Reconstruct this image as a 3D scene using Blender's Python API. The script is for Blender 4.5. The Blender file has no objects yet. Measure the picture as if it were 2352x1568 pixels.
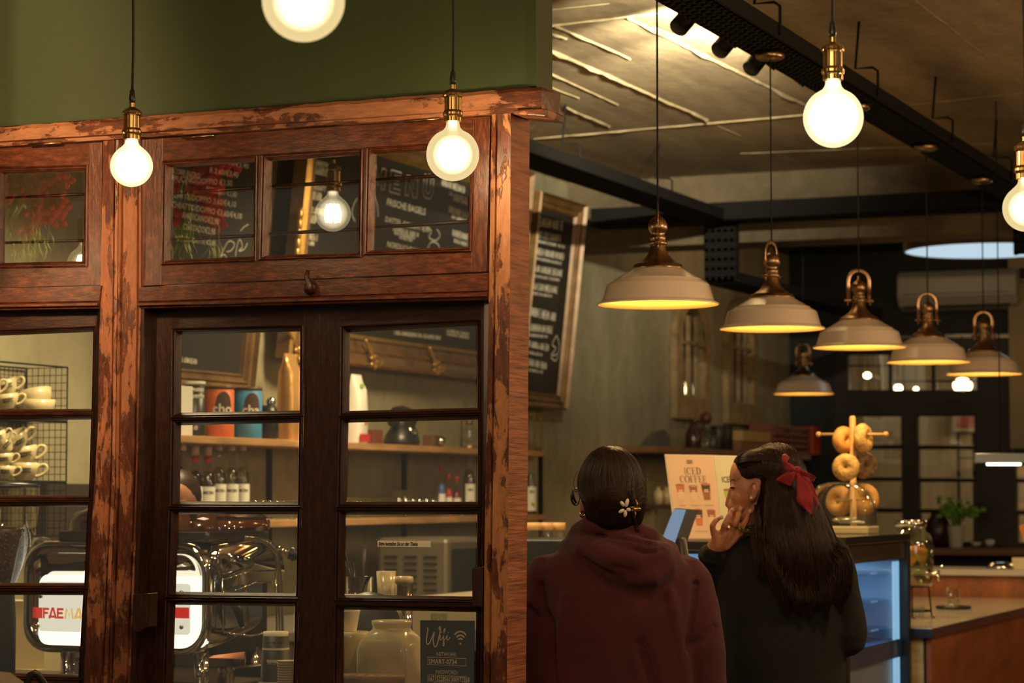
import bpy, bmesh, math, random
from mathutils import Vector as V, Matrix, noise
from math import sin, cos, pi, radians, sqrt, atan
random.seed(7)
sc = bpy.context.scene
COL = sc.collection
# ---------------------------------------------------------------- camera
FPX = 5500.0; YAW = radians(22.7); PIT = atan(351/5500)
CAM = V((0, 0, 1.5))
_h = V((-sin(YAW), cos(YAW), 0)); RR = V((cos(YAW), sin(YAW), 0))
FF = _h*cos(PIT) + V((0, 0, sin(PIT))); UU = RR.cross(FF)
cd = bpy.data.cameras.new('camera'); cam = bpy.data.objects.new('camera', cd); COL.objects.link(cam)
cam.location = CAM; cam.rotation_euler = (pi/2+PIT, 0, YAW)
cd.sensor_width = 36; cd.lens = 36*FPX/2352; cd.clip_start = .05; cd.clip_end = 100
cd.dof.use_dof = True; cd.dof.focus_distance = 5.85; cd.dof.aperture_fstop = 6.0
sc.camera = cam
sc.view_settings.view_transform = 'Standard'; sc.view_settings.look = 'None'
sc.view_settings.gamma = 1; sc.view_settings.use_curve_mapping = False
sc.view_settings.exposure = 0.0
sc.cycles.max_bounces = 8; sc.cycles.diffuse_bounces = 3; sc.cycles.glossy_bounces = 4
sc.cycles.transmission_bounces = 6; sc.cycles.transparent_max_bounces = 24
sc.cycles.sample_clamp_indirect = 3; sc.cycles.use_denoising = True
sc.cycles.caustics_reflective = False; sc.cycles.caustics_refractive = False
# ---------------------------------------------------------------- world, window daylight and added unseen fill lamps
w = bpy.data.worlds.new('world'); sc.world = w; w.use_nodes = True
w.node_tree.nodes['Background'].inputs[0].default_value = (.75, .62, .42, 1)
w.node_tree.nodes['Background'].inputs[1].default_value = .12
WARM = (1, .66, .33)
def lamp(name, kind, loc, energy, color=WARM, size=.1, aim=None, spot=60, blend=.5):
    l = bpy.data.lights.new(name, kind); l.energy = energy; l.color = color
    if kind == 'AREA': l.size = size
    else: l.shadow_soft_size = size
    if kind == 'SPOT': l.spot_size = radians(spot); l.spot_blend = blend
    o = bpy.data.objects.new(name, l); COL.objects.link(o); o.location = loc
    if aim is not None: o.rotation_euler = (V(aim)-V(loc)).to_track_quat('-Z', 'Y').to_euler()
    return o
l_ = lamp('bar_fill_light', 'AREA', (-4.1, 7.2, 2.9), 44, (1, .78, .42), .5, (-4.3, 7.3, 1.2)); l_.data.spread = radians(125)  # unseen lamp added over the bar to light wall and cups
l_ = lamp('bar_fill_light', 'AREA', (-4.0, 9.3, 2.98), 58, (1, .76, .42), .5, (-4.5, 9.8, 1.2)); l_.data.spread = radians(140)  # second added lamp, brightening the shelves
lamp('bar_counter_fill', 'AREA', (-3.5, 5.75, 2.2), 5, (1, .78, .45), .3, (-3.3, 6.2, .9))  # added fill for the bar counter, no fixture there
lamp('street_window_light', 'AREA', (3.2, 3.4, 2.4), 7, (.55, .75, 1), 1.2, (-3, 9, 1.6))
lamp('cafe_front_fill', 'AREA', (-1.6, 1.0, 3.0), 34, WARM, 1.0, (-2.6, 5.4, 1.7))  # added front fill for the partition and its paper strip
for q, e_ in (((-.5, 6.2, 2.5), 46), ((-.3, 8.5, 2.4), 36), ((.2, 11, 2.3), 8), ((1.6, 7.5, 2.3), 60), ((1.2, 9.5, 2.2), 16), ((-.9, 3.2, 2.5), 40)): lamp('cafe_point_fill', 'POINT', q, e_, WARM, .06)  # unseen point lamps added to brighten ceiling and pendant shades
for q in ((-4.2, 15.4, 3.25), (-1.5, 15.5, 2.7)): lamp('back_area_fill', 'POINT', q, 9, WARM, .06)  # added lamps lifting the area behind the beam
# ---------------------------------------------------------------- projection helpers (photo pixel -> point of a real plane)
def ray(px, py): return FF + RR*((px-1176)/FPX) + UU*((784-py)/FPX)
def at(px, py, d): return CAM + ray(px, py)*d
def onY(px, py, Y): r = ray(px, py); return CAM + r*(Y/r.y)
def onX(px, py, X): r = ray(px, py); return CAM + r*(X/r.x)
def onZ(px, py, Z): r = ray(px, py); return CAM + r*((Z-1.5)/r.z)
# ---------------------------------------------------------------- mesh builder
class MB:
    def __init__(s): s.v = []; s.f = []; s.m = []; s.sm = []
    def add(s, vs, fs, mi=0, smooth=False):
        b = len(s.v); s.v += [V(p) for p in vs]
        for f in fs: s.f.append([b+i for i in f]); s.m.append(mi); s.sm.append(smooth)
        return s
    def box(s, c, d, rot=None, mi=0):
        c = V(c); vs = []
        for x in (-.5, .5):
            for y in (-.5, .5):
                for z in (-.5, .5):
                    p = V((x*d[0], y*d[1], z*d[2])); p = rot @ p if rot else p
                    vs.append(c+p)
        return s.add(vs, [(0,1,3,2),(4,6,7,5),(0,4,5,1),(2,3,7,6),(0,2,6,4),(1,5,7,3)], mi)
    def bx(s, a, b, mi=0):
        a = V(a); b = V(b); return s.box((a+b)/2, (abs(b.x-a.x), abs(b.y-a.y), abs(b.z-a.z)), None, mi)
    def prism(s, poly, vec, mi=0):
        n = len(poly); vec = V(vec); vs = [V(p) for p in poly]+[V(p)+vec for p in poly]
        return s.add(vs, [list(range(n)), list(range(2*n-1, n-1, -1))]+[(i, i+n, (i+1) % n+n, (i+1) % n) for i in range(n)], mi)
    def loft(s, rings, mi=0, smooth=True, closed=True, cap=True):
        n = len(rings[0]); vs = [p for r in rings for p in r]; fs = []
        for k in range(len(rings)-1):
            for i in range(n if closed else n-1):
                j = (i+1) % n; fs.append((k*n+i, k*n+j, (k+1)*n+j, (k+1)*n+i))
        if cap and closed: fs.append(list(range(n-1, -1, -1))); fs.append([(len(rings)-1)*n+i for i in range(n)])
        return s.add(vs, fs, mi, smooth)
    def lathe(s, prof, c=(0, 0, 0), n=32, rot=None, mi=0, flute=0, fd=0, cap=True):
        c = V(c); rings = []
        for r, z in prof:
            ring = []
            for i in range(n):
                a = 2*pi*i/n; q = r*(1+fd*cos(a*flute)) if flute else r
                p = V((q*cos(a), q*sin(a), z)); ring.append(c+(rot @ p if rot else p))
            rings.append(ring)
        return s.loft(rings, mi, True, True, cap)
    def tube(s, pts, r, n=8, mi=0, closed=False, cap=True, flat=1.0, up=None):
        pts = [V(p) for p in pts]; N = len(pts); rings = []; pu = None
        for i, p in enumerate(pts):
            a = pts[(i-1) % N] if closed or i > 0 else p; b = pts[(i+1) % N] if closed or i < N-1 else p
            t = (b-a).normalized() if (b-a).length > 1e-9 else V((0, 0, 1))
            u = V(up) if up else (pu if pu is not None else (V((0, 0, 1)) if abs(t.z) < .9 else V((1, 0, 0))))
            x = u.cross(t)
            if x.length < 1e-6: x = V((1, 0, 0)).cross(t)
            x.normalize(); y = t.cross(x).normalized(); pu = y
            q = r[i] if isinstance(r, (list, tuple)) else r
            rings.append([p+x*q*cos(2*pi*k/n)+y*q*flat*sin(2*pi*k/n) for k in range(n)])
        if closed: rings.append(rings[0]); cap = False
        return s.loft(rings, mi, True, True, cap)
    def ell(s, c, r, rot=None, n=20, m=12, mi=0):
        c = V(c); r = (r, r, r) if isinstance(r, (int, float)) else r; rings = []
        for j in range(m+1):
            t = pi*j/m-pi/2; k = max(cos(t), .002)
            rings.append([c+((rot @ V((r[0]*k*cos(2*pi*i/n), r[1]*k*sin(2*pi*i/n), r[2]*sin(t)))) if rot else V((r[0]*k*cos(2*pi*i/n), r[1]*k*sin(2*pi*i/n), r[2]*sin(t)))) for i in range(n)])
        return s.loft(rings, mi)
    def cap(s, a, b, ra, rb=None, n=14, mi=0):
        a = V(a); b = V(b); rb = ra if rb is None else rb; t = (b-a).normalized()
        P = [a-t*ra*.98, a-t*ra*.7, a]+[b, b+t*rb*.7, b+t*rb*.98]; R = [ra*.15, ra*.7, ra, rb, rb*.7, rb*.15]
        return s.tube(P, R, n, mi)
    def text(s, body, size, o, xd, yd, mi=0, sx=1.0, align='LEFT', shear=0, off=0, res=2, ext=0):
        me = text_mesh(body, size, align, shear, off, res); o = V(o); xd = V(xd).normalized(); yd = V(yd).normalized(); nd = xd.cross(yd)
        return s.add([o+xd*(a*sx)+yd*b+nd*.0004 for a, b in me[0]], me[1], mi)
    def stroke(s, pts, w, o, xd, yd, mi=0):
        o = V(o); xd = V(xd).normalized(); yd = V(yd).normalized(); nd = xd.cross(yd); vs = []; n = len(pts)
        for i, (a, b) in enumerate(pts):
            p0 = pts[max(i-1, 0)]; p1 = pts[min(i+1, n-1)]; dx, dy = p1[0]-p0[0], p1[1]-p0[1]; l = sqrt(dx*dx+dy*dy) or 1
            q = (w[i] if isinstance(w, (list, tuple)) else w)/2
            for sg in (-1, 1): vs.append(o+xd*(a-dy/l*q*sg)+yd*(b+dx/l*q*sg)+nd*.0005)
        return s.add(vs, [(2*i, 2*i+2, 2*i+3, 2*i+1) for i in range(n-1)], mi)
_tc = {}
def text_mesh(body, size, align, shear, off, res):
    k = (body, size, align, shear, off, res)
    if k in _tc: return _tc[k]
    c = bpy.data.curves.new('t', 'FONT'); c.body = body; c.size = size; c.align_x = align; c.shear = shear; c.offset = off; c.resolution_u = res
    o = bpy.data.objects.new('t', c); COL.objects.link(o)
    me = bpy.data.meshes.new_from_object(o)
    r = ([(p.co.x, p.co.y) for p in me.vertices], [list(p.vertices) for p in me.polygons])
    bpy.data.objects.remove(o); bpy.data.curves.remove(c); bpy.data.meshes.remove(me); _tc[k] = r
    return r
def tag(o, label=None, cat=None, group=None, kind=None):
    if label: o['label'] = label
    if cat: o['category'] = cat
    if group: o['group'] = group
    if kind: o['kind'] = kind
    return o
def wpos(o):
    p = V((0, 0, 0))
    while o is not None: p += o.location; o = o.parent
    return p
def obj(name, mb, mat, parent=None, bev=0, sub=0, fixn=True, remesh=0, smooth=0):
    """mesh object from world coordinates; parents carry a location only while building"""
    off = wpos(parent) if parent is not None else V((0, 0, 0))
    me = bpy.data.meshes.new(name); me.from_pydata([p-off for p in mb.v], [], mb.f)
    me.polygons.foreach_set('material_index', mb.m); me.polygons.foreach_set('use_smooth', mb.sm)
    for m in (mat if isinstance(mat, (list, tuple)) else [mat]): me.materials.append(m)
    if fixn:
        b = bmesh.new(); b.from_mesh(me); bmesh.ops.recalc_face_normals(b, faces=b.faces); b.to_mesh(me); b.free()
    me.update()
    o = bpy.data.objects.new(name, me); COL.objects.link(o)
    if parent is not None: o.parent = parent
    if remesh:
        r = o.modifiers.new('r', 'REMESH'); r.mode = 'VOXEL'; r.voxel_size = remesh; r.use_smooth_shade = True
        if smooth:
            q = o.modifiers.new('s', 'SMOOTH'); q.iterations = smooth; q.factor = .6
    if bev:
        q = o.modifiers.new('b', 'BEVEL'); q.width = bev; q.segments = 2; q.limit_method = 'ANGLE'; q.angle_limit = radians(40); q.harden_normals = False
    if sub:
        q = o.modifiers.new('s', 'SUBSURF'); q.levels = sub; q.render_levels = sub
    return o
def thing(name, label, cat, loc=(0, 0, 0), group=None):
    o = bpy.data.objects.new(name, None); o.empty_display_size = .05; COL.objects.link(o); o.location = loc
    return tag(o, label, cat, group)
def solo(name, label, cat, mb, mat, group=None, **k): return tag(obj(name, mb, mat, None, **k), label, cat, group)
def struct(name, mb, mat, label=None, parent=None, **k):
    o = obj(name, mb, mat, parent, **k)
    if parent is None: tag(o, label, name.split('_')[0], None, 'structure')
    return o
def copy_tree(o, parent=None):
    c = o.copy(); COL.objects.link(c); c.parent = parent
    for ch in list(o.children): copy_tree(ch, c)
    return c
def bake(o):
    dg = bpy.context.evaluated_depsgraph_get(); me = bpy.data.meshes.new_from_object(o.evaluated_get(dg))
    o.modifiers.clear(); o.data = me; return me
# ---------------------------------------------------------------- materials
def newmat(name):
    m = bpy.data.materials.new(name); m.use_nodes = True; nt = m.node_tree; return m, nt, nt.nodes['Principled BSDF']
def nd(nt, t, **k):
    n = nt.nodes.new(t)
    for a, b in k.items():
        if a.startswith('i_'):
            kk = a[2:]; n.inputs[int(kk) if kk.isdigit() else kk].default_value = b
        else: setattr(n, a, b)
    return n
def col4(c): return (c[0], c[1], c[2], 1)
def coords(nt, scale=(1, 1, 1)):
    tc = nd(nt, 'ShaderNodeTexCoord'); mp = nd(nt, 'ShaderNodeMapping'); mp.inputs['Scale'].default_value = scale
    nt.links.new(tc.outputs['Object'], mp.inputs[0]); return mp.outputs[0]
def ramp(nt, src, stops):
    r = nd(nt, 'ShaderNodeValToRGB'); e = r.color_ramp.elements
    while len(e) < len(stops): e.new(.5)
    for i, (p, c) in enumerate(stops): e[i].position = p; e[i].color = col4(c) if not isinstance(c, (int, float)) else (c, c, c, 1)
    nt.links.new(src, r.inputs[0]); return r.outputs[0]
def mat(name, c, rough=.5, metal=0, var=0, vs=8, st=(1, 1, 1), bump=0, bs=60, emit=None, es=0, coat=0, alpha=1, trans=0, sheen=0, aniso=0):
    m, nt, p = newmat(name); p.inputs['Base Color'].default_value = col4(c); p.inputs['Roughness'].default_value = rough; p.inputs['Metallic'].default_value = metal
    xyz = coords(nt, st)
    if var:
        n = nd(nt, 'ShaderNodeTexNoise', i_Scale=vs, i_Detail=6, i_Roughness=.6); nt.links.new(xyz, n.inputs[0])
        o = ramp(nt, n.outputs[0], [(.3, tuple(x*(1-var) for x in c)), (.7, tuple(min(1, x*(1+var)) for x in c))]); nt.links.new(o, p.inputs['Base Color'])
    if bump:
        n = nd(nt, 'ShaderNodeTexNoise', i_Scale=bs, i_Detail=4); nt.links.new(xyz, n.inputs[0])
        b = nd(nt, 'ShaderNodeBump', i_Strength=bump, i_Distance=.01); nt.links.new(n.outputs[0], b.inputs['Height']); nt.links.new(b.outputs[0], p.inputs['Normal'])
    if emit: p.inputs['Emission Color'].default_value = col4(emit); p.inputs['Emission Strength'].default_value = es
    if coat: p.inputs['Coat Weight'].default_value = coat; p.inputs['Coat Roughness'].default_value = .1
    if trans: p.inputs['Transmission Weight'].default_value = trans
    if sheen: p.inputs['Sheen Weight'].default_value = sheen
    if alpha < 1: p.inputs['Alpha'].default_value = alpha
    return m
def wornwood(name, dark, light, wear, axis, rough=.33):
    m, nt, p = newmat(name); sc_ = {'z': (15, 15, 3.6), 'x': (3.6, 15, 15)}[axis]; L = nt.links.new
    xyz = coords(nt, sc_); raw = coords(nt)
    n1 = nd(nt, 'ShaderNodeTexNoise', i_Scale=1.6, i_Detail=9, i_Roughness=.62, i_Distortion=.5); L(xyz, n1.inputs[0])
    n2 = nd(nt, 'ShaderNodeTexNoise', i_Scale=2.1, i_Detail=3); L(raw, n2.inputs[0])
    n3 = nd(nt, 'ShaderNodeTexNoise', i_Scale=34, i_Detail=6, i_Roughness=.7); L(raw, n3.inputs[0])
    a = nd(nt, 'ShaderNodeMath', operation='MULTIPLY_ADD'); L(n2.outputs[0], a.inputs[0]); a.inputs[1].default_value = .6; L(n1.outputs[0], a.inputs[2])
    b = nd(nt, 'ShaderNodeMath', operation='MULTIPLY_ADD'); L(n3.outputs[0], b.inputs[0]); b.inputs[1].default_value = .3; L(a.outputs[0], b.inputs[2])
    th = 1.10-wear*.24
    mask = ramp(nt, b.outputs[0], [(th-.01, 0), (th+.035, 1)])
    fine = nd(nt, 'ShaderNodeTexNoise', i_Scale=6, i_Detail=8, i_Roughness=.7); L(xyz, fine.inputs[0])
    cd_ = ramp(nt, fine.outputs[0], [(.3, tuple(x*.35 for x in dark)), (.5, tuple(x*.9 for x in dark)), (.72, tuple(x*2.1 for x in dark))])
    cl_ = ramp(nt, fine.outputs[0], [(.3, tuple(x*.62 for x in light)), (.72, tuple(x*1.2 for x in light))])
    mx = nd(nt, 'ShaderNodeMixRGB'); L(mask, mx.inputs[0]); L(cd_, mx.inputs[1]); L(cl_, mx.inputs[2]); L(mx.outputs[0], p.inputs['Base Color'])
    rr = ramp(nt, mask, [(0, rough), (1, .58)]); L(rr, p.inputs['Roughness'])
    h = nd(nt, 'ShaderNodeMath', operation='MULTIPLY_ADD'); L(fine.outputs[0], h.inputs[0]); h.inputs[1].default_value = .6; L(mask, h.inputs[2])
    bp = nd(nt, 'ShaderNodeBump', i_Strength=.55, i_Distance=.004); bp.invert = True; L(h.outputs[0], bp.inputs['Height']); L(bp.outputs[0], p.inputs['Normal'])
    return m
def concrete(name, a, b, scale=2.2, bump=.35, st=(1, 1, 1), streak=False):
    m, nt, p = newmat(name); L = nt.links.new; xyz = coords(nt, st); raw = coords(nt)
    n1 = nd(nt, 'ShaderNodeTexNoise', i_Scale=scale, i_Detail=10, i_Roughness=.65); L(xyz, n1.inputs[0])
    n2 = nd(nt, 'ShaderNodeTexNoise', i_Scale=14, i_Detail=8, i_Roughness=.7); L(raw, n2.inputs[0])
    s = nd(nt, 'ShaderNodeMath', operation='MULTIPLY_ADD'); L(n2.outputs[0], s.inputs[0]); s.inputs[1].default_value = .4; L(n1.outputs[0], s.inputs[2])
    c = ramp(nt, s.outputs[0], [(.5, a), (.9, b)]); L(c, p.inputs['Base Color']); p.inputs['Roughness'].default_value = .75
    bp = nd(nt, 'ShaderNodeBump', i_Strength=bump, i_Distance=.02); L(s.outputs[0], bp.inputs['Height']); L(bp.outputs[0], p.inputs['Normal'])
    return m
def glass(name, tint=(1, 1, 1), refl=.1, rough=0.0, fres=False, ior=1.5):
    m = bpy.data.materials.new(name); m.use_nodes = True; nt = m.node_tree; nt.nodes.remove(nt.nodes['Principled BSDF']); out = nt.nodes['Material Output']
    t = nd(nt, 'ShaderNodeBsdfTransparent'); t.inputs[0].default_value = col4(tint)
    g = nd(nt, 'ShaderNodeBsdfGlossy'); g.inputs['Roughness'].default_value = rough; g.inputs[0].default_value = (1, 1, 1, 1)
    mx = nd(nt, 'ShaderNodeMixShader'); mx.inputs[0].default_value = refl
    if fres:
        lw = nd(nt, 'ShaderNodeLayerWeight'); lw.inputs[0].default_value = .5; pw = nd(nt, 'ShaderNodeMath', operation='POWER'); pw.inputs[1].default_value = 3.5; nt.links.new(lw.outputs['Facing'], pw.inputs[0])
        r = nd(nt, 'ShaderNodeMath', operation='MULTIPLY_ADD'); r.inputs[1].default_value = fres*.8; r.inputs[2].default_value = refl; r.use_clamp = True
        nt.links.new(pw.outputs[0], r.inputs[0]); nt.links.new(r.outputs[0], mx.inputs[0])
    nt.links.new(t.outputs[0], mx.inputs[1]); nt.links.new(g.outputs[0], mx.inputs[2]); nt.links.new(mx.outputs[0], out.inputs[0]); return m
def glow(name, c, s):
    m = bpy.data.materials.new(name); m.use_nodes = True; nt = m.node_tree; nt.nodes.remove(nt.nodes['Principled BSDF'])
    e = nd(nt, 'ShaderNodeEmission'); e.inputs[0].default_value = col4(c); e.inputs[1].default_value = s; nt.links.new(e.outputs[0], nt.nodes['Material Output'].inputs[0]); return m
def bulbshell(name, c, s, k, c2, s2, k2, sm=.32):   # glowing glass envelope: thin and amber at the rim, bright in the middle
    m = bpy.data.materials.new(name); m.use_nodes = True; nt = m.node_tree; nt.nodes.remove(nt.nodes['Principled BSDF']); L = nt.links.new
    lw = nd(nt, 'ShaderNodeLayerWeight'); lw.inputs[0].default_value = .5
    e = nd(nt, 'ShaderNodeEmission'); t = nd(nt, 'ShaderNodeBsdfTransparent'); mx = nd(nt, 'ShaderNodeMixShader')
    cr = ramp(nt, lw.outputs['Facing'], [(.08, c2), (.30, c)]); L(cr, e.inputs[0])
    sr = nd(nt, 'ShaderNodeMapRange'); L(lw.outputs['Facing'], sr.inputs[0]); sr.inputs[1].default_value = .08; sr.inputs[2].default_value = sm; sr.inputs[3].default_value = s2; sr.inputs[4].default_value = s; L(sr.outputs[0], e.inputs[1])
    kr = nd(nt, 'ShaderNodeMapRange'); L(lw.outputs['Facing'], kr.inputs[0]); kr.inputs[1].default_value = .1; kr.inputs[2].default_value = .9; kr.inputs[3].default_value = k2; kr.inputs[4].default_value = k; L(kr.outputs[0], mx.inputs[0])
    L(t.outputs[0], mx.inputs[1]); L(e.outputs[0], mx.inputs[2]); L(mx.outputs[0], nt.nodes['Material Output'].inputs[0]); return m
DK = (.098, .026, .010); LT = (.24, .080, .032)
W_V = wornwood('worn_wood_upright', DK, LT, .34, 'z', .27); W_H = wornwood('worn_wood_level', DK, LT, .33, 'x', .27); W_MV = wornwood('half_peeled_wood_upright', DK, (.31, .105, .042), .60, 'z')
W_PV = wornwood('peeled_wood_upright', DK, (.40, .16, .06), .76, 'z'); W_PH = wornwood('peeled_wood_level', DK, (.33, .125, .052), .70, 'x')
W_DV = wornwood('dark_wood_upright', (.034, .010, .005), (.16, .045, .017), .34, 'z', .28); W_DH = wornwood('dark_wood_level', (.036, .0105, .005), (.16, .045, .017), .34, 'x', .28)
W_END = mat('sawn_end_wood', (.27, .085, .032), .6, var=.5, vs=3, st=(2, 2, 30), bump=.5, bs=4)
M_GREEN = mat('green_wall_paint', (.029, .044, .010), .55, var=.12, vs=1.3, bump=.05, bs=30)
M_GREEN2 = mat('green_trim_paint', (.03, .045, .012), .4)
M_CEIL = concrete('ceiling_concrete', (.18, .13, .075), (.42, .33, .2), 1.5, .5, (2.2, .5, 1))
M_WALL = concrete('plaster_wall', (.20, .17, .105), (.40, .36, .235), 2.0, .15, (1, 1, .35))
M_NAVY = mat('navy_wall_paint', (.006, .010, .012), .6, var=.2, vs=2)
M_FLOOR = mat('wood_floor', (.12, .07, .04), .5, var=.3, vs=3, st=(1, 8, 1))
M_BLACK = mat('black_metal', (.008, .0075, .007), .75, 0, bump=.1); M_BLACK.node_tree.nodes['Principled BSDF'].inputs['Specular IOR Level'].default_value = .15
M_PLAST = mat('black_plastic', (.012, .012, .013), .35)
M_BRASS = mat('antique_brass', (.42, .26, .10), .28, 1, var=.2, vs=20)
M_BRONZE = mat('brushed_bronze', (.34, .21, .11), .3, 1, var=.2, vs=30)
M_CHROME = mat('chrome', (.72, .70, .66), .07, 1)
M_STEEL = mat('brushed_steel', (.5, .48, .44), .3, 1, var=.1, vs=20)
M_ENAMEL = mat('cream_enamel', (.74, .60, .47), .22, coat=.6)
M_ENIN = mat('glow_tinted_lining', (.9, .56, .2), .5)  # lining tinted orange, the bulb's glow put into the colour
M_CORD = mat('black_textile_cord', (.010, .007, .006), .7, bump=.3, bs=400)
M_GLASS = glass('window_glass', (.95, .95, .92), .11)
M_CLEAR = glass('clear_glass', (.93, .95, .93), .05, .03, .9)
M_OAK = mat('oak_shelf', (.40, .22, .09), .5, var=.35, vs=4, st=(8, 1, 8))
M_GOLD = mat('gilded_wood', (.5, .29, .07), .33, .7, var=.3, vs=12)
M_GOLDW = mat('brown_gilt_wood', (.16, .085, .028), .4, .2, var=.4, vs=10)
M_SLATE = mat('blackboard', (.018, .014, .011), .6, var=.3, vs=3)
M_CHALK = mat('chalk', (.66, .63, .52), .9)
M_CERAM = mat('cream_ceramic', (.74, .62, .36), .2, coat=.7)
M_WHITE = mat('white_plastic', (.75, .72, .65), .4)
# ================================================================ THE SHELL
XW = -5.16; ZC = 3.35; Y0 = 5.39
mb = MB(); mb.bx((-9, -2, -.1), (4.5, 21, 0)); struct('floor', mb, M_FLOOR, 'brown wooden cafe floor below the frame')
mb = MB(); mb.bx((-9, -2, ZC), (4.5, 13.2, ZC+.2))
def ridge(p, q, w=.014, h=.008, seed=0):   # cement burrs left between the shuttering boards
    a = onZ(*p, ZC); b = onZ(*q, ZC); n = max(6, int((b-a).length/.07)); t = (b-a).normalized(); s = V((-t.y, t.x, 0)); rg = []
    for i in range(n+1):
        k = .35+.9*abs(noise.noise((i*.37+seed, seed*1.7, 0))); pt = a+(b-a)*(i/n)+s*.01*noise.noise((i*.2, seed, 5))
        rg.append([pt+s*w*.9*k+V((0, 0, .003)), pt-V((0, 0, h*1.7*k)), pt-s*w*.9*k+V((0, 0, .003))])
    mb.loft(rg, 1, False, False, False)
for i, (p, q, w_, h_) in enumerate([((1225, 96), (1625, 274), .016, .013), ((1441, 38), (1850, 240), .014, .011), ((1276, 58), (1450, 135), .012, .01),
        ((1234, 62), (1300, 88), .012, .008), ((1300, 245), (1400, 290), .012, .008), ((2102, 0), (2345, 190), .003, .003), ((1620, 274), (1700, 312), .005, .004),
        ((1200, 175), (1330, 225), .008, .005), ((1500, 60), (1560, 85), .008, .006), ((1225, 150), (1420, 240), .008, .005)]): ridge(p, q, w_, h_, i)
for i, (p, q) in enumerate([((1225, 62), (1580, 22)), ((1225, 318), (1900, 258)), ((2090, 240), (2400, 208)), ((1700, 352), (2300, 328)), ((1240, 25), (1400, 8))]): ridge(p, q, .008 if i in (0, 1, 4) else .003, .006 if i < 2 else .003, 20+i)
struct('ceiling', mb, [M_CEIL, concrete('cement_burr', (.26, .2, .11), (.46, .38, .23), 20, .2)], 'rough board-marked concrete ceiling')
mb = MB(); mb.bx((-9, 13.2, 2.95), (4.5, 13.55, ZC+.2)); struct('trim_1', mb, concrete('shaded_beam_concrete', (.07, .05, .028), (.17, .13, .075)), 'deep concrete beam crossing under the ceiling at the back')  # darker copy of the ceiling concrete, shade put into the colour
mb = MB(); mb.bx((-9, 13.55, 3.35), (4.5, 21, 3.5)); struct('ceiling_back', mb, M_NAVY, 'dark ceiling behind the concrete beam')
mb = MB(); mb.bx((XW-.2, Y0+.3, 0), (XW, 17.9, ZC)); struct('wall_left', mb, M_WALL, 'mottled beige plaster wall behind the bar')
# back wall with openings for the dark windows
YB = 17.9
def rectY(px0, py0, px1, py1, Y): a = onY(px0, py0, Y); b = onY(px1, py1, Y); return a.x, b.x, b.z, a.z
mb = MB()
wx0, wx1, wz0, wz1 = rectY(1918, 775, 2318, 1258, YB)
w2x1 = wx1+.9
mb.bx((XW-.2, YB, 0), (wx0, YB+.2, 3.35)); mb.bx((wx0, YB, wz1), (4.5, YB+.2, 3.35)); mb.bx((wx0, YB, 0), (4.5, YB+.2, wz0)); mb.bx((w2x1, YB, wz0), (4.5, YB+.2, wz1))
struct('wall_back', mb, M_NAVY, 'very dark navy back wall')
mb = MB(); mb.bx((4.5, -2, 0), (4.6, 21, ZC)); struct('wall_right', mb, M_WALL, 'plaster wall of the cafe outside the frame')
mb = MB(); mb.bx((-9, 19.8, 0), (4.5, 20, 3.35)); struct('wall_rear_room', mb, mat('rear_room_wall', (.55, .44, .28), .8, var=.15, vs=3, st=(6, 1, .5)), 'warm beige wall of the room behind the dark windows')
# green fascia above the partition
gx = onY(1213, 100, Y0-.015).x
gz = lambda px, py: onY(px, py, Y0-.015)
mb = MB(); pts = [gz(-900, 362), gz(275, 270), gz(700, 240), gz(1213, 203)]
pts += [V((gx, Y0-.015, ZC)), V((pts[0].x, Y0-.015, ZC))]; mb.prism(pts, (0, .05, 0)); struct('wall_front', mb, M_GREEN, 'dark green painted wall above the old wooden beam')
mb = MB(); a = gz(1213, 200); mb.bx((gx-.002, Y0-.018, a.z), (gx+.022, Y0+.09, ZC)); struct('trim_2', mb, M_GREEN2, 'dark green corner board at the end of the green wall')
# ================================================================ THE OLD WOODEN PARTITION
YF = Y0-.02
def P2(pts, Y): return [onY(x, y, Y) for x, y in pts]
def down(p, z=0): return V((p.x, p.y, z))
def slab(mb, pts, Y, th, mi=0, floor=False):
    q = P2(pts, Y)
    mb.prism(q, (0, th, 0), mi)
# lintel beam with an irregular upper edge
mb = MB(); top = []; x = -700
def lint_top(x): return 297-(x+60)*.0790 if x < 275 else 270.5-(x-275)*.0738
def lint_bot(x): return (340-(x+60)*.0635) if x < 275 else 318.5-(x-275)*.0663
rg = []
x = -700
while x <= 1251:
    j = noise.noise((x*.02, 0, 0))*2.2+noise.noise((x*.09, 3, 0))*1.1; tp = lint_top(x)+j; bt = lint_bot(x)+noise.noise((x*.03, 9, 0))*.8
    if x > 1176: bt += 9*(x-1176)/75
    a = onY(x, tp, YF-.01); b = onY(x, tp+8, YF-.018); c = onY(x, bt-12, YF-.018); d = onY(x, bt-9, YF-.006); e = onY(x, bt, YF-.006)
    rg.append([a, b, c, d, e, V((e.x, e.y+.125, e.z)), V((a.x, a.y+.125, a.z))]); x += 9
mb.loft(rg, 0, False, True, True); lint = struct('trim_3', mb, [W_PH], 'thick worn timber beam with peeling brown varnish above the glazed partition')
mb = MB(); mb.loft([[onY(x, y, YF-.03) for x, y in ((1178, 252), (1254, 248), (1254, 268), (1178, 262))], [onY(x, y, YF-.03)+V((0, .12, 0)) for x, y in ((1178, 252), (1254, 248), (1254, 268), (1178, 262))]], 0, False)
obj('moulding', mb, W_PH, lint, bev=.004)
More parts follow.
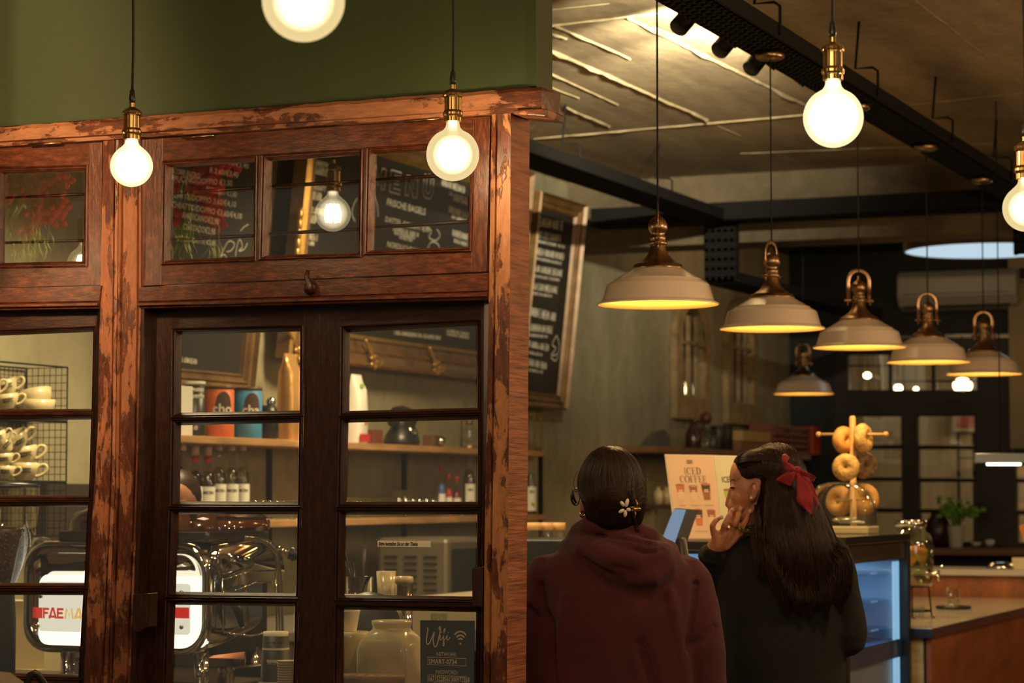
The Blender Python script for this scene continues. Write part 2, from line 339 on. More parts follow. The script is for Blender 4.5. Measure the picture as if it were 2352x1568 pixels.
# uprights
def upright(name, left, right, mats, label, th=.12, grooves=()):
    mb = MB(); rows = []
    ys = [left[0][1]]
    N = 60; y0_, y1_ = left[0][1], 1640
    def lerp(pl, y):
        for (xa, ya), (xb, yb) in zip(pl, pl[1:]):
            if y <= yb or (xb, yb) == pl[-1]: return xa+(xb-xa)*(y-ya)/(yb-ya)
    for i in range(N+1):
        y = y0_+(y1_-y0_)*i/N; xl = lerp(left, y)+noise.noise((y*.02, 1, left[0][0]))*.8; xr = lerp(right, y)+noise.noise((y*.02, 7, right[0][0]))*.8
        ring = []
        stops = [(0, 0)]
        for g in grooves: stops += [(g-.05, 0), (g-.02, .009), (g+.02, .009), (g+.05, 0)]
        stops.append((1, 0))
        for t, dep in stops:
            ring.append(onY(xl+(xr-xl)*t, y, YF)+V((0, dep, 0)))
        a, b = ring[0], ring[-1]
        ring[0] = a+V((.0, .004, 0)); ring[-1] = b+V((0, .003, 0))
        ring += [b+V((0, th, 0)), a+V((0, th, 0))]; rows.append(ring)
    last = rows[-1]; rows.append([down(p) for p in last]); n = len(last)
    b0 = len(mb.v); mb.loft(rows, 0, False)
    # right-hand side face uses the sawn wood
    k = 0
    for r in range(len(rows)-1):
        for i in range(n):
            if i == n-3 and len(mats) > 1: mb.m[k] = 1
            k += 1
    return struct(name, mb, mats, label)
upright('trim_4', [(235, 318), (228, 700), (222, 1000), (203, 1300), (190, 1568)], [(271, 316), (267, 700), (263, 1100), (252, 1400), (245, 1568)], [W_MV], 'left upright of the middle post with vertical crack', grooves=(.82,))
upright('trim_5', [(272, 316), (268, 700), (264, 1100), (253, 1400), (246, 1568)], [(322, 316), (322, 700), (314, 1100), (304, 1400), (296, 1568)], [W_MV], 'right upright of the middle post beside the double door', grooves=(.2, .9))
upright('trim_6', [(1128, 258), (1121, 700), (1112, 1200), (1109, 1568)], [(1172, 258), (1170, 700), (1166, 1200), (1163, 1568)], [W_PV, W_END], 'corner post at the end of the partition with a worn orange edge', th=.125, grooves=(.3,))
# rails below the transoms
def rail(name, tl, tr, bl, br, label, extra=()):
    mb = MB(); Y = YF
    def sect(t, d):
        a = V(tl).lerp(V(tr), t); b = V(bl).lerp(V(br), t)
        return [(a.x, a.y), (b.x, b.y)]
    prof = [(0, 0), (0, -.004), (.66, -.004), (.70, -.001), (.78, -.012), (.88, -.012), (.92, 0), (1, .002)]
    rg = []
    for k in range(25):
        t = k/24; a = V(tl).lerp(V(tr), t); b = V(bl).lerp(V(br), t); w_ = noise.noise((k*.5, tl[0], 0))*.6
        rg.append([onY(a.x+(b.x-a.x)*s, a.y+(b.y-a.y)*s+w_, Y)+V((0, d, 0)) for s, d in prof]+[onY(b.x, b.y, Y)+V((0, .12, 0)), onY(a.x, a.y, Y)+V((0, .12, 0))])
    mb.loft(rg, 0, False); return struct(name, mb, [W_H], label)
rail('trim_7', (-700, 680), (234, 656), (-700, 722), (228, 708), 'level rail under the left transom window')
rail('trim_8', (320, 660), (1122, 627), (320, 708), (1120, 688), 'level rail with moulding between transom window and double door')
# sashes: stiles and rails as separate strips, a stepped bead round every pane
def expand(h, ex, ey):
    (a, b, c, d) = h; return [(a[0]-ex, a[1]-ey), (b[0]+ex, b[1]-ey), (c[0]+ex, c[1]+ey), (d[0]-ex, d[1]+ey)]
def sash(name, outer, cells, Y, mats, label, ex=14, ey=13, th=.04, rods=None, extend=True, pane_mat=None):
    """outer = TL,TR,BR,BL pixels; cells = rows (list of rows of holes)"""
    root = thing(name, label, name.split('_')[0], onY(outer[3][0], outer[3][1], Y)); root['kind'] = 'structure'
    mb = MB(); (TL, TR, BR, BL) = [V(p) for p in outer]
    H = [[expand(c, ex, ey) for c in row] for row in cells]
    lx = lambda y: TL.x+(BL.x-TL.x)*(y-TL.y)/(BL.y-TL.y); rx = lambda y: TR.x+(BR.x-TR.x)*(y-TR.y)/(BR.y-TR.y)
    L = [TL]+[V(p) for row in H for p in (row[0][0], row[0][3])]+[BL]
    poly = [TL]+[V((H[0][0][0][0], TL.y+(TR.y-TL.y)*(H[0][0][0][0]-TL.x)/(TR.x-TL.x)))]+[V(p) for row in H for p in (row[0][0], row[0][3])]+[V((H[-1][0][3][0], BL.y+(BR.y-BL.y)*(H[-1][0][3][0]-BL.x)/(BR.x-BL.x))), BL]
    def pp(poly, mi): mb.prism([onY(p[0], p[1], Y) for p in poly], (0, th, 0), mi)
    tlx = poly[1]; blx = poly[-2]; pp(poly, 0)
    R_ = [V(p) for row in H for p in (row[-1][1], row[-1][2])]
    trx = V((R_[0].x, TL.y+(TR.y-TL.y)*(R_[0].x-TL.x)/(TR.x-TL.x))); brx = V((R_[-1].x, BL.y+(BR.y-BL.y)*(R_[-1].x-BL.x)/(BR.x-BL.x)))
    pp([trx, TR, BR, brx]+R_[::-1], 0)
    toprow = H[0]; pp([tlx, trx]+[V(p) for c in toprow[::-1] for p in (c[1], c[0])], 1)
    for r0, r1 in zip(H, H[1:]): pp([p for c in r0 for p in (c[3], c[2])]+[p for c in r1[::-1] for p in (c[1], c[0])], 1)
    pp([p for c in H[-1] for p in (c[3], c[2])]+[brx, blx], 1)
    for row in H:
        for c0, c1 in zip(row, row[1:]): pp([c0[1], c1[0], c1[3], c0[2]], 0)
    obj('sash_frame', mb, mats, root, bev=.0015)
    mb = MB()
    steps = [(1, 1, 0), (1, 1, -.004), (.86, .86, -.007), (.72, .72, -.004), (.66, .66, .001), (.56, .56, .001), (.5, .5, -.003), (.3, .3, .002), (.05, .05, .012), (0, 0, .018)]
    for row in cells:
        for c in row:
            loops = [[onY(x, y, Y)+V((0, d, 0)) for x, y in expand(c, ex*s1, ey*s2)] for s1, s2, d in steps]
            for a, b in zip(loops, loops[1:]):
                for i in range(4):
                    j = (i+1) % 4; mb.add([a[i], a[j], b[j], b[i]], [(0, 1, 2, 3)], 1 if i in (0, 2) else 0)
    obj('glazing_bead', mb, mats, root, fixn=False)
    for row in cells:
        for c in row:
            mb = MB(); mb.prism([onY(x, y, Y+.018) for x, y in expand(c, 2, 2)], (0, .0012, 0)); obj('pane', mb, pane_mat or M_GLASS, root)
    for a, b, r in rods or []:
        mb = MB(); mb.tube([onY(*a, Y+.04), onY(*b, Y+.04)], r, 10); obj('glazing_bar', mb, W_DH, root)
    return root
win2 = sash('window_1', [(323, 320), (1126, 266), (1117, 624), (320, 657)],
     [[[(387, 383), (580, 370), (577, 587), (384, 596)], [(615, 368), (822, 354), (818, 578), (609, 585)], [(856, 352), (1076, 337), (1071, 565), (851, 573)]]], Y0-.008, [W_V, W_H],
     'three-pane transom window above the old double door', 13, 13, .035,
     [((380, 445), (586, 431), .0048), ((380, 551), (584, 541), .0048), ((606, 429), (828, 416), .0048), ((606, 538), (826, 526), .0048), ((846, 414), (1080, 399), .0048), ((846, 523), (1078, 509), .0048)])
win1 = sash('window_2', [(-660, 385), (235, 323), (231, 654), (-660, 679)],
     [[[(-600, 440), (-300, 421), (-300, 608), (-600, 618)], [(-265, 418), (-30, 402), (-30, 603), (-265, 607)], [(4, 399), (188, 393), (186, 598), (2, 602)]]], Y0-.008, [W_V, W_H],
     'transom window at the left edge, over the bar', 16, 15, .035, [((0, 455), (192, 446), .004), ((0, 558), (192, 552), .004)])
YD = Y0+.05
dl = sash('door_1', [(352, 697), (735, 697), (716, 1700), (322, 1700)],
     [[[(409, 767), (684, 760), (683, 942), (408, 947)]], [[(408, 976), (682, 970), (679, 1152), (405, 1151)]], [[(402, 1180), (678, 1181), (674, 1362), (396, 1359)]], [[(395, 1389), (672, 1393), (667, 1606), (388, 1602)]]], YD, [W_DV, W_DH],
     'left leaf of the old glazed double door, espresso machine behind', 15, 13.5)
dr = sash('door_2', [(735, 697), (1112, 684), (1107, 1700), (716, 1700)],
     [[[(797, 762), (1090, 747), (1091, 935), (795, 943)]], [[(793, 970), (1092, 963), (1092, 1152), (789, 1152)]], [[(787, 1182), (1091, 1181), (1089, 1370), (784, 1366)]], [[(783, 1400), (1088, 1406), (1086, 1606), (781, 1602)]]], YD, [W_DV, W_DH],
     'right leaf of the old glazed double door with a paper strip on its pane', 15, 13.5)
win3 = sash('window_3', [(-560, 700), (224, 706), (176, 1700), (-560, 1700)],
     [[[(-500, 790), (210, 761), (206, 938), (-500, 943)]], [[(-500, 966), (205, 963), (200, 1136), (-500, 1140)]], [[(-500, 1163), (198, 1163), (190, 1339), (-500, 1337)]], [[(-500, 1364), (187, 1367), (176, 1549), (-500, 1537)]]], Y0+.03, [W_DV, W_DH],
     'tall glazed window left of the double door with cups behind', 11, 13)
# reveals and lower infill so the frame is closed
mb = MB(); a = onY(322, 1000, YF+.12); b = onY(1120, 1000, YF+.12)
for p, q in (((1120, 1690), (316, 1690)),):
    A = onY(q[0], q[1], YD-.004); B = onY(p[0], p[1], YD-.004); mb.bx((A.x-.03, YD-.004, 0), (B.x+.0, YD+.04, A.z))
A = onY(-560, 1690, Y0+.026); B = onY(240, 1690, Y0+.026); mb.bx((A.x, Y0+.026, 0), (B.x-.02, Y0+.07, A.z))
struct('trim_9', mb, W_DH, 'wooden kick panels below the glass')
mb = MB(); q = P2([(318, 690), (330, 700), (326, 1700), (296, 1700)], YF+.008); 
mb.prism([onY(322, 708, YF+.006), onY(331, 708, YF+.006), onY(327, 1100, YF+.006), onY(306, 1640, YF+.006), onY(296, 1640, YF+.006), onY(314, 1100, YF+.006)], (0, .10, 0))
struct('trim_10', mb, W_DV, 'dark door stop moulding beside the left door leaf')
# hardware on the partition
def px3(px, py, Y): return onY(px, py, Y)
h = thing('window_catch', 'carved wooden turn button on the rail under the transom window', 'catch', onY(712, 650, YF-.004))
mb = MB(); mb.tube([px3(708, 620, YF-.018), px3(704, 634, YF-.02), px3(711, 650, YF-.022), px3(712, 662, YF-.02), px3(712, 672, YF-.018)], [.006, .009, .011, .016, .013], 12, flat=.7); mb.ell(px3(712, 662, YF-.012), (.017, .012, .017)); obj('turn_button', mb, W_DV, h)
mb = MB(); mb.ell(px3(712, 660, YF-.026), .005); obj('screw', mb, M_BRONZE, h)
for (x0, y0, x1, y1) in ((66, 332, 140, 328), (418, 316, 492, 311), (932, 279, 1010, 272)):
    lab = {66: 'thin hinge knuckle on the left transom window', 418: 'hinge knuckle over the red-flower pane of the transom', 932: 'hinge knuckle just left of the right-hand bulb'}[x0]
    mb = MB(); mb.tube([px3(x0, y0, YF-.008), px3(x1, y1, YF-.008)], .0035, 8); solo('hinge', lab, 'hinge', mb, M_BRONZE, 'hinge knuckles on the transom windows')
mb = MB(); mb.prism(P2([(1083, 1304), (1110, 1300), (1109, 1394), (1084, 1394)], YD-.045), (0, .045, 0)); solo('door_block', 'small dark wooden turn block on the right door leaf', 'door block', mb, W_DV, bev=.003)
mb = MB(); mb.prism(P2([(305, 1364), (340, 1361), (338, 1440), (322, 1452), (303, 1450)], YF-.03), (0, .05, 0)); solo('door_block', 'dark wooden block on the middle post beside the espresso machine', 'door block', mb, W_DV, bev=.003)
# paper strip and wifi notice on the door glass
gy = YD+.018-.002
mb = MB(); mb.prism(P2([(867, 1241), (989, 1242), (989, 1256), (867, 1255)], gy), (0, .001, 0), 0)
o = onY(869.5, 1252, gy-.0005); e = onY(987, 1253, gy-.0005)
mb.text('Bitte bestellen Sie an der Theke', .0128, o, e-o, (0, 0, 1), 1, .655, shear=.28, off=.00035, res=3)
solo('paper_strip', 'white paper strip with italic German lettering on the door pane', 'sign', mb, [mat('label_paper', (.8, .72, .6), .7), mat('black_ink', (.01, .01, .012), .6)], fixn=False)
nt = thing('wifi_notice', 'black wifi notice with chalk-style lettering inside the right door leaf', 'sign', onY(1030, 1600, gy+.008))
Yn = gy+.008
mb = MB(); mb.prism(P2([(965, 1424), (1090, 1425), (1088, 1640), (966, 1640)], Yn), (0, .002, 0)); obj('board', mb, mat('black_card', (.012, .012, .013), .6), nt)
mb = MB(); sx = (onY(1090, 1500, Yn).x-onY(965, 1500, Yn).x)/125; sz = (onY(1000, 1400, Yn).z-onY(1000, 1500, Yn).z)/100
base = onY(965, 1424, Yn-.001)
def NP(px, py): return ((px-965)*sx, -(py-1424)*sz)
def nstroke(pts, w_=2.4): mb.stroke([NP(*p) for p in pts], w_*sx, base, (1, 0, 0), (0, 0, 1))
def spl(pts, n=6):
    out = []; P = [pts[0]]+list(pts)+[pts[-1]]
    for i in range(1, len(P)-2):
        p0, p1, p2, p3 = P[i-1], P[i], P[i+1], P[i+2]
        for k in range(n):
            t = k/n; out.append(tuple(.5*((2*p1[j])+(-p0[j]+p2[j])*t+(2*p0[j]-5*p1[j]+4*p2[j]-p3[j])*t*t+(-p0[j]+3*p1[j]-3*p2[j]+p3[j])*t**3) for j in range(len(p1))))
    out.append(tuple(pts[-1])); return out
Z = lambda x, y: (740+x/3.752, 1150+y/3.752)
nstroke(spl([Z(905, 1090), Z(913, 1110), Z(900, 1190), Z(905, 1230), Z(925, 1225), Z(950, 1170), Z(968, 1125), Z(958, 1200), Z(970, 1250), Z(990, 1240), Z(1008, 1170), Z(1022, 1100), Z(1015, 1078), Z(1008, 1095), Z(1022, 1110)]))
nstroke(spl([Z(1022, 1150), Z(1016, 1190), Z(1030, 1190), Z(1045, 1160), Z(1062, 1100), Z(1052, 1110), Z(1048, 1190), Z(1044, 1240), Z(1054, 1236), Z(1052, 1200), Z(1068, 1175), Z(1080, 1150), Z(1078, 1190), Z(1092, 1188), Z(1106, 1168)]), 2)
nstroke([Z(1030, 1130), Z(1034, 1126)], 2.5); nstroke([Z(1088, 1128), Z(1093, 1124)], 2.5)
for r_ in (24, 44, 66):
    nstroke([(740+(1193+r_*sin(a))/3.752, 1150+(1210-r_*1.42*cos(a))/3.752) for a in [radians(-48+96*i/14) for i in range(15)]], 3.4)
mb.add([base+V((NP(740+1193/3.752, 1150+1221/3.752)[0]+2.3*sx*cos(a), -.0006, NP(0, 1150+1221/3.752)[1]+2.3*sx*sin(a))) for a in [2*pi*i/10 for i in range(10)]], [list(range(10))])
for s_, x0, x1, yb, sz_ in (('NETWORK:', 1003, 1050, 1505, 13), ('PASSWORD:', 1001, 1052, 1546, 13)):
    me_ = text_mesh(s_, sz_*sz, 'LEFT', 0, 0, 2); wd = max(p[0] for p in me_[0]); a = NP(x0, yb)
    mb.text(s_, sz_*sz, base+V((a[0], 0, a[1])), (1, 0, 0), (0, 0, 1), 0, (x1-x0)*sx/wd)
for s_, x0, x1, yb, sz_ in (('SMART-0734', 985, 1050, 1523, 16), ('1671522856130097226\u0038', 984, 1079, 1563, 17)):
    me_ = text_mesh(s_, sz_*sz, 'LEFT', 0, .0002, 2); wd = max(p[0] for p in me_[0]); a = NP(x0, yb)
    mb.text(s_, sz_*sz, base+V((a[0], 0, a[1])), (1, 0, 0), (0, 0, 1), 0, (x1-x0)*sx/wd, off=.0002)
for (x0, y0, x1, y1) in ((983, 1508, 1071, 1526), (983, 1549, 1071, 1566)):
    for q in (((x0, y0), (x1, y0+1)), ((x1, y0+1), (x1, y1)), ((x1, y1), (x0, y1-1)), ((x0, y1-1), (x0, y0))): nstroke(q, .9)
obj('lettering', mb, mat('notice_lettering', (.72, .6, .48), .7), nt, fixn=False)
# ================================================================ LAMPS
def bulb(label, px, py, d, dia, kind, cordtop=ZC, cap_=True, flut=0):
    c = at(px, py, d); r = dia/2
    t = thing('globe_bulb_pendant', label, 'lamp', c, 'bare globe bulbs hanging on black cords')
    core = BULBC[kind]
    mb = MB(); prof = [(.001, -r)]+[(r*sin(a), -r*cos(a)) for a in [pi*i/24 for i in range(1, 20)]]
    nk = .0155; zt = r*cos(pi*5/24)  # neck
    prof = [(r*sin(pi*i/24), -r*cos(pi*i/24)) for i in range(0, 20)]; prof[0] = (.0008, -r)
    prof += [(nk*1.45, r*.93), (nk*1.12, r*1.04), (nk, r*1.16), (nk, r*1.36)]
    mb.lathe(prof, c, 48, flute=flut, fd=.012 if flut else 0, cap=False); obj('glass_globe', mb, SHELL[kind], t)
    mb = MB()
    n = 8
    for i in range(n):
        a = 2*pi*i/n; q = r*.36; x, y = q*cos(a), q*sin(a)
        mb.tube([c+V((x, y, -r*.45)), c+V((x*1.2, y*1.2, 0)), c+V((x*.8, y*.8, r*.5))], r*.075, 6)
    obj('filament', mb, core, t)
    z0 = r*1.22
    mb = MB(); cp = [(.016, z0), (.0205, z0+.002), (.0205, z0+.012), (.022, z0+.014), (.0235, z0+.018), (.0235, z0+.023), (.0215, z0+.026), (.0195, z0+.029), (.0195, z0+.058), (.0225, z0+.061), (.0235, z0+.064), (.0225, z0+.069), (.017, z0+.074), (.010, z0+.078), (.0065, z0+.08), (.0065, z0+.092), (.0005, z0+.092)]
    mb.lathe(cp, c, 40, flute=20, fd=.012); mb.sm = [False]*len(mb.sm); obj('brass_socket', mb, M_BRASS, t)
    mb = MB(); z1 = z0+.09; mb.lathe([(.0075, z1), (.0078, z1+.01), (.0055, z1+.03), (.003, z1+.034)], c, 16); obj('cord_grip', mb, M_PLAST, t)
    mb = MB(); top = V((c.x, c.y, cordtop)); p0 = c+V((0, 0, z1+.03)); N = 10
    mb.tube([p0+(top-p0)*(i/N)+RR*.0015*sin(i*1.3) for i in range(N+1)], .0032, 8); obj('cord', mb, M_CORD, t)
    mb = MB(); mb.lathe([(.045, cordtop-.025), (.05, cordtop-.02), (.05, cordtop-.001)], V((c.x, c.y, 0)), 24); obj('ceiling_rose', mb, M_BRASS, t)
    return t
BULBC = {'a': glow('bulb_filament_glow', (1, .70, .36), 420), 'b': glow('bulb_filament_soft_glow', (1, .72, .38), 380)}
SHELL = {'a': bulbshell('bulb_glass_amber', (1, .76, .36), .95, .8, (1, .86, .5), 3.5, .6, .36), 'b': bulbshell('bulb_glass_white', (1, .82, .46), 1.25, .85, (1, .88, .6), 6, .7, .5)}
bulb('small fluted globe bulb lit in front of the middle post', 302, 381, 5.70, .1, 'b', flut=24)
bulb('globe bulb hanging before the corner of the transom window', 1040, 355, 5.65, .125, 'a')
bulb('large near globe bulb cut off by the top edge before the green wall', 697, 1, 3.62, .125, 'a')
bulb('brightest globe bulb hanging right of the centre before the ceiling tray', 1914, 270, 4.85, .122, 'b')
bulb('globe bulb cut off by the right edge of the photo', 2357, 478, 4.95, .097, 'a')
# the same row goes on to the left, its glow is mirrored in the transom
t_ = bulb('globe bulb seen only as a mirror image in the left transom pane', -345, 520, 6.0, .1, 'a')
def pendant(label, x, y, zr, yaw, top, s=1.0, first=[None]):
    if first[0] is None:
        t = thing('pendant_lamp', label, 'lamp', (0, 0, 0), 'cream enamel pendant lamps with bronze tops'); r = .18
        mb = MB()
        out = [(.180, 0), (.182, .003), (.179, .006), (.170, .010), (.167, .014), (.154, .058), (.150, .063), (.132, .072), (.131, .076), (.127, .077), (.074, .108)]
        inn = [(.070, .104), (.125, .072), (.148, .058), (.163, .014), (.176, .002)]
        mb.lathe(out, n=56, cap=False); obj('shade', mb, M_ENAMEL, t)
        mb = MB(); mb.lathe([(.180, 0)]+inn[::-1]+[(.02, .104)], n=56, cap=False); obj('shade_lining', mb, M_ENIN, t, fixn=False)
        mb = MB(); mb.lathe([(.076, .105), (.077, .112), (.073, .114), (.072, .120), (.062, .124), (.056, .128), (.044, .136), (.032, .15), (.025, .165), (.022, .18), (.021, .192), (.023, .196), (.0235, .205), (.018, .209), (.024, .218), (.029, .23), (.0285, .242), (.023, .254), (.014, .262), (.006, .266), (.0055, .282), (.0005, .283)], n=40); obj('bronze_cap', mb, M_BRONZE, t)
        mb = MB(); mb.lathe([(.026, .178), (.028, .179), (.028, .19), (.026, .191)], n=32)
        for sx in (-1, 1): mb.tube([(sx*.028, 0, .185), (sx*.052, 0, .185)], .006, 10); mb.tube([(sx*.044, 0, .183), (sx*.047, 0, .165)], .003, 8); mb.lathe([(.009, 0), (.009, .008)], (sx*.052, 0, .18), 12)
        obj('clamp', mb, M_BRONZE, t)
        mb = MB(); pts = [(-.042, 0, .178), (-.043, 0, .25)]+[(-.043*cos(a), 0, .262+.04*sin(a)) for a in [pi*i/10 for i in range(11)]]+[(.043, 0, .25), (.042, 0, .178)]
        mb.tube(pts, .0085, 8, flat=.22, up=(0, 1, 0)); obj('yoke', mb, M_BRONZE, t)
        mb = MB(); mb.ell((0, 0, .055), (.032, .032, .035)); obj('bulb', mb, glow('shade_bulb_glow', (1, .62, .2), 120), t)
        first[0] = t; c = t
    else:
        c = copy_tree(first[0])
        for ch in list(c.children):
            if ch.name.split('.')[0] in ('cord', 'canopy'): bpy.data.objects.remove(ch)
    c['label'] = label; c.location = (x, y, zr); c.rotation_euler = (0, 0, yaw); c.scale = (s, s, s)
    l_ = bpy.data.lights.new('pendant_bulb_light', 'SPOT'); l_.energy = 13; l_.color = (1, .66, .3); l_.spot_size = radians(140); l_.shadow_soft_size = .03; lo = bpy.data.objects.new('pendant_bulb_light', l_); COL.objects.link(lo); lo.location = (x, y, zr+.015)
    mb = MB(); z = top-zr; mb.tube([(0, 0, .28), (0, 0, z)], .003, 6); o = obj('cord', mb, M_CORD); o.parent = c
    mb = MB(); mb.lathe([(.004, z-.03), (.045, z-.027), (.05, z-.022), (.05, z)], n=24); o = obj('canopy', mb, M_BRONZE); o.parent = c
    return c
PX = -2.345
labs = ['nearest and largest of the cream pendant lamps', 'second cream pendant lamp in the row, behind the nearest', 'third cream pendant lamp, in the middle of the row of five',
        'fourth cream pendant lamp in the row, overlapping the last', 'last cream pendant lamp of the row at the right edge']
for i in range(5): pendant(labs[i], PX, 6.735+1.189*i, 2.063+.003*i, [YAW+pi/2-.05, YAW+1.0, YAW+.2, YAW+.25, YAW+.1][i], 3.03)
pl = at(1846, 905, 14.3); pendant('small far pendant lamp with a bluish gleam before the navy wall', pl.x, pl.y, pl.z, YAW+.3, ZC)
# cable trays
def tray(label, a, b, wdt=.2, h=.06, group='black perforated cable trays'):
    a = V(a); b = V(b); t = thing('cable_tray', label, 'cable tray', a, group); d = (b-a); L_ = d.length; d.normalize(); s = V((-d.y, d.x, 0)) if abs(d.z) < .5 else V((1, 0, 0)); n = V((0, 0, 1)) if abs(d.z) < .5 else V((0, 1, 0))
    mb = MB(); N = max(3, int(L_/.05))
    mb.prism([a-s*wdt/2+n*.006, a+s*wdt/2+n*.006, b+s*wdt/2+n*.006, b-s*wdt/2+n*.006], n*.002)
    for k in range(5):
        c0 = -wdt/2+wdt*k/5; c1 = c0+wdt/5*.62
        mb.prism([a+s*c0, a+s*c1, b+s*c1, b+s*c0], n*.003)
    for i in range(N+1):
        p = a+d*(L_*i/N); q = p+d*min(.022, L_*.02+.01); mb.prism([p-s*wdt/2, p+s*wdt/2, q+s*wdt/2, q-s*wdt/2], n*.003)
    obj('tray_floor', mb, M_BLACK, t)
    mb = MB()
    for sg in (-1, 1):
        e = s*sg*wdt/2; mb.prism([a+e, a+e-s*sg*.004, b+e-s*sg*.004, b+e], n*h); mb.prism([a+e+n*h, a+e-s*sg*.015+n*h, b+e-s*sg*.015+n*h, b+e+n*h], n*.003)
    obj('side_flange', mb, M_BLACK, t)
    return t, a, b, d, s, L_
def hangers(T, step=1.35, off=.5):
    t, a, b, d, s, L_ = T; x = off; 
    while x < L_:
        p = a+d*x; mb = MB()
        e = p-s*.087
        mb.tube([e+V((0, 0, .02)), e+V((0, 0, .12)), e+V((0, 0, .135))+s*.02, e+V((0, 0, .135))+s*.09, V((p.x, p.y, ZC))-s*.014], .0055, 8)
        obj('hanger', mb, M_BLACK, t); x += step
T = tray('long black cable tray carrying the five cream pendant lamps', (PX, 5.9, 3.03), (PX, 12.75, 3.03), .165); hangers(T)
T = tray('black cable tray over the bar, left of the pendant row', (-4.15, 6.0, 3.03), (-4.15, 12.75, 3.03)); hangers(T)
T = tray('black cable tray crossing before the concrete beam', (-4.85, 12.86, 3.03), (2.5, 12.86, 3.03), .2, .1)
tray('short tray dropping under the concrete beam on the left', (-4.15, 13.0, 2.72), (-4.15, 13.0, 3.10), .19, .05)
tray('short tray dropping under the concrete beam on the right', (PX-.02, 13.0, 2.80), (PX-.02, 13.0, 3.10), .24, .05)
tray('tray running on behind the concrete beam', (-4.15, 13.05, 2.70), (-4.05, 16.0, 2.70))
# track spots, aimed up and back at the ceiling
for i, (a, b, L_, tg) in enumerate([((1592, 24), (1560, 62), 'left', (1440, 30)), ((1686, 78), (1654, 114), 'middle', (1490, 105)), ((1756, 118), (1726, 156), 'right', (1580, 158))]):
    d = onX(a[0], a[1], PX-.16).dot(FF)/ray(*a).dot(FF); pa = onX(*a, PX-.24); pb = onX(*b, PX-.27)
    t = thing('spotlight', 'black cylinder spotlight on the cable tray, %s of three' % {'left': 'nearest and leftmost', 'middle': 'the middle', 'right': 'farthest and rightmost'}[L_], 'spotlight', pa, 'black spotlights clamped to the tray')
    ax = (pa-pb).normalized(); L2 = (pa-pb).length/2; q = ax.to_track_quat('Z', 'Y').to_matrix(); mb = MB(); c = (pa+pb)/2
    mb.lathe([(.002, -L2-.01), (.031, -L2-.01), (.034, -L2-.006), (.034, L2), (.031, L2), (.03, L2-.02), (.002, L2-.02)], c, 28, q); obj('housing', mb, M_PLAST, t)
    mb = MB(); mb.tube([c+V((.01, 0, 0)), c+V((.06, .01, -.015)), V((PX-.085, c.y+.03, 3.03))], .006, 8); obj('bracket', mb, M_PLAST, t)
    mb = MB(); mb.lathe([(.0005, L2-.018), (.02, L2-.018)], c, 16, q); obj('lens', mb, glow('spot_lens_glow', (1, .85, .55), 3) if i == 0 else bpy.data.materials['spot_lens_glow'], t)
    e = onZ(*tg, ZC); lamp('spotlight_beam', 'SPOT', c+V((-.08, .06, .05)), [130, 520, 560][i], (1, .88, .6), .02, e, 50, .9)
# ================================================================ BEHIND THE BAR
def cyl(name, label, cat, c, r, h, m, group=None, n=24): mb = MB(); mb.lathe([(r*.96, 0), (r, .003), (r, h-.003), (r*.96, h)], c, n); return solo(name, label, cat, mb, m, group)
mb = MB(); mb.bx((-5.0, 5.62, 0), (-2.75, 6.72, .88)); mb.bx((-5.02, 5.58, .88), (-2.72, 6.75, .92)); solo('bar_counter', 'dark bar counter carrying the espresso machine', 'counter', mb, mat('dark_counter', (.05, .032, .022), .35), bev=.004)
mb = MB(); mb.bx((XW+.002, 7.3, 0), (-4.5, 12.6, .92)); mb.bx((XW+.002, 7.28, .92), (-4.46, 12.62, .96)); solo('back_counter', 'long back counter along the plaster wall', 'counter', mb, mat('grey_counter', (.16, .14, .11), .3), bev=.004)
# shelves
sY0 = onX(400, 990, -4.9).y; sY1 = onX(1243, 1010, -4.9).y; ZU = onX(680, 1004, -4.88).z-.012; ZL = 1.39
def wallshelf(label, z, xf=-4.88): 
    mb = MB(); mb.bx((XW+.002, sY0, z-.03), (xf, sY1, z)); return solo('wall_shelf', label, 'shelf', mb, M_OAK, 'oak shelves behind the bar', bev=.003)
wallshelf('upper oak shelf behind the bar holding tins and bags', ZU); wallshelf('lower oak shelf behind the bar holding syrup bottles and glasses', ZL)
fr = thing('shelf_bracket', 'black square-bar frame joining the two oak shelves', 'bracket', (XW, sY0, ZL))
for px in (622, 932, 1238):
    y = onX(px, 1100, XW+.02).y if px != 1238 else sY1-.01
    for x in ((XW+.012,) if px != 1238 else (XW+.012, -4.9)): mb = MB(); mb.bx((x-.01, y-.01, ZL-.25), (x+.01, y+.01, ZU-.031)); obj('upright', mb, M_BLACK, fr)
def sx(px, X=-4.98): return onX(px, 1000, X).y       # position along the shelf
def pxm(px, X=-4.98): return (onX(px, 1000, X)-CAM).dot(FF)/FPX
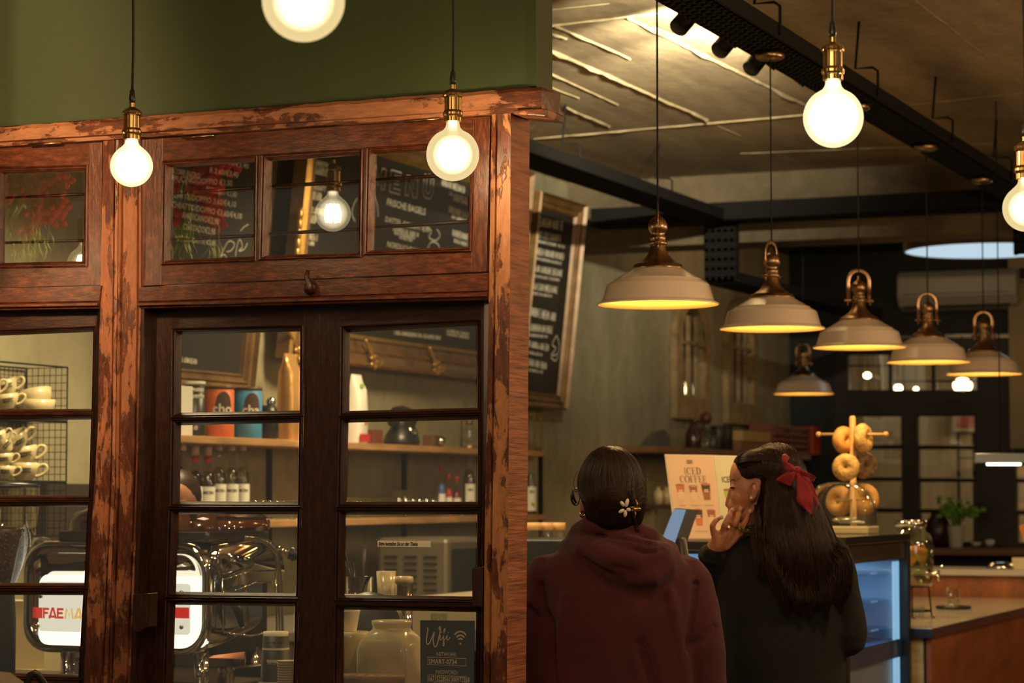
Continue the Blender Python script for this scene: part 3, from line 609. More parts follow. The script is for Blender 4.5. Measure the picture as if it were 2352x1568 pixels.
def tin(label, x0, x1, ytop, c, lid, words, RO=.0012):
    y = (sx(x0)+sx(x1))/2; k = pxm((x0+x1)/2); r = (x1-x0)*k/2*1.0; z = ZU; h = onX((x0+x1)/2, ytop, -4.98).z-z
    t = thing('coffee_tin', label, 'tin', (-4.98, y, z), 'tins on the upper shelf'); 
    mb = MB(); mb.lathe([(r*.97, 0), (r, .004), (r, h-.012)], (-4.98, y, z), 36); obj('tin_body', mb, c, t)
    mb = MB(); mb.lathe([(r*1.02, h-.013), (r*1.02, h-.001), (r*.97, h)], (-4.98, y, z), 36); obj('lid', mb, lid, t)
    # printed band wrapped on the face towards the room
    mb = MB(); cen = V((-4.98, y, z)); a0 = -radians(52)
    for wd, size, zz, mi, off in words:
        me_ = text_mesh(wd, size, 'CENTER', 0, .0008, 2); R1 = r+RO
        vs = []
        for a, b in me_[0]:
            an = a0+off+a/R1; vs.append(cen+V((R1*cos(an), R1*sin(an), zz*h+b)))
        mb.add(vs, me_[1], mi)
    return t, mb, cen, r, h, a0
IVORY = mat('ivory_print', (.75, .7, .55), .6); BROWN = mat('chocolate_brown', (.06, .025, .012), .5); INK = mat('dark_print', (.03, .02, .015), .6)
ORANGE = mat('orange_tin', (.62, .13, .03), .4); BLUE = mat('blue_tin', (.05, .22, .42), .4); BLKT = mat('black_tin', (.018, .016, .014), .4)
t, mb, cen, r, h, a0 = tin('black tin with ivory lettering on the upper shelf, leftmost tin', 422, 470, 876, BLKT, IVORY, [('ESPRESSO', .017, .82, 0, .05), ('PERFETTO', .017, .70, 0, .05)])
for k in range(9): an = a0+.1+.09*cos(k*.7); mb.add([cen+V(((r+.001)*cos(a0-.15+q*.3), (r+.001)*sin(a0-.15+q*.3), h*.12+.012*p)) for q, p in ((0, 0), (1, 0), (1.2, 1), (.8, 1.6), (.2, 1.5), (-.1, .8))], [list(range(6))])
obj('print', mb, IVORY, t, fixn=False)
def chotin(label, x0, x1, yt, c, word, small):
    t, mb, cen, r, h, a0 = tin(label, x0, x1, yt, c, BROWN, [(word, .058, .47, 0, .05)], .0045)
    obj('lettering', mb, IVORY, t, fixn=False)
    mb = MB(); vs = []
    for i in range(21):
        u_ = -1+i/10; hh_ = h*.27*sqrt(max(0, 1-u_*u_)); an = a0+.15+.62*u_
        vs += [cen+V(((r+.0008)*cos(an), (r+.0008)*sin(an), h*.62-hh_)), cen+V(((r+.0008)*cos(an), (r+.0008)*sin(an), h*.62+hh_))]
    mb.add(vs, [(2*i, 2*i+2, 2*i+3, 2*i+1) for i in range(20)])
    me_ = text_mesh(small, .014, 'CENTER', 0, 0, 2)
    for zz in (.93,): mb.add([cen+V(((r+.0008)*cos(a0+.1+a/r), (r+.0008)*sin(a0+.1+a/r), zz*h+b)) for a, b in me_[0]], me_[1])
    obj('badge', mb, BROWN, t, fixn=False)
chotin('orange tin with a brown round badge on the upper shelf', 471, 536, 887, ORANGE, 'cho', 'DAVI')
chotin('blue tin with a brown round badge on the upper shelf', 537, 601, 890, BLUE, 'cha', 'DAVID R')
mb = MB(); y = sx(405); mb.bx((-5.03, y-.06, ZU), (-4.93, y+.045, ZU+.2)); solo('white_box', 'narrow white carton at the left end of the upper shelf', 'box', mb, M_WHITE, bev=.003)
def bag(name, label, x0, x1, yt, m, extra=None, X=-4.98):
    y = (sx(x0)+sx(x1))/2; k = pxm((x0+x1)/2); w_ = (x1-x0)*k/2; h = onX((x0+x1)/2, yt, X).z-ZU; rings = []
    for z, sxx, syy in ((0, .9, 1), (.02, 1, 1), (.5, 1, 1.02), (.78, .85, .98), (.9, .35, .95), (1, .12, .93)):
        ring = []
        for i in range(20):
            a = 2*pi*i/20; ring.append(V((X+.045*sxx*(abs(cos(a))**.5)*(1 if cos(a) > 0 else -1)*(1+.06*noise.noise((i, z*4, w_*9))), y+w_*syy*(abs(sin(a))**.5)*(1 if sin(a) > 0 else -1), ZU+h*z)))
        rings.append(ring)
    t = thing(name, label, 'bag', (X, y, ZU)); mb = MB(); mb.loft(rings); obj('bag_body', mb, m, t); return t, y, w_, h
bag('coffee_bag', 'crumpled gold foil coffee bag on the upper shelf behind the left door leaf', 636, 694, 812, mat('gold_foil', (.75, .42, .15), .28, .6, bump=.7, bs=14))
t, y, w_, h = bag('coffee_bag', 'white coffee bag with a red band on the upper shelf', 792, 843, 860, mat('white_foil', (.8, .78, .72), .35, bump=.4, bs=14))
mb = MB(); mb.bx((-4.934, y-w_*.98, ZU+.01), (-4.932, y+w_*.98, ZU+.045)); obj('red_band', mb, mat('red_print', (.5, .03, .03), .5), t)
mb = MB(); mb.ell((-4.933, y+.01, ZU+.12), (.002, .02, .035)); obj('orange_figure_print', mb, mat('orange_print', (.7, .2, .06), .5), t)
mb = MB(); mb.bx((-4.944, y-.03, ZU+h*.80), (-4.940, y, ZU+h*.86)); obj('green_print', mb, mat('green_print', (.25, .5, .05), .5), t)
# black hand grinder, brown box, telephone, camera, siphon
t = thing('coffee_pot', 'black pot with shiny knob between the blue tin and the gold bag', 'pot', (-4.98, sx(617), ZU)); mb = MB(); mb.lathe([(.035, 0), (.045, .01), (.042, .12), (.03, .15)], t.location, 24); obj('pot_body', mb, M_PLAST, t); mb = MB(); mb.ell(V(t.location)+V((.01, 0, .165)), .022); obj('knob', mb, M_CHROME, t)
mb = MB(); y = sx(856); mb.bx((-5.02, y-.05, ZU), (-4.95, y+.05, ZU+.07)); solo('brown_box', 'small red-brown box beside the white coffee bag', 'box', mb, mat('redbrown_box', (.16, .045, .025), .5), bev=.003)
y = sx(923); k = pxm(923)
t = thing('telephone', 'old black rotary telephone on the upper shelf', 'telephone', (-4.98, y, ZU)); c = V(t.location)
mb = MB(); rg = []
for z, s in ((0, 1), (.02, 1), (.05, .93), (.09, .62), (.12, .42), (.135, .38)):
    rg.append([c+V((.085*s*cos(2*pi*i/28), .10*s*sin(2*pi*i/28), z)) for i in range(28)])
mb.loft(rg); obj('base', mb, M_PLAST, t)
mb = MB(); mb.tube([c+V((0, -.10, .135)), c+V((0, -.07, .165)), c+V((0, 0, .175)), c+V((0, .07, .165)), c+V((0, .10, .135))], [.03, .024, .02, .024, .03], 14)
mb.cap(c+V((0, -.1, .14)), c+V((0, -.1, .118)), .032); mb.cap(c+V((0, .1, .14)), c+V((0, .1, .118)), .032); obj('handset', mb, M_PLAST, t)
mb = MB(); q = V((1, 0, .6)).to_track_quat('Z', 'Y').to_matrix(); mb.lathe([(.0005, .01), (.034, .01), (.036, 0)], c+V((.055, 0, .075)), 24, q); obj('dial', mb, M_CHROME, t)
t = thing('camera', 'small brown leather-covered old camera beside the telephone', 'camera', (-4.97, sx(990), ZU)); c = V(t.location)
mb = MB(); mb.box(c+V((0, 0, .03)), (.06, .12, .06)); obj('camera_body', mb, mat('brown_leather', (.12, .055, .025), .5), t, bev=.006); mb = MB(); mb.lathe([(.022, 0), (.02, .03), (.0005, .03)], c+V((.03, 0, .03)), 20, V((1, 0, 0)).to_track_quat('Z', 'Y').to_matrix()); obj('lens', mb, M_CHROME, t)
t = thing('coffee_siphon', 'glass coffee siphon at the right end of the upper shelf', 'coffee maker', (-4.98, sx(1078), ZU)); c = V(t.location)
mb = MB(); mb.lathe([(.0005, .03), (.03, .034), (.05, .07), (.045, .10), (.015, .125), (.014, .14), (.04, .16), (.042, .25), (.04, .25)], c, 28, cap=False); obj('glass_globes', mb, M_CLEAR, t)
mb = MB(); mb.lathe([(.05, 0), (.05, .012), (.003, .014)], c, 24); mb.tube([c+V((-.045, 0, .01)), c+V((-.045, 0, .15)), c+V((0, 0, .15))], .005, 8); mb.lathe([(.017, .125), (.018, .145)], c, 20); obj('stand', mb, M_BRASS, t)
t = thing('lantern', 'small glass lantern with brass edges just right of the corner post', 'lantern', (-4.98, sx(1216), ZU+.02)); c = V(t.location)
for q in ((-1, -1), (-1, 1), (1, -1), (1, 1)): mb = MB(); mb.bx(c+V((q[0]*.05-.004, q[1]*.05-.004, 0)), c+V((q[0]*.05+.004, q[1]*.05+.004, .18))); obj('brass_edge', mb, M_BRASS, t)
mb = MB(); mb.bx(c+V((-.05, -.05, -.02)), c+V((.05, .05, .0))); obj('brass_plate', mb, M_BRASS, t)
mb = MB(); mb.bx(c+V((-.055, -.055, .18)), c+V((.055, .055, .19))); obj('brass_plate', mb, M_BRASS, t)
# syrup bottles
LBL = mat('syrup_label', (.75, .74, .66), .6); CAPW = mat('pale_pink_cap', (.6, .42, .4), .5); CAPR = mat('red_cap', (.5, .04, .04), .5); GREENP = mat('leaf_print', (.2, .32, .06), .6); YELP = mat('lemon_print', (.8, .55, .08), .6); PURP = mat('berry_print', (.2, .03, .08), .6)
def bottle(label, px, ytop, liquid, capm, words, fruit, X=-4.97, z0=None, r=.034, name='syrup_bottle', grp='syrup bottles on the lower shelf', band=False):
    z0 = ZL if z0 is None else z0; y = sx(px, X); h = onX(px, ytop, X).z-z0; c = V((X, y, z0)); t = thing(name, label, 'bottle', c, grp)
    mb = MB(); mb.lathe([(r*.9, 0), (r, .006), (r, h*.52), (r*.9, h*.60), (r*.42, h*.74), (r*.36, h*.9), (r*.40, h*.91), (r*.40, h*.93)], c, 28, cap=False); obj('glass_body', mb, M_CLEAR, t)
    mb = MB(); mb.lathe([(r*.86, .004), (r*.92, .008), (r*.92, h*.50), (r*.80, h*.59), (r*.3, h*.66)], c, 24); obj('syrup', mb, liquid, t)
    mb = MB(); mb.lathe([(r*.46, h*.86), (r*.46, h*.99), (r*.40, h)], c, 20); 
    if band: mb.lathe([(r*.44, h*.76), (r*.46, h*.84)], c, 20, mi=1)
    obj('cap', mb, [capm, CAPR if band else capm], t)
    mb = MB(); a0 = -radians(50); N = 10; R1 = r*1.012
    vs = [c+V((R1*cos(a0-.95+1.9*i/N), R1*sin(a0-.95+1.9*i/N), zz*h)) for i in range(N+1) for zz in (.06, .45)]; mb.add(vs, [(2*i, 2*i+2, 2*i+3, 2*i+1) for i in range(N)]); lb = obj('paper_label', mb, LBL, t, fixn=False)
    mb = MB(); R1 = r*1.03; me_ = text_mesh(words, .019, 'CENTER', 0, .0008, 2); mb.add([c+V((R1*cos(a0-.05+a/R1), R1*sin(a0-.05+a/R1), .35*h+b)) for a, b in me_[0]], me_[1], 0)
    for q in range(4):
        aa = a0+.15*cos(q*2.1)+.05; zz = .15*h+.012*sin(q*1.7)+.004*q; rr_ = .011-.001*q; mb.add([c+V((R1*cos(aa+rr_/R1*cos(w2)), R1*sin(aa+rr_/R1*cos(w2)), zz+rr_*sin(w2))) for w2 in [2*pi*i/8 for i in range(8)]], [list(range(8))], 1 if q < 2 else 2)
    obj('label_print', mb, [INK, fruit, GREENP], lb, fixn=False); return t
LQ = [glass('clear_syrup', (.72, .66, .48), .05, .05, .5), glass('pale_syrup', (.75, .62, .38), .05, .05, .5), glass('amber_syrup', (.6, .42, .24), .05, .05, .5)]
for i, (px, yt, lq, cp, fr_, lab, bd) in enumerate([(419, 1008, 1, CAPW, YELP, 'pale syrup bottle at the left edge of the row, behind the dark head', False), (449, 1020, 2, CAPW, PURP, 'amber syrup bottle with red-and-white neck label, second in the row', True), (478, 1021, 0, CAPW, PURP, 'syrup bottle with red-and-white neck label beside the three tall ones', True),
        (503, 1008, 0, CAPW, PURP, 'tall clear syrup bottle, first of the three pale-capped ones', False), (532, 1009, 0, CAPW, GREENP, 'tall clear syrup bottle, middle of the three pale-capped ones', False), (557, 1009, 0, CAPW, YELP, 'tall clear syrup bottle with lemon label, right end of the row', False)]):
    bottle(lab, px, yt, LQ[lq], cp, 'MON', fr_, -4.97-.012*(i % 2), band=bd)
bottle('slim blue-labelled bottle before the tall glasses', 1014, 1070, mat('blue_liquid', (.06, .12, .4), .3), CAPR, '', BLUE, r=.022, name='bottle', grp='bottles at the right end of the lower shelf')
bottle('slim dark red bottle, left of two', 1031, 1088, CAPR, CAPR, '', CAPR, r=.02, name='bottle', grp='bottles at the right end of the lower shelf')
bottle('dark red bottle, right of two', 1049, 1093, mat('wine_liquid', (.16, .01, .02), .3), CAPR, '', CAPR, r=.024, name='bottle', grp='bottles at the right end of the lower shelf')
bottle('tall syrup bottle with white cap seen behind the edge of the right door leaf', 1078, 1022, LQ[0], CAPW, 'MO', PURP, r=.032, name='bottle', grp='bottles at the right end of the lower shelf')
bottle('syrup bottle just right of the corner post', 1219, 1040, LQ[1], CAPW, 'MO', YELP, r=.034, name='bottle', grp='bottles at the right end of the lower shelf')
# drinking glasses
def drinkglass(px, X, h, r, lab, grp, z=None, first={}):
    z = ZL if z is None else z; key = (h, r)
    if key not in first:
        mb = MB(); mb.lathe([(.001, .003), (r*.8, .001), (r*.85, .006), (r, h), (r*.93, h), (r*.78, .012), (.001, .012)], (0, 0, 0), 20, cap=False)
        o = obj('drinking_glass', mb, M_CLEAR, fixn=False); first[key] = o
    else: o = first[key].copy(); COL.objects.link(o)
    o.location = (X, sx(px, X), z); tag(o, lab, 'glass', grp); return o
k = 0
for row, X in ((0, -4.94), (1, -5.02)):
    for px in range(582, 690, 17): drinkglass(px+row*7, X, .085, .03, 'clear tumbler among the rows left of the door seam', 'tumblers beside the syrup bottles')
    for px in range(795, 905, 16): drinkglass(px+row*7, X, .095, .028, 'clear tumbler in the sparkling rows behind the right door leaf', 'tumblers in the middle of the lower shelf')
    for px in range(915, 1004, 16): drinkglass(px+row*7, X, .13, .03, 'tall clear glass in the rows right of the tumblers', 'tall glasses on the lower shelf')
# items on the back counter behind the right door leaf
t = thing('oven', 'small steel oven with slotted side on the back counter', 'oven', (-4.7, 10.2, .96))
mb = MB(); mb.bx((-4.86, 10.0, .96), (-4.5, 10.45, 1.30)); obj('casing', mb, mat('dull_steel', (.26, .22, .16), .4, .8), t, bev=.02)
for i in range(3):
    for j in range(6): mb = MB(); mb.bx((-4.82+i*.1, 9.994, 1.06+j*.03), (-4.755+i*.1, 9.999, 1.068+j*.03)); obj('vent_slot', mb, M_BLACK, t)
mb = MB(); mb.bx((-4.499, 10.04, 1.0), (-4.494, 10.36, 1.25)); obj('door_glass', mb, M_PLAST, t)
mb = MB(); mb.bx((-4.46, 10.5, .96), (-4.1, 10.9, 1.27)); 
t = thing('microwave', 'pale microwave with dark door at the right of the steel oven', 'microwave', (-4.55, 10.75, .96)); mb = MB(); mb.bx((-4.9, 10.52, .96), (-4.5, 11.0, 1.26)); obj('casing', mb, mat('pale_steel', (.5, .47, .38), .35, .3), t, bev=.01); mb = MB(); mb.bx((-4.499, 10.55, 1.0), (-4.494, 10.85, 1.22)); obj('door', mb, M_PLAST, t)
Yc = 6.55
def con(px, Y): return onY(px, 1370, Y).x
def lat(name, label, cat, px, Y, z, prof, m, grp=None, n=28, **k): mb = MB(); mb.lathe(prof, (con(px, Y), Y, z), n, **k); return solo(name, label, cat, mb, m, grp)
zt = lambda py, Y, px=900: onY(px, py, Y).z
t = thing('utensil_jar', 'steel jar holding black utensils behind the right door leaf', 'jar', (con(826, Yc), Yc, .92)); c = V(t.location); h = zt(1325, Yc)-.92
mb = MB(); mb.lathe([(.04, 0), (.042, h), (.038, h), (.036, .01)], c, 28); obj('steel_cup', mb, M_CHROME, t)
for a, b, nm in ((808, 1290, 'spatula'), (838, 1252, 'tongs'), (790, 1265, 'whisk')):
    mb = MB(); e = onY(a, b, Yc); s0 = c+V((0, 0, h*.6)); mb.tube([s0, s0.lerp(e, .6), e], [.005, .008, .011], 10, flat=.5); obj(nm, mb, M_PLAST, t)
t = thing('canister', 'steel canister with a cream lid behind the right door leaf', 'canister', (con(928, Yc), Yc, .92)); c = V(t.location); h = zt(1322, Yc)-.92
mb = MB(); mb.lathe([(.026, 0), (.026, h-.015)], c, 28); obj('steel_body', mb, M_CHROME, t); mb = MB(); mb.lathe([(.028, h-.02), (.028, h-.002), (.02, h)], c, 28); obj('lid', mb, M_CERAM, t)
h = zt(1312, Yc)-.92
lat('jug', 'tall cream plastic jug left of the steel canister', 'jug', 887, Yc+.03, .92, [(.028, 0), (.03, .02), (.026, h*.8), (.03, h)], M_CERAM)
lat('sugar_shaker', 'small sugar shaker with domed steel lid', 'shaker', 868, Yc-.1, .92, [(.022, 0), (.024, .15), (.024, .165), (.018, .185), (.006, .195)], M_STEEL)
lat('jam_jar', 'greenish glass jar beside the steel canister', 'jar', 1008, Yc, .92, [(.03, 0), (.032, .02), (.032, .19), (.024, .21), (.025, .225)], glass('green_glass', (.75, .85, .6), .06, .05, .8), cap=False)
t = thing('saucepan_lid', 'big black rounded pan lid leaning behind the white jars', 'pan', onY(845, 1400, 6.45)); c = V(t.location); q = V((.2, -1, .25)).to_track_quat('Z', 'Y').to_matrix(); mb = MB(); mb.lathe([(.0005, .02), (.06, .018), (.10, .008), (.115, 0), (.112, -.004)], c-V((0, 0, .06)), 40, q); obj('lid_disc', mb, M_PLAST, t)
# white ceramic jars
t = thing('ceramic_jar', 'big square-shouldered cream ceramic jar beside the wifi notice', 'jar', (con(900, 5.85), 5.85, .92)); c = V(t.location); h = zt(1424, 5.85)-.92; w_ = .0755; mb = MB(); rg = []
for z, s, e in ((0, .93, .25), (.01, 1, .25), (h*.68, 1, .25), (h*.78, .95, .4), (h*.87, .78, .8), (h*.90, .70, 1), (h*.93, .68, 1), (h*.97, .73, 1), (h, .71, 1), (h, .62, 1), (h*.9, .6, 1)):
    ring = []
    for i in range(48):
        a = 2*pi*i/48; ca, sa = cos(a), sin(a); ring.append(c+V((w_*s*abs(ca)**e*(1 if ca > 0 else -1), w_*s*abs(sa)**e*(1 if sa > 0 else -1), z)))
    rg.append(ring)
mb.loft(rg); obj('jar_body', mb, M_CERAM, t)
h2 = zt(1452, 5.9)-.92
lat('ceramic_jar', 'round cream ceramic jar under the stack of paper cups', 'jar', 800, 5.9, .92, [(.05, 0), (.06, .01), (.062, h2-.03), (.066, h2-.02), (.066, h2-.006), (.06, h2)], M_CERAM)
PAPER = mat('white_paper', (.75, .68, .52), .6); KRAFT = mat('kraft_carton', (.36, .21, .10), .8, bump=.3)
z = .92+h2
for i in range(6): lat('paper_cup', 'white paper cup in the stack on the round cream jar, number %s from the top' % ['six', 'five', 'four', 'three', 'two', 'one'][i], 'cup', 802, 5.9, z+.0085*i if i else z, [(.02, 0), (.0205, .002), (.029, .052), (.0305, .054), (.0305, .058), (.028, .058)], PAPER, 'white paper cups stacked on the cream jar')
t = thing('cup_carrier', 'brown moulded carton cup tray at the bottom of the right door leaf', 'cup tray', (con(855, 5.68), 5.68, .92)); c = V(t.location); htop = zt(1551, 5.68)-.92; mb = MB()
rg = []
for z, s in ((0, .8), (htop*.9, 1.0), (htop, 1.02), (htop*1.0, .95), (htop*.6, .85)):
    rg.append([c+V((.088*s*abs(cos(a))**.6*(1 if cos(a) > 0 else -1), .045*s*abs(sin(a))**.6*(1 if sin(a) > 0 else -1), z)) for a in [2*pi*i/32 for i in range(32)]])
mb.loft(rg)
for i in range(-2, 3): mb.ell(c+V((i*.033, 0, htop*.9)), (.012, .018, .012))
obj('carton_tray', mb, KRAFT, t)
# stacked cups beside the machine
DKC = mat('black_paper_cup', (.014, .012, .012), .5)
t = thing('paper_cup_stack', 'tall stack of upturned black paper cups beside the espresso machine', 'cup stack', (con(634, 6.0), 6.0, .92)); c = V(t.location); h = zt(1450, 6.0, 634)-.92
mb = MB(); mb.lathe([(.0445, .0), (.045, .004), (.0365, h-.012), (.034, h-.012), (.034, h-.03)], c, 36); obj('cup', mb, DKC, t)
mb = MB(); mb.lathe([(.0352, h-.022), (.0352, h), (.0335, h), (.0335, h-.006), (.001, h-.006)], c, 36); mb.lathe([(.0385, h-.050), (.0372, h-.034), (.0372, h-.033)], c, 36, cap=False)
for zz in (.02, .035, .05): mb.lathe([(.0465, zz), (.047, zz+.003), (.0465, zz+.006)], c, 36, cap=False)
obj('rim', mb, PAPER, t)
mb = MB(); 
for wd, zz, szz, off in (('oitenia', .10, .016, -.1), ('altro del caffe', h-.037, .009, 0)):
    me_ = text_mesh(wd, szz, 'CENTER', 0, .0004, 2); R1 = .0405 if zz < .2 else .0386; a0 = -radians(68)
    mb.add([c+V((R1*cos(a0+off-a/R1), R1*sin(a0+off-a/R1), zz-b+.01)) for a, b in me_[0]], me_[1], 1)
R1 = .0402; mb.add([c+V((R1*cos(-radians(68)-.1+q/8*.9-.45), R1*sin(-radians(68)-.1+q/8*.9-.45), zz)) for q in range(9) for zz in (.088, .118)], [(2*i, 2*i+2, 2*i+3, 2*i+1) for i in range(8)], 0)
obj('print', mb, [PAPER, INK], t, fixn=False)
z = .92
for i in range(12): lat('paper_cup', 'small brown-white paper cup in the low stack, %s of twelve from the bottom' % 'first second third fourth fifth sixth seventh eighth ninth tenth eleventh twelfth'.split()[i], 'cup', 660, 5.78, .92+.0068*i, [(.019, 0), (.0195, .002), (.0235, .052), (.0255, .053), (.0255, .057), (.023, .057)], mat('kraft_white_cup', (.55, .42, .28), .7) if i == 0 else bpy.data.materials['kraft_white_cup'], 'small paper cups stacked beside the black cup stack')
# ---------------------------------------------------------------- espresso machine
ym = 6.2; xl = onY(52, 1400, ym).x; xr = onY(478, 1400, ym).x; yb = onX(640, 1400, xr).y
t = thing('espresso_machine', 'big chrome espresso machine with a lit white back panel', 'espresso machine', ((xl+xr)/2, ym, .92))
W_ = xr-xl; zb = zt(1503, ym, 260); ztp = zt(1243, ym, 260); cx = (xl+xr)/2; cz = (zb+ztp)/2
def rrect(x0, x1, z0, z1, r, y, n=8):
    out = []
    for (cx_, cz_, a0) in ((x1-r, z1-r, 0), (x0+r, z1-r, 90), (x0+r, z0+r, 180), (x1-r, z0+r, 270)):
        for i in range(n+1): a = radians(a0+90*i/n); out.append(V((cx_+r*cos(a), y, cz_+r*sin(a))))
    return out
mb = MB(); rg = [rrect(xl+i_, xr-i_, zb+i_, ztp-i_*1.2, .085-i_*.5, y) for i_, y in ((.05, ym+.03), (.03, ym+.012), (.012, ym-.01), (.004, ym-.004), (0, ym+.015), (0, ym+.12), (.01, ym+.2), (.03, yb-.05), (.04, yb))]
mb.loft(rg); obj('chrome_housing', mb, M_CHROME, t)
px0 = onY(82, 1400, ym-.012).x; px1 = onY(468, 1400, ym-.012).x; pz0 = zt(1487, ym-.012, 300); pz1 = zt(1322, ym-.012, 300)
mb = MB(); mb.prism(rrect(px0, px1, pz0, pz1, .035, ym+.004), (0, .02, 0)); obj('lit_panel', mb, glow('lit_sign_panel', (1, .93, .72), 1.9), t)
px2 = onY(437, 1400, ym).x; mb = MB(); mb.prism(rrect(px0+.004, px2, zt(1470, ym), zt(1348, ym), .012, ym-.002), (0, .003, 0)); sp = obj('sign_plate', mb, glow('sign_plate_glow', (1, .93, .74), .95), t)
mb = MB(); RED = glow('red_sign_print', (.75, .05, .03), .9); ORN = glow('amber_sign_print', (1, .6, .12), .95)
s0 = onY(82, 1419, ym-.004); s1 = onY(97, 1395, ym-.004); mb.bx((s0.x, ym-.0035, s0.z), (s1.x, ym-.0025, s1.z))
s2 = onY(393, 1419, ym-.004); s3 = onY(434, 1395, ym-.004); mb.bx((s2.x, ym-.0035, s2.z), (s3.x, ym-.0025, s3.z))
hh = s1.z-s0.z; kx = (onY(190, 1400, ym).x-onY(100, 1400, ym).x)/90
def letter(L_, x0, wd, mi):   # wide squared sign letters
    o = V((x0, ym-.004, s0.z)); th = .0068
    S = {'F': [[(0, 0), (0, hh)], [(-.004, hh-th/2), (wd, hh-th/2)], [(0, hh*.52), (wd*.8, hh*.52)]], 'A': [[(0, 0), (wd*.45, hh), (wd*.55, hh), (wd, 0)], [(-.003, hh*.18), (wd, hh*.18)]],
         'E': [[(0, 0), (0, hh)], [(0, hh-th/2), (wd, hh-th/2)], [(0, hh*.52), (wd*.85, hh*.52)], [(0, th/2), (wd, th/2)]], 'M': [[(0, 0), (wd*.2, hh), (wd*.5, hh*.25), (wd*.8, hh), (wd, 0)]]}[L_]
    for s_ in S: mb.stroke(s_, th, o, (1, 0, 0), (0, 0, 1), mi)
for L_, a, b, mi in (('F', 101, 113, 0), ('A', 114, 129, 0), ('E', 133, 146, 0), ('M', 150, 168, 1), ('A', 173, 189, 1)):
    letter(L_, onY(a, 1400, ym-.004).x, (b-a)*kx, mi)
obj('sign_lettering', mb, [RED, ORN], sp, fixn=False)
mb = MB()
for a, b in ((88, 1437), (95, 1369), (418, 1440), (418, 1360)):
    p = onY(a, b, ym-.006); mb.lathe([(.006, 0), (.006, .006), (.0005, .007)], p, 14, V((0, -1, 0)).to_track_quat('Z', 'Y').to_matrix())
obj('panel_screw', mb, M_STEEL, t)
mb = MB(); mb.bx((xl+.10, ym+.03, ztp-.002), (xr-.02, yb-.02, ztp+.03)); obj('cup_gallery', mb, M_PLAST, t, bev=.01)
AMB = glass('amber_acrylic', (.42, .26, .16), .07, .08, .7)
mb = MB(); rg = []
for z, s in ((.03, 1), (.06, 1), (.085, .93), (.10, .8), (.105, .5), (.106, .02)):
    rg.append([V((cx+.06+(W_/2-.03)*s*abs(cos(a))**.5*(1 if cos(a) > 0 else -1), (ym+yb)/2+(.2)*s*abs(sin(a))**.5*(1 if sin(a) > 0 else -1), ztp+z)) for a in [2*pi*i/40 for i in range(40)]])
mb.loft(rg, cap=False); obj('amber_lid', mb, AMB, t)
# side: sloping chrome cowl, tube frame, wire guard, group handle
xs = xr-.03
def SP(px, py, x=None): return onX(px, py, xs+.02 if x is None else x)
mb = MB(); prof = [SP(482, 1300), SP(492, 1262), SP(560, 1248), SP(610, 1246), SP(632, 1262), SP(640, 1300), SP(640, 1330), SP(570, 1335), SP(505, 1350)]
q0 = [p+V((.02, 0, 0)) for p in prof]; q1 = [p-V((.12, 0, 0)) for p in prof]; mid = [p+V((.012, 0, .012)) for p in prof]
mb.loft([q1, mid, q0], 0, True); obj('side_cowl', mb, M_CHROME, t)
mb = MB(); mb.tube(spl([tuple(SP(*p, xs+.05)) for p in ((562, 1234), (585, 1236), (612, 1246), (632, 1270), (640, 1310), (644, 1380), (647, 1460))]), .0085, 10); obj('side_tube', mb, M_CHROME, t)
mb = MB(); 
for pl_ in (((511, 1331), (570, 1313), (633, 1309)), ((511, 1331), (513, 1452)), ((513, 1452), (575, 1460), (634, 1449)), ((633, 1309), (636, 1450)), ((540, 1356), (585, 1338), (622, 1336))): mb.tube([SP(a, b, xs+.045) for a, b in pl_], .0032, 8)
obj('wire_guard', mb, M_CHROME, t)
mb = MB(); mb.tube([SP(538, 1385, xs+.06), SP(548, 1405, xs+.06), SP(556, 1438, xs+.06)], [.012, .014, .007], 12); obj('group_handle', mb, M_PLAST, t)
mb = MB(); mb.bx((xs-.02, ym+.1, zb), (xs+.0, yb-.02, ztp-.1)); obj('side_plate', mb, M_PLAST, t)
mb = MB(); mb.tube([SP(640, 1262, xs+.03), SP(668, 1272, xs+.03)], .011, 12); obj('steam_pipe', mb, M_CHROME, t)
mb = MB(); c = SP(674, 1272, xs+.03); mb.lathe([(.014, -.012), (.02, -.01), (.02, .01), (.014, .012)], c, 16, V((0, 1, 0)).to_track_quat('Z', 'Y').to_matrix(), flute=8, fd=.08); obj('steam_knob', mb, M_PLAST, t)
for x, y in ((xl+.13, ym+.05), (xr-.05, ym+.05), (xl+.13, yb-.08), (xr-.05, yb-.08)): mb = MB(); mb.lathe([(.018, .92), (.022, .925), (.022, zb+.01)], (x, y, 0), 20); obj('leg', mb, M_CHROME, t)
mb = MB(); mb.bx((xl+.1, ym+.12, .93), (xr+.02, yb+.02, .985)); obj('drip_tray', mb, M_CHROME, t, bev=.006)
# cups keeping warm under the amber lid
CUPM = mat('warm_cup', (.55, .42, .36), .3)
for i, (dx, dy) in enumerate(((-.2, -.08), (-.2, .08), (-.05, -.08), (-.05, .08), (.1, -.08), (.1, .08))):
    mb = MB(); mb.lathe([(.028, 0), (.03, .004), (.024, .05), (.02, .056), (.001, .056)], (cx+.05+dx, (ym+yb)/2+dy, ztp+.03), 24); solo('espresso_cup', 'upturned espresso cup under the amber machine lid, %s' % ['far left front', 'far left back', 'middle front', 'middle back', 'right front', 'right back'][i], 'cup', mb, CUPM, 'espresso cups warming on the machine')
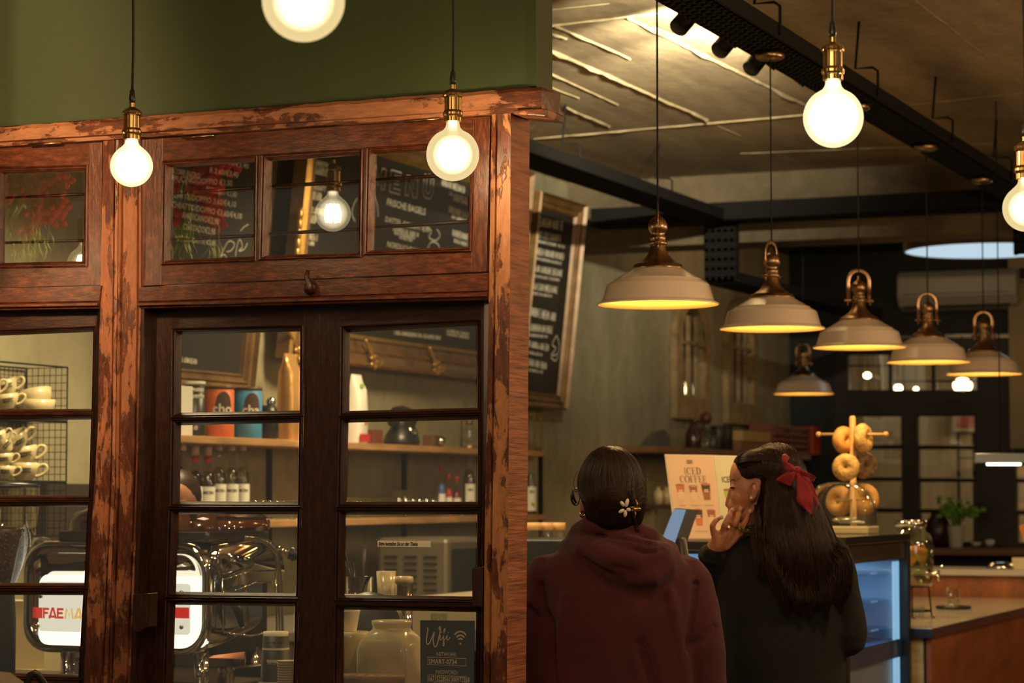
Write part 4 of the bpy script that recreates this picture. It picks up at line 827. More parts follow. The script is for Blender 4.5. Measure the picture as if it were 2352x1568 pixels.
# grinder with bean hopper
g = at(-12, 1340, 6.9); gy_ = max(g.y, 5.95); gx_ = onY(-12, 1340, gy_).x; k = 6.9/FPX
t = thing('coffee_grinder', 'coffee grinder with a big glass hopper of beans at the left edge', 'grinder', (gx_, gy_, .92)); zz = lambda py: onY(0, py, gy_).z
pr = [(48*k, zz(1340)), (66*k, zz(1295)), (86*k, zz(1240)), (97*k, zz(1195)), (101*k, zz(1150)), (101*k, zz(1120))]
mb = MB(); mb.lathe(pr, (gx_, gy_, 0), 40, cap=False); obj('hopper', mb, glass('hopper_glass', (.9, .85, .75), .08, .02, .9), t)
mb = MB(); mb.lathe([(102*k, zz(1120)), (103*k, zz(1113)), (60*k, zz(1106)), (.001, zz(1104))], (gx_, gy_, 0), 40); obj('hopper_lid', mb, M_PLAST, t)
BEAN = mat('coffee_beans', (.05, .022, .010), .35, var=.5, vs=60)
mb = MB(); rg = []; base = [(44*k, zz(1338)), (62*k, zz(1294)), (82*k, zz(1240)), (91*k, zz(1215)), (60*k, zz(1209)), (20*k, zz(1207))]
mb.lathe(base, (gx_, gy_, 0), 40)
for i in range(420):
    a = random.uniform(-2.6, .9); j = random.random(); py = 1338-125*j; rr_ = (44+47*min(1, j**.9))*k
    mb.ell((gx_+rr_*cos(a), gy_+rr_*sin(a), zz(py)), (.0045, .0035, .0055), Matrix.Rotation(random.uniform(0, 3), 3, 'X'), 6, 4)
o = obj('beans', mb, BEAN, t); o['kind'] = 'stuff'
mb = MB(); mb.lathe([(50*k, .93), (50*k, zz(1420)), (46*k, zz(1360)), (40*k, zz(1340))], (gx_, gy_, 0), 32); obj('grinder_body', mb, M_BLACK, t)
mb = MB(); a = onY(-60, 1378, 6.9); b = onY(101, 1545, 6.9); mb.bx((a.x, 6.9, .3), (b.x, 7.0, a.z)); mb.bx((a.x, 6.86, onY(60, 1537, 6.86).z-.01), (b.x, 6.9, onY(60, 1537, 6.86).z)); solo('cream_splashboard', 'cream board behind the machine at the left edge', 'panel', mb, mat('cream_board', (.5, .42, .25), .5))
p = onX(94, 1268, -5.11); t = thing('milk_jug', 'tilted steel milk jug hanging left of the espresso machine', 'jug', p); q = V((.5, -.5, .75)).to_track_quat('Z', 'Y').to_matrix(); mb = MB(); mb.lathe([(.0005, -.045), (.035, -.043), (.04, -.03), (.034, .02), (.038, .045), (.036, .045), (.032, .02), (.036, -.03)], p, 28, q); obj('jug_body', mb, M_STEEL, t)
mb = MB(); mb.tube([p+q @ V(v) for v in ((-.034, 0, .035), (-.06, 0, .03), (-.06, 0, -.02), (-.036, 0, -.03))], .004, 8); obj('handle', mb, M_STEEL, t)
mb = MB(); a = onX(88, 1110, XW+.01); b = onX(260, 1240, XW+.01); mb.bx((XW+.003, a.y, .97), (XW+.05, b.y, a.z)); solo('wall_board', 'dark brown board on the wall below the wire baskets', 'board', mb, mat('dark_panel', (.035, .022, .014), .5), bev=.003)
# wire baskets with cups
yb0 = 6.9; ybE = onX(60, 900, XW+.01).y; xf = onY(155, 850, ybE).x
zA = onX(60, 846, XW+.01).z; zB = onX(60, 968, XW+.01).z; zC_ = onX(60, 1106, XW+.01).z; zD = zC_-.2
def basket(label, z0, z1):
    t = thing('wire_basket', label, 'basket', ((XW+xf)/2, (yb0+ybE)/2, z0), 'black wire baskets on the plaster wall')
    mb = MB(); xs_ = [XW+.012, xf]
    for y in (yb0, ybE): mb.tube([(xs_[0], y, z0), (xs_[1], y, z0), (xs_[1], y, z1), (xs_[0], y, z1)], .0036, 6, closed=True)
    for x in xs_:
        for z in (z0, z1): mb.tube([(x, yb0, z), (x, ybE, z)], .0036, 6)
    obj('rim_wire', mb, M_BLACK, t)
    mb = MB(); n = 7
    for i in range(1, n): x = xs_[0]+(xs_[1]-xs_[0])*i/n; mb.tube([(x, ybE, z0), (x, ybE, z1)], .0014, 5); mb.tube([(x, yb0, z0), (x, ybE, z0)], .0014, 5)
    nz = max(2, round((z1-z0)/.027))
    for i in range(1, nz): z = z0+(z1-z0)*i/nz; mb.tube([(xs_[0], ybE, z), (xs_[1], ybE, z)], .0014, 5); mb.tube([(xs_[0], yb0, z), (xs_[0], ybE, z)], .0014, 5)
    y = yb0
    while y < ybE: mb.tube([(xs_[0], y, z0), (xs_[0], y, z1)], .0014, 5); mb.tube([(xs_[0], y, z0), (xs_[1], y, z0)], .0014, 5); y += .027
    obj('wire_mesh', mb, M_BLACK, t)
basket('upper wire basket with cappuccino cups at the left edge', zB, zA); basket('middle wire basket full of printed cups at the left edge', zC_, zB-.006); basket('lowest wire basket, half hidden behind the hopper', zD, zC_-.006)
def cup(label, px, py, wpx, rot, X=None, first=[None]):
    X = (XW+xf)/2+.02 if X is None else X
    if first[0] is None:
        t = thing('coffee_cup', label, 'cup', (0, 0, 0), 'cream cups in the wire baskets'); r = .05
        mb = MB(); mb.lathe([(.001, .002), (.022, 0), (.024, .003), (.038, .018), (.046, .036), (.050, .058), (.048, .058), (.044, .036), (.03, .012), (.001, .008)], (0, 0, 0), 36); obj('bowl', mb, M_CERAM, t)
        mb = MB(); mb.tube(spl([(.045, 0, .045), (.06, 0, .052), (.073, 0, .045), (.070, 0, .03), (.055, 0, .018), (.036, 0, .014)]), .0052, 10, up=(0, 1, 0)); obj('handle', mb, M_CERAM, t)
        mb = MB()
        for wd, z_ in (('ESPRESSO', .034), ('PERFETTO', .024)):
            me_ = text_mesh(wd, .0095, 'CENTER', 0, .0006, 1)
            mb.add([V(((.0462+(z_+b-.03)*.25)*cos(-1.35+a/.046), (.0462+(z_+b-.03)*.25)*sin(-1.35+a/.046), z_+b)) for a, b in me_[0]], me_[1])
        obj('print', mb, INK, t, fixn=False); first[0] = t; c = t
    else: c = copy_tree(first[0]); c['label'] = label
    p = onX(px, py, X); s = wpx*(p-CAM).dot(FF)/FPX/.1; s = max(.8, min(1.5, s*1.22)); c.scale = (s, s, s)
    c.rotation_euler = (rot[0], rot[1], rot[2]+YAW*1.0); c.location = p-V((0, 0, .03*s)); return c
cup('cream cup standing at the bottom right of the middle basket, lettering facing out', 56, 1082, 58, (0, 0, 0))
cup('cream cup tipped in the middle of the right-hand stack', 58, 1046, 58, (0, -.2, .15))
cup('cream cup at the top of the right-hand stack in the middle basket', 46, 1010, 54, (.25, -.45, .2))
cup('small cream cup at the bottom left of the middle basket', 10, 1084, 42, (0, 0, .1), -5.0)
cup('small cream cup second in the left stack of the middle basket', 8, 1056, 42, (0, -.1, .1), -5.0)
cup('small cream cup turned up near the middle of the basket', 22, 1022, 44, (0, -.8, .3), -5.04)
cup('small cream cup topmost of the left stack in the middle basket', 2, 1008, 42, (0, -.5, .1), -4.98)
cup('cream cup at the top left of the upper basket', 20, 890, 50, (0, -.35, .1))
cup('cream cup lying low at the left of the upper basket', 18, 922, 48, (0, -.15, .1))
cup('cream cup cut off by the left edge in the upper basket', -14, 900, 50, (.1, -.5, .2), -4.98)
cup('wide cream bowl cup tilted at the right of the upper basket', 88, 918, 66, (0, .25, 2.6))
cup('wide cream bowl cup under the tilted one in the upper basket', 88, 940, 66, (0, 0, 2.9))
# ---------------------------------------------------------------- blackboards on the plaster wall
TH = radians(6)
def bplane(X0, z0):   # tilted board plane, hanging out at the top
    xd = V((0, 1, 0)); yd = V((sin(TH), 0, cos(TH))); n = xd.cross(yd); return V((X0, 0, z0)), xd, yd, n
def onB(px, py, B): r = ray(px, py); return CAM+r*((B[0]-CAM).dot(B[3])/r.dot(B[3]))
def frame(name, label, B, y0, y1, z0, H, fw, fm, depth=.05, ornate=False):
    P, xd, yd, n = B; o = V((P.x, 0, z0)); bl = o+xd*y0; t = thing(name, label, 'blackboard', bl)
    mb = MB(); mb.prism([bl, bl+xd*(y1-y0), bl+xd*(y1-y0)+yd*H, bl+yd*H], -n*.02); obj('slate', mb, M_SLATE, t)
    prof = [(-.0, 0), (-.012, .018), (-.02, .012), (-.035, .014), (-.05, .03), (-.06, .022), (-.08, .03), (-.092, .05), (-.1, .04), (-.1, -.015), (0, -.02)]
    mb = MB(); W = y1-y0; rings = []
    for (cx_, cy_, dx, dy) in ((0, 0, -1, -1), (W, 0, 1, -1), (W, H, 1, 1), (0, H, -1, 1)):
        rings.append([bl+xd*(cx_-a*dx*fw*10*1.0)+yd*(cy_-a*dy*fw*10)+n*(b*depth*20) for a, b in prof])
    rings.append(rings[0]); k = len(prof)
    for r0, r1 in zip(rings, rings[1:]):
        for i in range(k): mb.add([r0[i], r0[(i+1) % k], r1[(i+1) % k], r1[i]], [(0, 1, 2, 3)], 1 if ornate and i in (0, 4, 7) else 0)
    obj('frame', mb, fm, t, bev=0)
    return t, bl, xd, yd, n
def scrib(mb, B, p0, p1, h, dens=9, seed=1):   # chalk lettering too soft to read: rows of short uneven marks
    a = onB(*p0, B); b = onB(*p1, B); xd = (b-a).normalized(); L_ = (b-a).length; yd = B[2]; rnd = random.Random(seed*31+int(p0[0])); x = 0
    while x < L_:
        wd = h*rnd.uniform(.28, .5)
        if rnd.random() > .13:
            q = rnd.randint(0, 3); t_ = h*.16
            S = [[[(0, 0), (0, h)], [(wd*.8, 0), (wd*.8, h)], [(0, h*.5), (wd*.8, h*.5)]], [[(0, 0), (0, h), (wd*.8, h)], [(0, h*.5), (wd*.7, h*.5)], [(0, 0), (wd*.8, 0)]], [[(0, 0), (wd*.4, h), (wd*.8, 0)]], [[(wd*.2, 0), (0, h*.5), (wd*.2, h), (wd*.8, h*.8), (wd*.8, h*.2), (wd*.2, 0)]]][q]
            for s_ in S: mb.stroke([(x+u_, v_) for u_, v_ in s_], t_, a+B[3]*.001, xd, yd)
        x += wd*1.15
def chalk(mb, B, word, p0, p1, hpx, align='LEFT'):
    a = onB(*p0, B); b = onB(*p1, B); xd = (b-a).normalized(); L_ = (b-a).length; h = hpx*(a-CAM).dot(FF)/FPX; me_ = text_mesh(word, h*1.38, 'LEFT', 0, h*.02, 2); wd = max(p[0] for p in me_[0])
    mb.text(word, h*1.38, a+B[3]*.001, xd, B[2], 0, L_/wd, off=h*.02)
# board A
BA = bplane(-5.08, onX(548, 858, -5.08).z); yA1 = onB(548, 858, BA).y; yA0 = yA1-.86; HA = 1.12
t, *_ = frame('menu_blackboard', 'coffee menu blackboard with chalk prices behind the left transom pane', BA, yA0, yA1, BA[0].z, HA, .075, M_GOLDW)
mb = MB()
for wd, p0, p1, h in (('CAFE CREMA', (395, 362), (500, 376), 12), ('60/\u20ac3,40', (522, 377), (570, 388), 13), ('CORR ENTRO', (398, 398), (458, 410), 13), ('R 3,60/\u20ac3,40', (480, 396), (546, 408), 13), ('CAPPUCINO/DOPPIO \u20ac3,30', (372, 414), (532, 427), 14),
        ('ESPRESSO \u20ac3,80', (472, 440), (543, 453), 13), ('LATTE/DOPPIO 3,60/\u20ac4,10', (398, 453), (541, 476), 14), ('MACCHIATTO/DOPPIO \u20ac3,60/\u20ac4,10', (366, 470), (554, 503), 14), ('AMIRICANO\u20ac2,90', (417, 500), (501, 516), 15), ('CORTADO\u20ac2,90', (419, 526), (493, 539), 15), ('MATCHA LATTE \u20ac3,80', (400, 551), (494, 564), 12)): chalk(mb, BA, wd, p0, p1, h)
for pl_ in (((552, 530), (560, 521), (570, 515)), ((505, 590), (512, 575), (522, 556), (532, 554), (538, 562), (530, 575), (520, 578)), ((540, 588), (545, 560), (551, 550), (556, 566), (548, 576), (560, 572), (568, 558)), ((390, 560), (396, 575), (395, 595)), ((505, 590), (514, 584), (520, 592))):
    P_ = [onB(*p, BA) for p in spl(pl_)]; mb.stroke([((p-BA[0]).dot(BA[1]), (p-BA[0]).dot(BA[2])) for p in P_], .004, BA[0]+BA[3]*.001, BA[1], BA[2])
for p0, p1 in (((411, 830), (452, 836)),): scrib(mb, BA, p0, p1, .02, seed=5)
obj('chalk_writing', mb, M_CHALK, t, fixn=False)
# board B with the big gilded frame
BBp = bplane(-5.06, onX(700, 752, -5.06).z); yB0 = onB(684, 748, BBp).y; yB1 = 11.9; HB = .86
t, *_ = frame('menu_blackboard', 'large food menu blackboard in a heavy gilded frame', BBp, yB0, yB1, BBp[0].z, HB, .15, [M_GOLDW, M_GOLD], .06, True)
mb = MB()
for px, py in ((835, 828), (980, 842), (660, 810)):
    c = onB(px, py, BBp)+BBp[3]*.06
    mb.tube(spl([tuple(c+V((0, a, b))) for a, b in ((-.10, .10), (-.05, .05), (0, 0), (.05, -.02), (.09, .01))]), .009, 8)
    for q in range(5): mb.ell(c+V((0, .03*cos(q*1.25), .025*sin(q*1.25))), (.012, .022, .014))
for q in range(6): mb.ell(onB(668-q*2, 490+q*22, BBp)+BBp[3]*.05, (.012, .014, .03))
obj('gilt_ornament', mb, M_GOLD, t)
mb = MB()
def outl(L_, x0, y0, w_, h_, sl):   # hollow serif capitals
    S = {'M': [(0, 0), (0, 1), (.25, 1), (.5, .45), (.75, 1), (1, 1), (1, 0), (.75, 0), (.75, .6), (.5, .12), (.25, .6), (.25, 0), (0, 0)], 'E': [(0, 0), (0, 1), (1, 1), (1, .8), (.35, .8), (.35, .58), (.8, .58), (.8, .42), (.35, .42), (.35, .2), (1, .2), (1, 0), (0, 0)],
         'N': [(0, 0), (0, 1), (.3, 1), (.72, .4), (.72, 1), (1, 1), (1, 0), (.72, 0), (.28, .62), (.28, 0), (0, 0)], 'U': [(0, 1), (0, .25), (.2, 0), (.8, 0), (1, .25), (1, 1), (.7, 1), (.7, .3), (.5, .2), (.3, .3), (.3, 1), (0, 1)]}[L_]
    P_ = [onB(x0+a*w_-b*sl, y0-b*h_+a*w_*.28, BBp) for a, b in S]
    mb.stroke([((p-BBp[0]).dot(BBp[1]), (p-BBp[0]).dot(BBp[2])) for p in P_], .005, BBp[0]+BBp[3]*.001, BBp[1], BBp[2])
outl('M', 852, 428, 30, 48, -4); outl('E', 894, 440, 24, 50, -4); outl('N', 930, 448, 26, 46, -4); outl('U', 970, 452, 22, 48, -4)
for a in (975, 985): chalk(mb, BBp, '.', (a, 402), (a+3, 403), 20)
chalk(mb, BBp, 'FRISCHE BAGELS', (887, 470), (976, 494), 16); chalk(mb, BBp, 'DATTEL-DELIGHT 8,90', (884, 508), (985, 534), 12); chalk(mb, BBp, 'NORDLICHT 8,90', (888, 566), (965, 584), 13)
chalk(mb, BBp, 'GR\u00dcNKRAFT', (694, 430), (748, 440), 12); chalk(mb, BBp, 'K\u00c4SELIEBE', (690, 482), (742, 494), 14)
for k, (p0, p1, h) in enumerate([((700, 372), (752, 384), .02), ((700, 383), (752, 396), .02), ((699, 393), (750, 405), .02), ((693, 443), (737, 452), .018), ((693, 453), (737, 461), .018), ((689, 496), (726, 504), .018), ((689, 506), (724, 513), .018), ((690, 545), (730, 553), .025), ((684, 558), (720, 564), .018),
        ((900, 528), (960, 544), .02), ((905, 538), (955, 550), .018), ((915, 547), (945, 555), .018), ((1014, 425), (1074, 446), .03), ((1030, 448), (1072, 462), .02), ((1040, 460), (1072, 471), .02), ((1030, 486), (1074, 502), .03), ((1036, 500), (1072, 512), .018), ((1038, 540), (1074, 552), .03), ((1042, 556), (1072, 566), .02),
        ((905, 768), (1010, 780), .02), ((1025, 762), (1076, 770), .015), ((1025, 770), (1076, 778), .015)]): scrib(mb, BBp, p0, p1, h, seed=k)
for pl_ in (((980, 520), (990, 530), (985, 545), (1000, 552), (1010, 540), (1003, 526)), ((980, 575), (990, 556), (1005, 560), (1010, 575)), ((820, 455), (812, 470), (808, 490), (815, 508)), ((858, 445), (866, 470), (868, 498))):
    P_ = [onB(*p, BBp) for p in spl(pl_)]; mb.stroke([((p-BBp[0]).dot(BBp[1]), (p-BBp[0]).dot(BBp[2])) for p in P_], .006, BBp[0]+BBp[3]*.001, BBp[1], BBp[2])
obj('chalk_writing', mb, M_CHALK, t, fixn=False)
# board C right of the post
BC = bplane(-5.06, onX(1278, 906, -5.06).z); yC1 = onB(1279, 906, BC).y; yC0 = 12.22; HC = 1.02
t, *_ = frame('menu_blackboard', 'tall chalk menu blackboard in a brown frame right of the corner post', BC, yC0, yC1, BC[0].z, HC, .085, M_GOLDW)
mb = MB()
for k, (p0, p1, h) in enumerate([((1213, 513), (1292, 528), .045), ((1217, 541), (1286, 555), .036), ((1213, 552), (1296, 570), .016), ((1213, 580), (1294, 597), .036), ((1213, 592), (1288, 608), .016), ((1213, 620), (1289, 635), .036), ((1213, 634), (1284, 646), .016), ((1213, 662), (1277, 673), .036), ((1213, 674), (1266, 683), .016),
        ((1213, 723), (1274, 737), .045), ((1213, 758), (1268, 765), .036), ((1213, 772), (1256, 776), .016), ((1213, 796), (1259, 806), .036), ((1213, 812), (1245, 818), .016), ((1213, 838), (1254, 848), .036), ((1213, 852), (1245, 857), .016)]): scrib(mb, BC, p0, p1, h, seed=60+k)
for pl_ in (((1278, 770), (1268, 790), (1276, 800), (1266, 815), (1280, 812), (1284, 790), (1278, 770)), ((1264, 820), (1275, 828), (1282, 816))):
    P_ = [onB(*p, BC) for p in spl(pl_)]; mb.stroke([((p-BC[0]).dot(BC[1]), (p-BC[0]).dot(BC[2])) for p in P_], .006, BC[0]+BC[3]*.001, BC[1], BC[2])
obj('chalk_writing', mb, M_CHALK, t, fixn=False)
# hanging artificial flowers in the front of the cafe, seen as mirror images in the transom panes
REDF = mat('red_blossom', (.65, .03, .05), .6, var=.4, vs=30); LEAF = mat('green_leaf', (.30, .44, .07), .6)
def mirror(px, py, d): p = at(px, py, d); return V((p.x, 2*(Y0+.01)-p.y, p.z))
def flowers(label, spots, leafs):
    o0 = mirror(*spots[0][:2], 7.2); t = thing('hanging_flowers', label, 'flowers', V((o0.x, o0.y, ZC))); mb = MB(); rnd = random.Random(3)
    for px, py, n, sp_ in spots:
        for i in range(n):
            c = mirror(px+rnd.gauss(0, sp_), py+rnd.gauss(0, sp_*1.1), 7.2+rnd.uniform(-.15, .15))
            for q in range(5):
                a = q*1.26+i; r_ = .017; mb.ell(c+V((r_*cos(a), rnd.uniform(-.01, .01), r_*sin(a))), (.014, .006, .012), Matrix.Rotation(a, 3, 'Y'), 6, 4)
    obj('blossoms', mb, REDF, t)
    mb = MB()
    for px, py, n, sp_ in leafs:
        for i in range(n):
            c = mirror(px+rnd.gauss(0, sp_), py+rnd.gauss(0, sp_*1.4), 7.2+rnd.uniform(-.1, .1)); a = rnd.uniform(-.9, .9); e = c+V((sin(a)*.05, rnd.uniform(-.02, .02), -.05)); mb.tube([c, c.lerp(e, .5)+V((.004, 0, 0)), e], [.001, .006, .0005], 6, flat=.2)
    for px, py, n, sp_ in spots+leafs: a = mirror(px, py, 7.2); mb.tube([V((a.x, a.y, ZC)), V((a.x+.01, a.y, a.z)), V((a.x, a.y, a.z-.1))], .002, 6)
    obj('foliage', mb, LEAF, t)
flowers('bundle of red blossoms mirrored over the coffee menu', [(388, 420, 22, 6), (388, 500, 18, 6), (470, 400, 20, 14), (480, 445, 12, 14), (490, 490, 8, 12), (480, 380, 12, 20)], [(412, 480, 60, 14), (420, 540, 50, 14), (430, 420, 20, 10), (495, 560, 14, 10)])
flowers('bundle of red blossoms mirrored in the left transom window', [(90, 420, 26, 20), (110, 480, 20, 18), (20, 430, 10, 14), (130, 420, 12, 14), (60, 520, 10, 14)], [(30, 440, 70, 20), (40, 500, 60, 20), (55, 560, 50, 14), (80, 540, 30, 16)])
lamp('flower_fill_spot', 'SPOT', (-3.2, 2.2, 3.0), 700, WARM, .1, (-4.3, 4.3, 2.5), 60)  # added spot so the mirrored flowers show up
# ================================================================ THE BACK OF THE CAFE
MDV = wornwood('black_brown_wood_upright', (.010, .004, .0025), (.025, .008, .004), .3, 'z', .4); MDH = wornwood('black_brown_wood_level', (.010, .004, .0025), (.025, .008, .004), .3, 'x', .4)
def rc(x0, y0, x1, y1): return [(x0, y0), (x1, y0), (x1, y1), (x0, y1)]
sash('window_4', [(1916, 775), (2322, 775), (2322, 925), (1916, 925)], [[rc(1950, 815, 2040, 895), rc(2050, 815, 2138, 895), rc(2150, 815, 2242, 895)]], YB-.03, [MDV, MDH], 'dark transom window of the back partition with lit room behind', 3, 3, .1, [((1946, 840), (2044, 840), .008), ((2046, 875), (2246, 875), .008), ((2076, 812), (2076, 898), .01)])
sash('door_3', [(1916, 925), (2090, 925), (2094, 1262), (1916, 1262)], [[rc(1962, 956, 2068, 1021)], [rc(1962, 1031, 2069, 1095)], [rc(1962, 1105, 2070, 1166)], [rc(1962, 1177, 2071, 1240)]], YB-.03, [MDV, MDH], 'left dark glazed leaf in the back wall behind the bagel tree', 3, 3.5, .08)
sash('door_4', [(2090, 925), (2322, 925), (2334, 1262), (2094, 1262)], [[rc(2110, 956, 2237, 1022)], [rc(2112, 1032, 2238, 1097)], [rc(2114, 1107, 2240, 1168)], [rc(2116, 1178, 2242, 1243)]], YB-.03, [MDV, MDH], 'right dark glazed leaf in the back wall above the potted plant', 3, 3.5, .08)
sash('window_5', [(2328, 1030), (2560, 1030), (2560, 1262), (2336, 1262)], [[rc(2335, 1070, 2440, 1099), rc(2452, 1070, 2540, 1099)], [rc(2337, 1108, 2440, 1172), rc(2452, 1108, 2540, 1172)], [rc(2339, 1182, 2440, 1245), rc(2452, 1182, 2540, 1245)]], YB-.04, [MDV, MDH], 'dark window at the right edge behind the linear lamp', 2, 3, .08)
a = onY(2323, 1030, YB-.1); b = onY(2323, 600, YB-.1)
mb = MB(); mb.bx((a.x, YB-.14, a.z), (a.x+1.6, YB-.02, 3.349)); struct('wall_right_pillar', mb, mat('beige_wall', (.42, .34, .2), .7, var=.2, vs=2), 'warm beige wall block at the right edge')
mb = MB()
for i in range(4): p = onY(2343+i*5, 640, YB-.15); mb.bx((p.x, YB-.15, p.z), (p.x+.008, YB-.142, p.z+.08))
for i in range(4): p = onY(2343, 640+i*9, YB-.15); mb.bx((p.x, YB-.15, p.z+.06), (p.x+.08, YB-.142, p.z+.066))
tag(obj('air_grille', mb, M_BLACK), 'small dark grille on the beige wall at the right edge', 'grille')
# the lit room beyond
def rlamp(px, py, d, r, lab, e_=14):
    p = at(px, py, d); t = thing('far_lamp', lab, 'lamp', p, 'lamps in the room behind the dark windows'); mb = MB(); mb.ell(p, (r, r, r*.8)); obj('lamp_globe', mb, glow('far_lamp_glow', (1, .72, .4), e_) if 'far_lamp_glow' not in bpy.data.materials else bpy.data.materials['far_lamp_glow'], t); mb = MB(); mb.tube([p+V((0, 0, r*.7)), V((p.x, p.y, 3.35))], .006, 6); obj('cord', mb, M_CORD, t)
rlamp(2063, 891, 19.4, .035, 'small far lamp glowing in the middle pane of the back transom'); rlamp(2211, 885, 18.9, .075, 'brightest far lamp under the last pendant lamp')
rlamp(1992, 862, 19.5, .03, 'small far lamp glowing in the left pane of the back transom'); rlamp(2104, 893, 19.3, .02, 'faint far lamp in the right half of the back transom')
lamp('rear_room_fill', 'AREA', (-1.6, 18.9, 3.2), 75, (1, .78, .48), 1.2, (-1.8, 19.6, 1.2))  # added unseen lamp brightening the rear room wall
lamp('rear_room_fill', 'AREA', (-.2, 18.9, 3.2), 45, (1, .76, .46), 1.2, (-.4, 19.6, 1.2))  # second added lamp for the same wall
p = onY(2190, 955, 19.79); q = onY(2242, 990, 19.79); t = thing('picture', 'small red picture in a pale frame seen through the right dark leaf', 'picture', p)
mb = MB(); mb.bx((p.x, 19.76, q.z), (q.x+.05, 19.798, p.z+.02)); obj('frame', mb, M_CERAM, t); mb = MB(); mb.bx((p.x+.03, 19.752, q.z+.03), (q.x+.02, 19.762, p.z-.01)); obj('print', mb, mat('red_picture', (.5, .12, .1), .6, var=.6, vs=5), t)
t = thing('wire_rack', 'dark wire stand seen through the right dark leaf', 'rack', onY(2205, 1168, 19.3)); mb = MB(); a = onY(2200, 990, 19.3); b = onY(2238, 1170, 19.3)
for x in (a.x, b.x): mb.bx((x-.012, 19.3, 0), (x+.012, 19.32, a.z))
for z in (b.z, (a.z*2+b.z)/3, a.z): mb.bx((a.x, 19.3, z-.012), (b.x, 19.32, z))
obj('stand', mb, M_BLACK, t)
# air conditioner
a = onY(2056, 712, YB-.3); b = onY(2330, 612, YB-.3); t = thing('air_conditioner', 'white wall air conditioner high on the navy wall', 'air conditioner', V(((a.x+b.x)/2, YB, a.z)))
mb = MB(); pr = [(YB-.002, b.z), (YB-.20, b.z), (YB-.25, b.z-.05), (YB-.25, a.z+.10), (YB-.20, a.z+.03), (YB-.10, a.z), (YB-.002, a.z)]
mb.loft([[V((a.x+i_, y, z)) for y, z in pr] for i_ in (0,)]+[[V((b.x, y, z)) for y, z in pr]], 0, False); obj('housing', mb, mat('ac_plastic', (.42, .42, .40), .35), t, bev=.012)
mb = MB(); mb.bx((a.x+.05, YB-.254, a.z+.115), (b.x-.05, YB-.249, a.z+.12)); mb.bx((a.x+.05, YB-.225, a.z+.018), (b.x-.05, YB-.2, a.z+.03)); obj('air_flap', mb, M_BLACK, t)
# round ceiling lamp with fringe
c = at(2267, 577, 14.6); z = c.z; t = thing('drum_lamp', 'big round ceiling lamp with a pale blue-white disc and brown fringed drum', 'lamp', c); R_ = .5
mb = MB(); mb.lathe([(R_*.985, .005), (.001, .0051)], c, 64); obj('diffuser', mb, glow('cool_diffuser_glow', (.62, .80, .92), .85), t)
mb = MB(); mb.lathe([(R_, 0), (R_, .14), (R_*.99, .14), (R_*.99, 0)], c, 180, flute=90, fd=.006, cap=False); obj('fringed_drum', mb, mat('brown_fringe', (.2, .11, .07), .9), t)
mb = MB(); mb.tube([c+V((0, 0, .14)), V((c.x, c.y, 3.34))], .012, 8); mb.lathe([(R_, .135), (.001, .14)], c, 64); obj('stem', mb, M_BLACK, t)
# mirrors shaped like arched windows on the plaster wall
MIR = mat('mirror', (.75, .75, .7), .04, 1)
def archmirror(label, px0, px1, pyb, pyt):
    X = XW+.03; y0 = onX(px0, pyb, X).y; y1 = onX(px1, pyb, X).y; z0 = onX(px0, pyb, X).z; z1 = onX(px0, pyt, X).z; w_ = y1-y0; f = w_*.16; zs = z1-w_/2
    t = thing('arched_mirror', label, 'mirror', (XW, (y0+y1)/2, z0), 'arched window mirrors on the plaster wall')
    def arch(e): return [V((0, y0+e, z0+e*1.3)), V((0, y1-e, z0+e*1.3))]+[V((0, (y0+y1)/2+(w_/2-e)*cos(a), zs+(w_/2-e)*sin(a))) for a in [pi*i/14 for i in range(15)]]
    mb = MB(); o_ = arch(0); i_ = arch(f); n = len(o_); off = V((XW+.003, 0, 0)); fr_ = V((XW+.05, 0, 0)); 
    for i in range(n):
        j = (i+1) % n
        mb.add([o_[i]+fr_, o_[j]+fr_, i_[j]+fr_, i_[i]+fr_], [(0, 1, 2, 3)]); mb.add([o_[i]+off, o_[j]+off, o_[j]+fr_, o_[i]+fr_], [(0, 1, 2, 3)]); mb.add([i_[i]+off, i_[j]+off, i_[j]+fr_, i_[i]+fr_], [(0, 1, 2, 3)])
    obj('wooden_frame', mb, mat('pale_distressed_wood', (.28, .19, .09), .6, var=.4, vs=14), t, fixn=False)
    mb = MB(); mb.add([p+V((XW+.012, 0, 0)) for p in i_], [list(range(n))]); obj('mirror_glass', mb, MIR, t, fixn=False)
    mb = MB()
    for k in (1/3, 2/3): y = y0+f+(w_-2*f)*k; mb.bx((XW+.02, y-.012, z0+f), (XW+.045, y+.012, zs+w_*.25))
    mb.bx((XW+.02, y0+f, zs-.012), (XW+.045, y1-f, zs+.012)); obj('muntins', mb, bpy.data.materials['pale_distressed_wood'], t)
archmirror('arched mirror window below the nearest pendant lamp', 1549, 1628, 960, 655); archmirror('arched mirror window below the second pendant lamp', 1668, 1738, 972, 675)
lamp('mirror_side_fill', 'POINT', (-1.9, 14.6, 2.4), 10, WARM, .08)  # unseen lamp added across from the arched mirrors
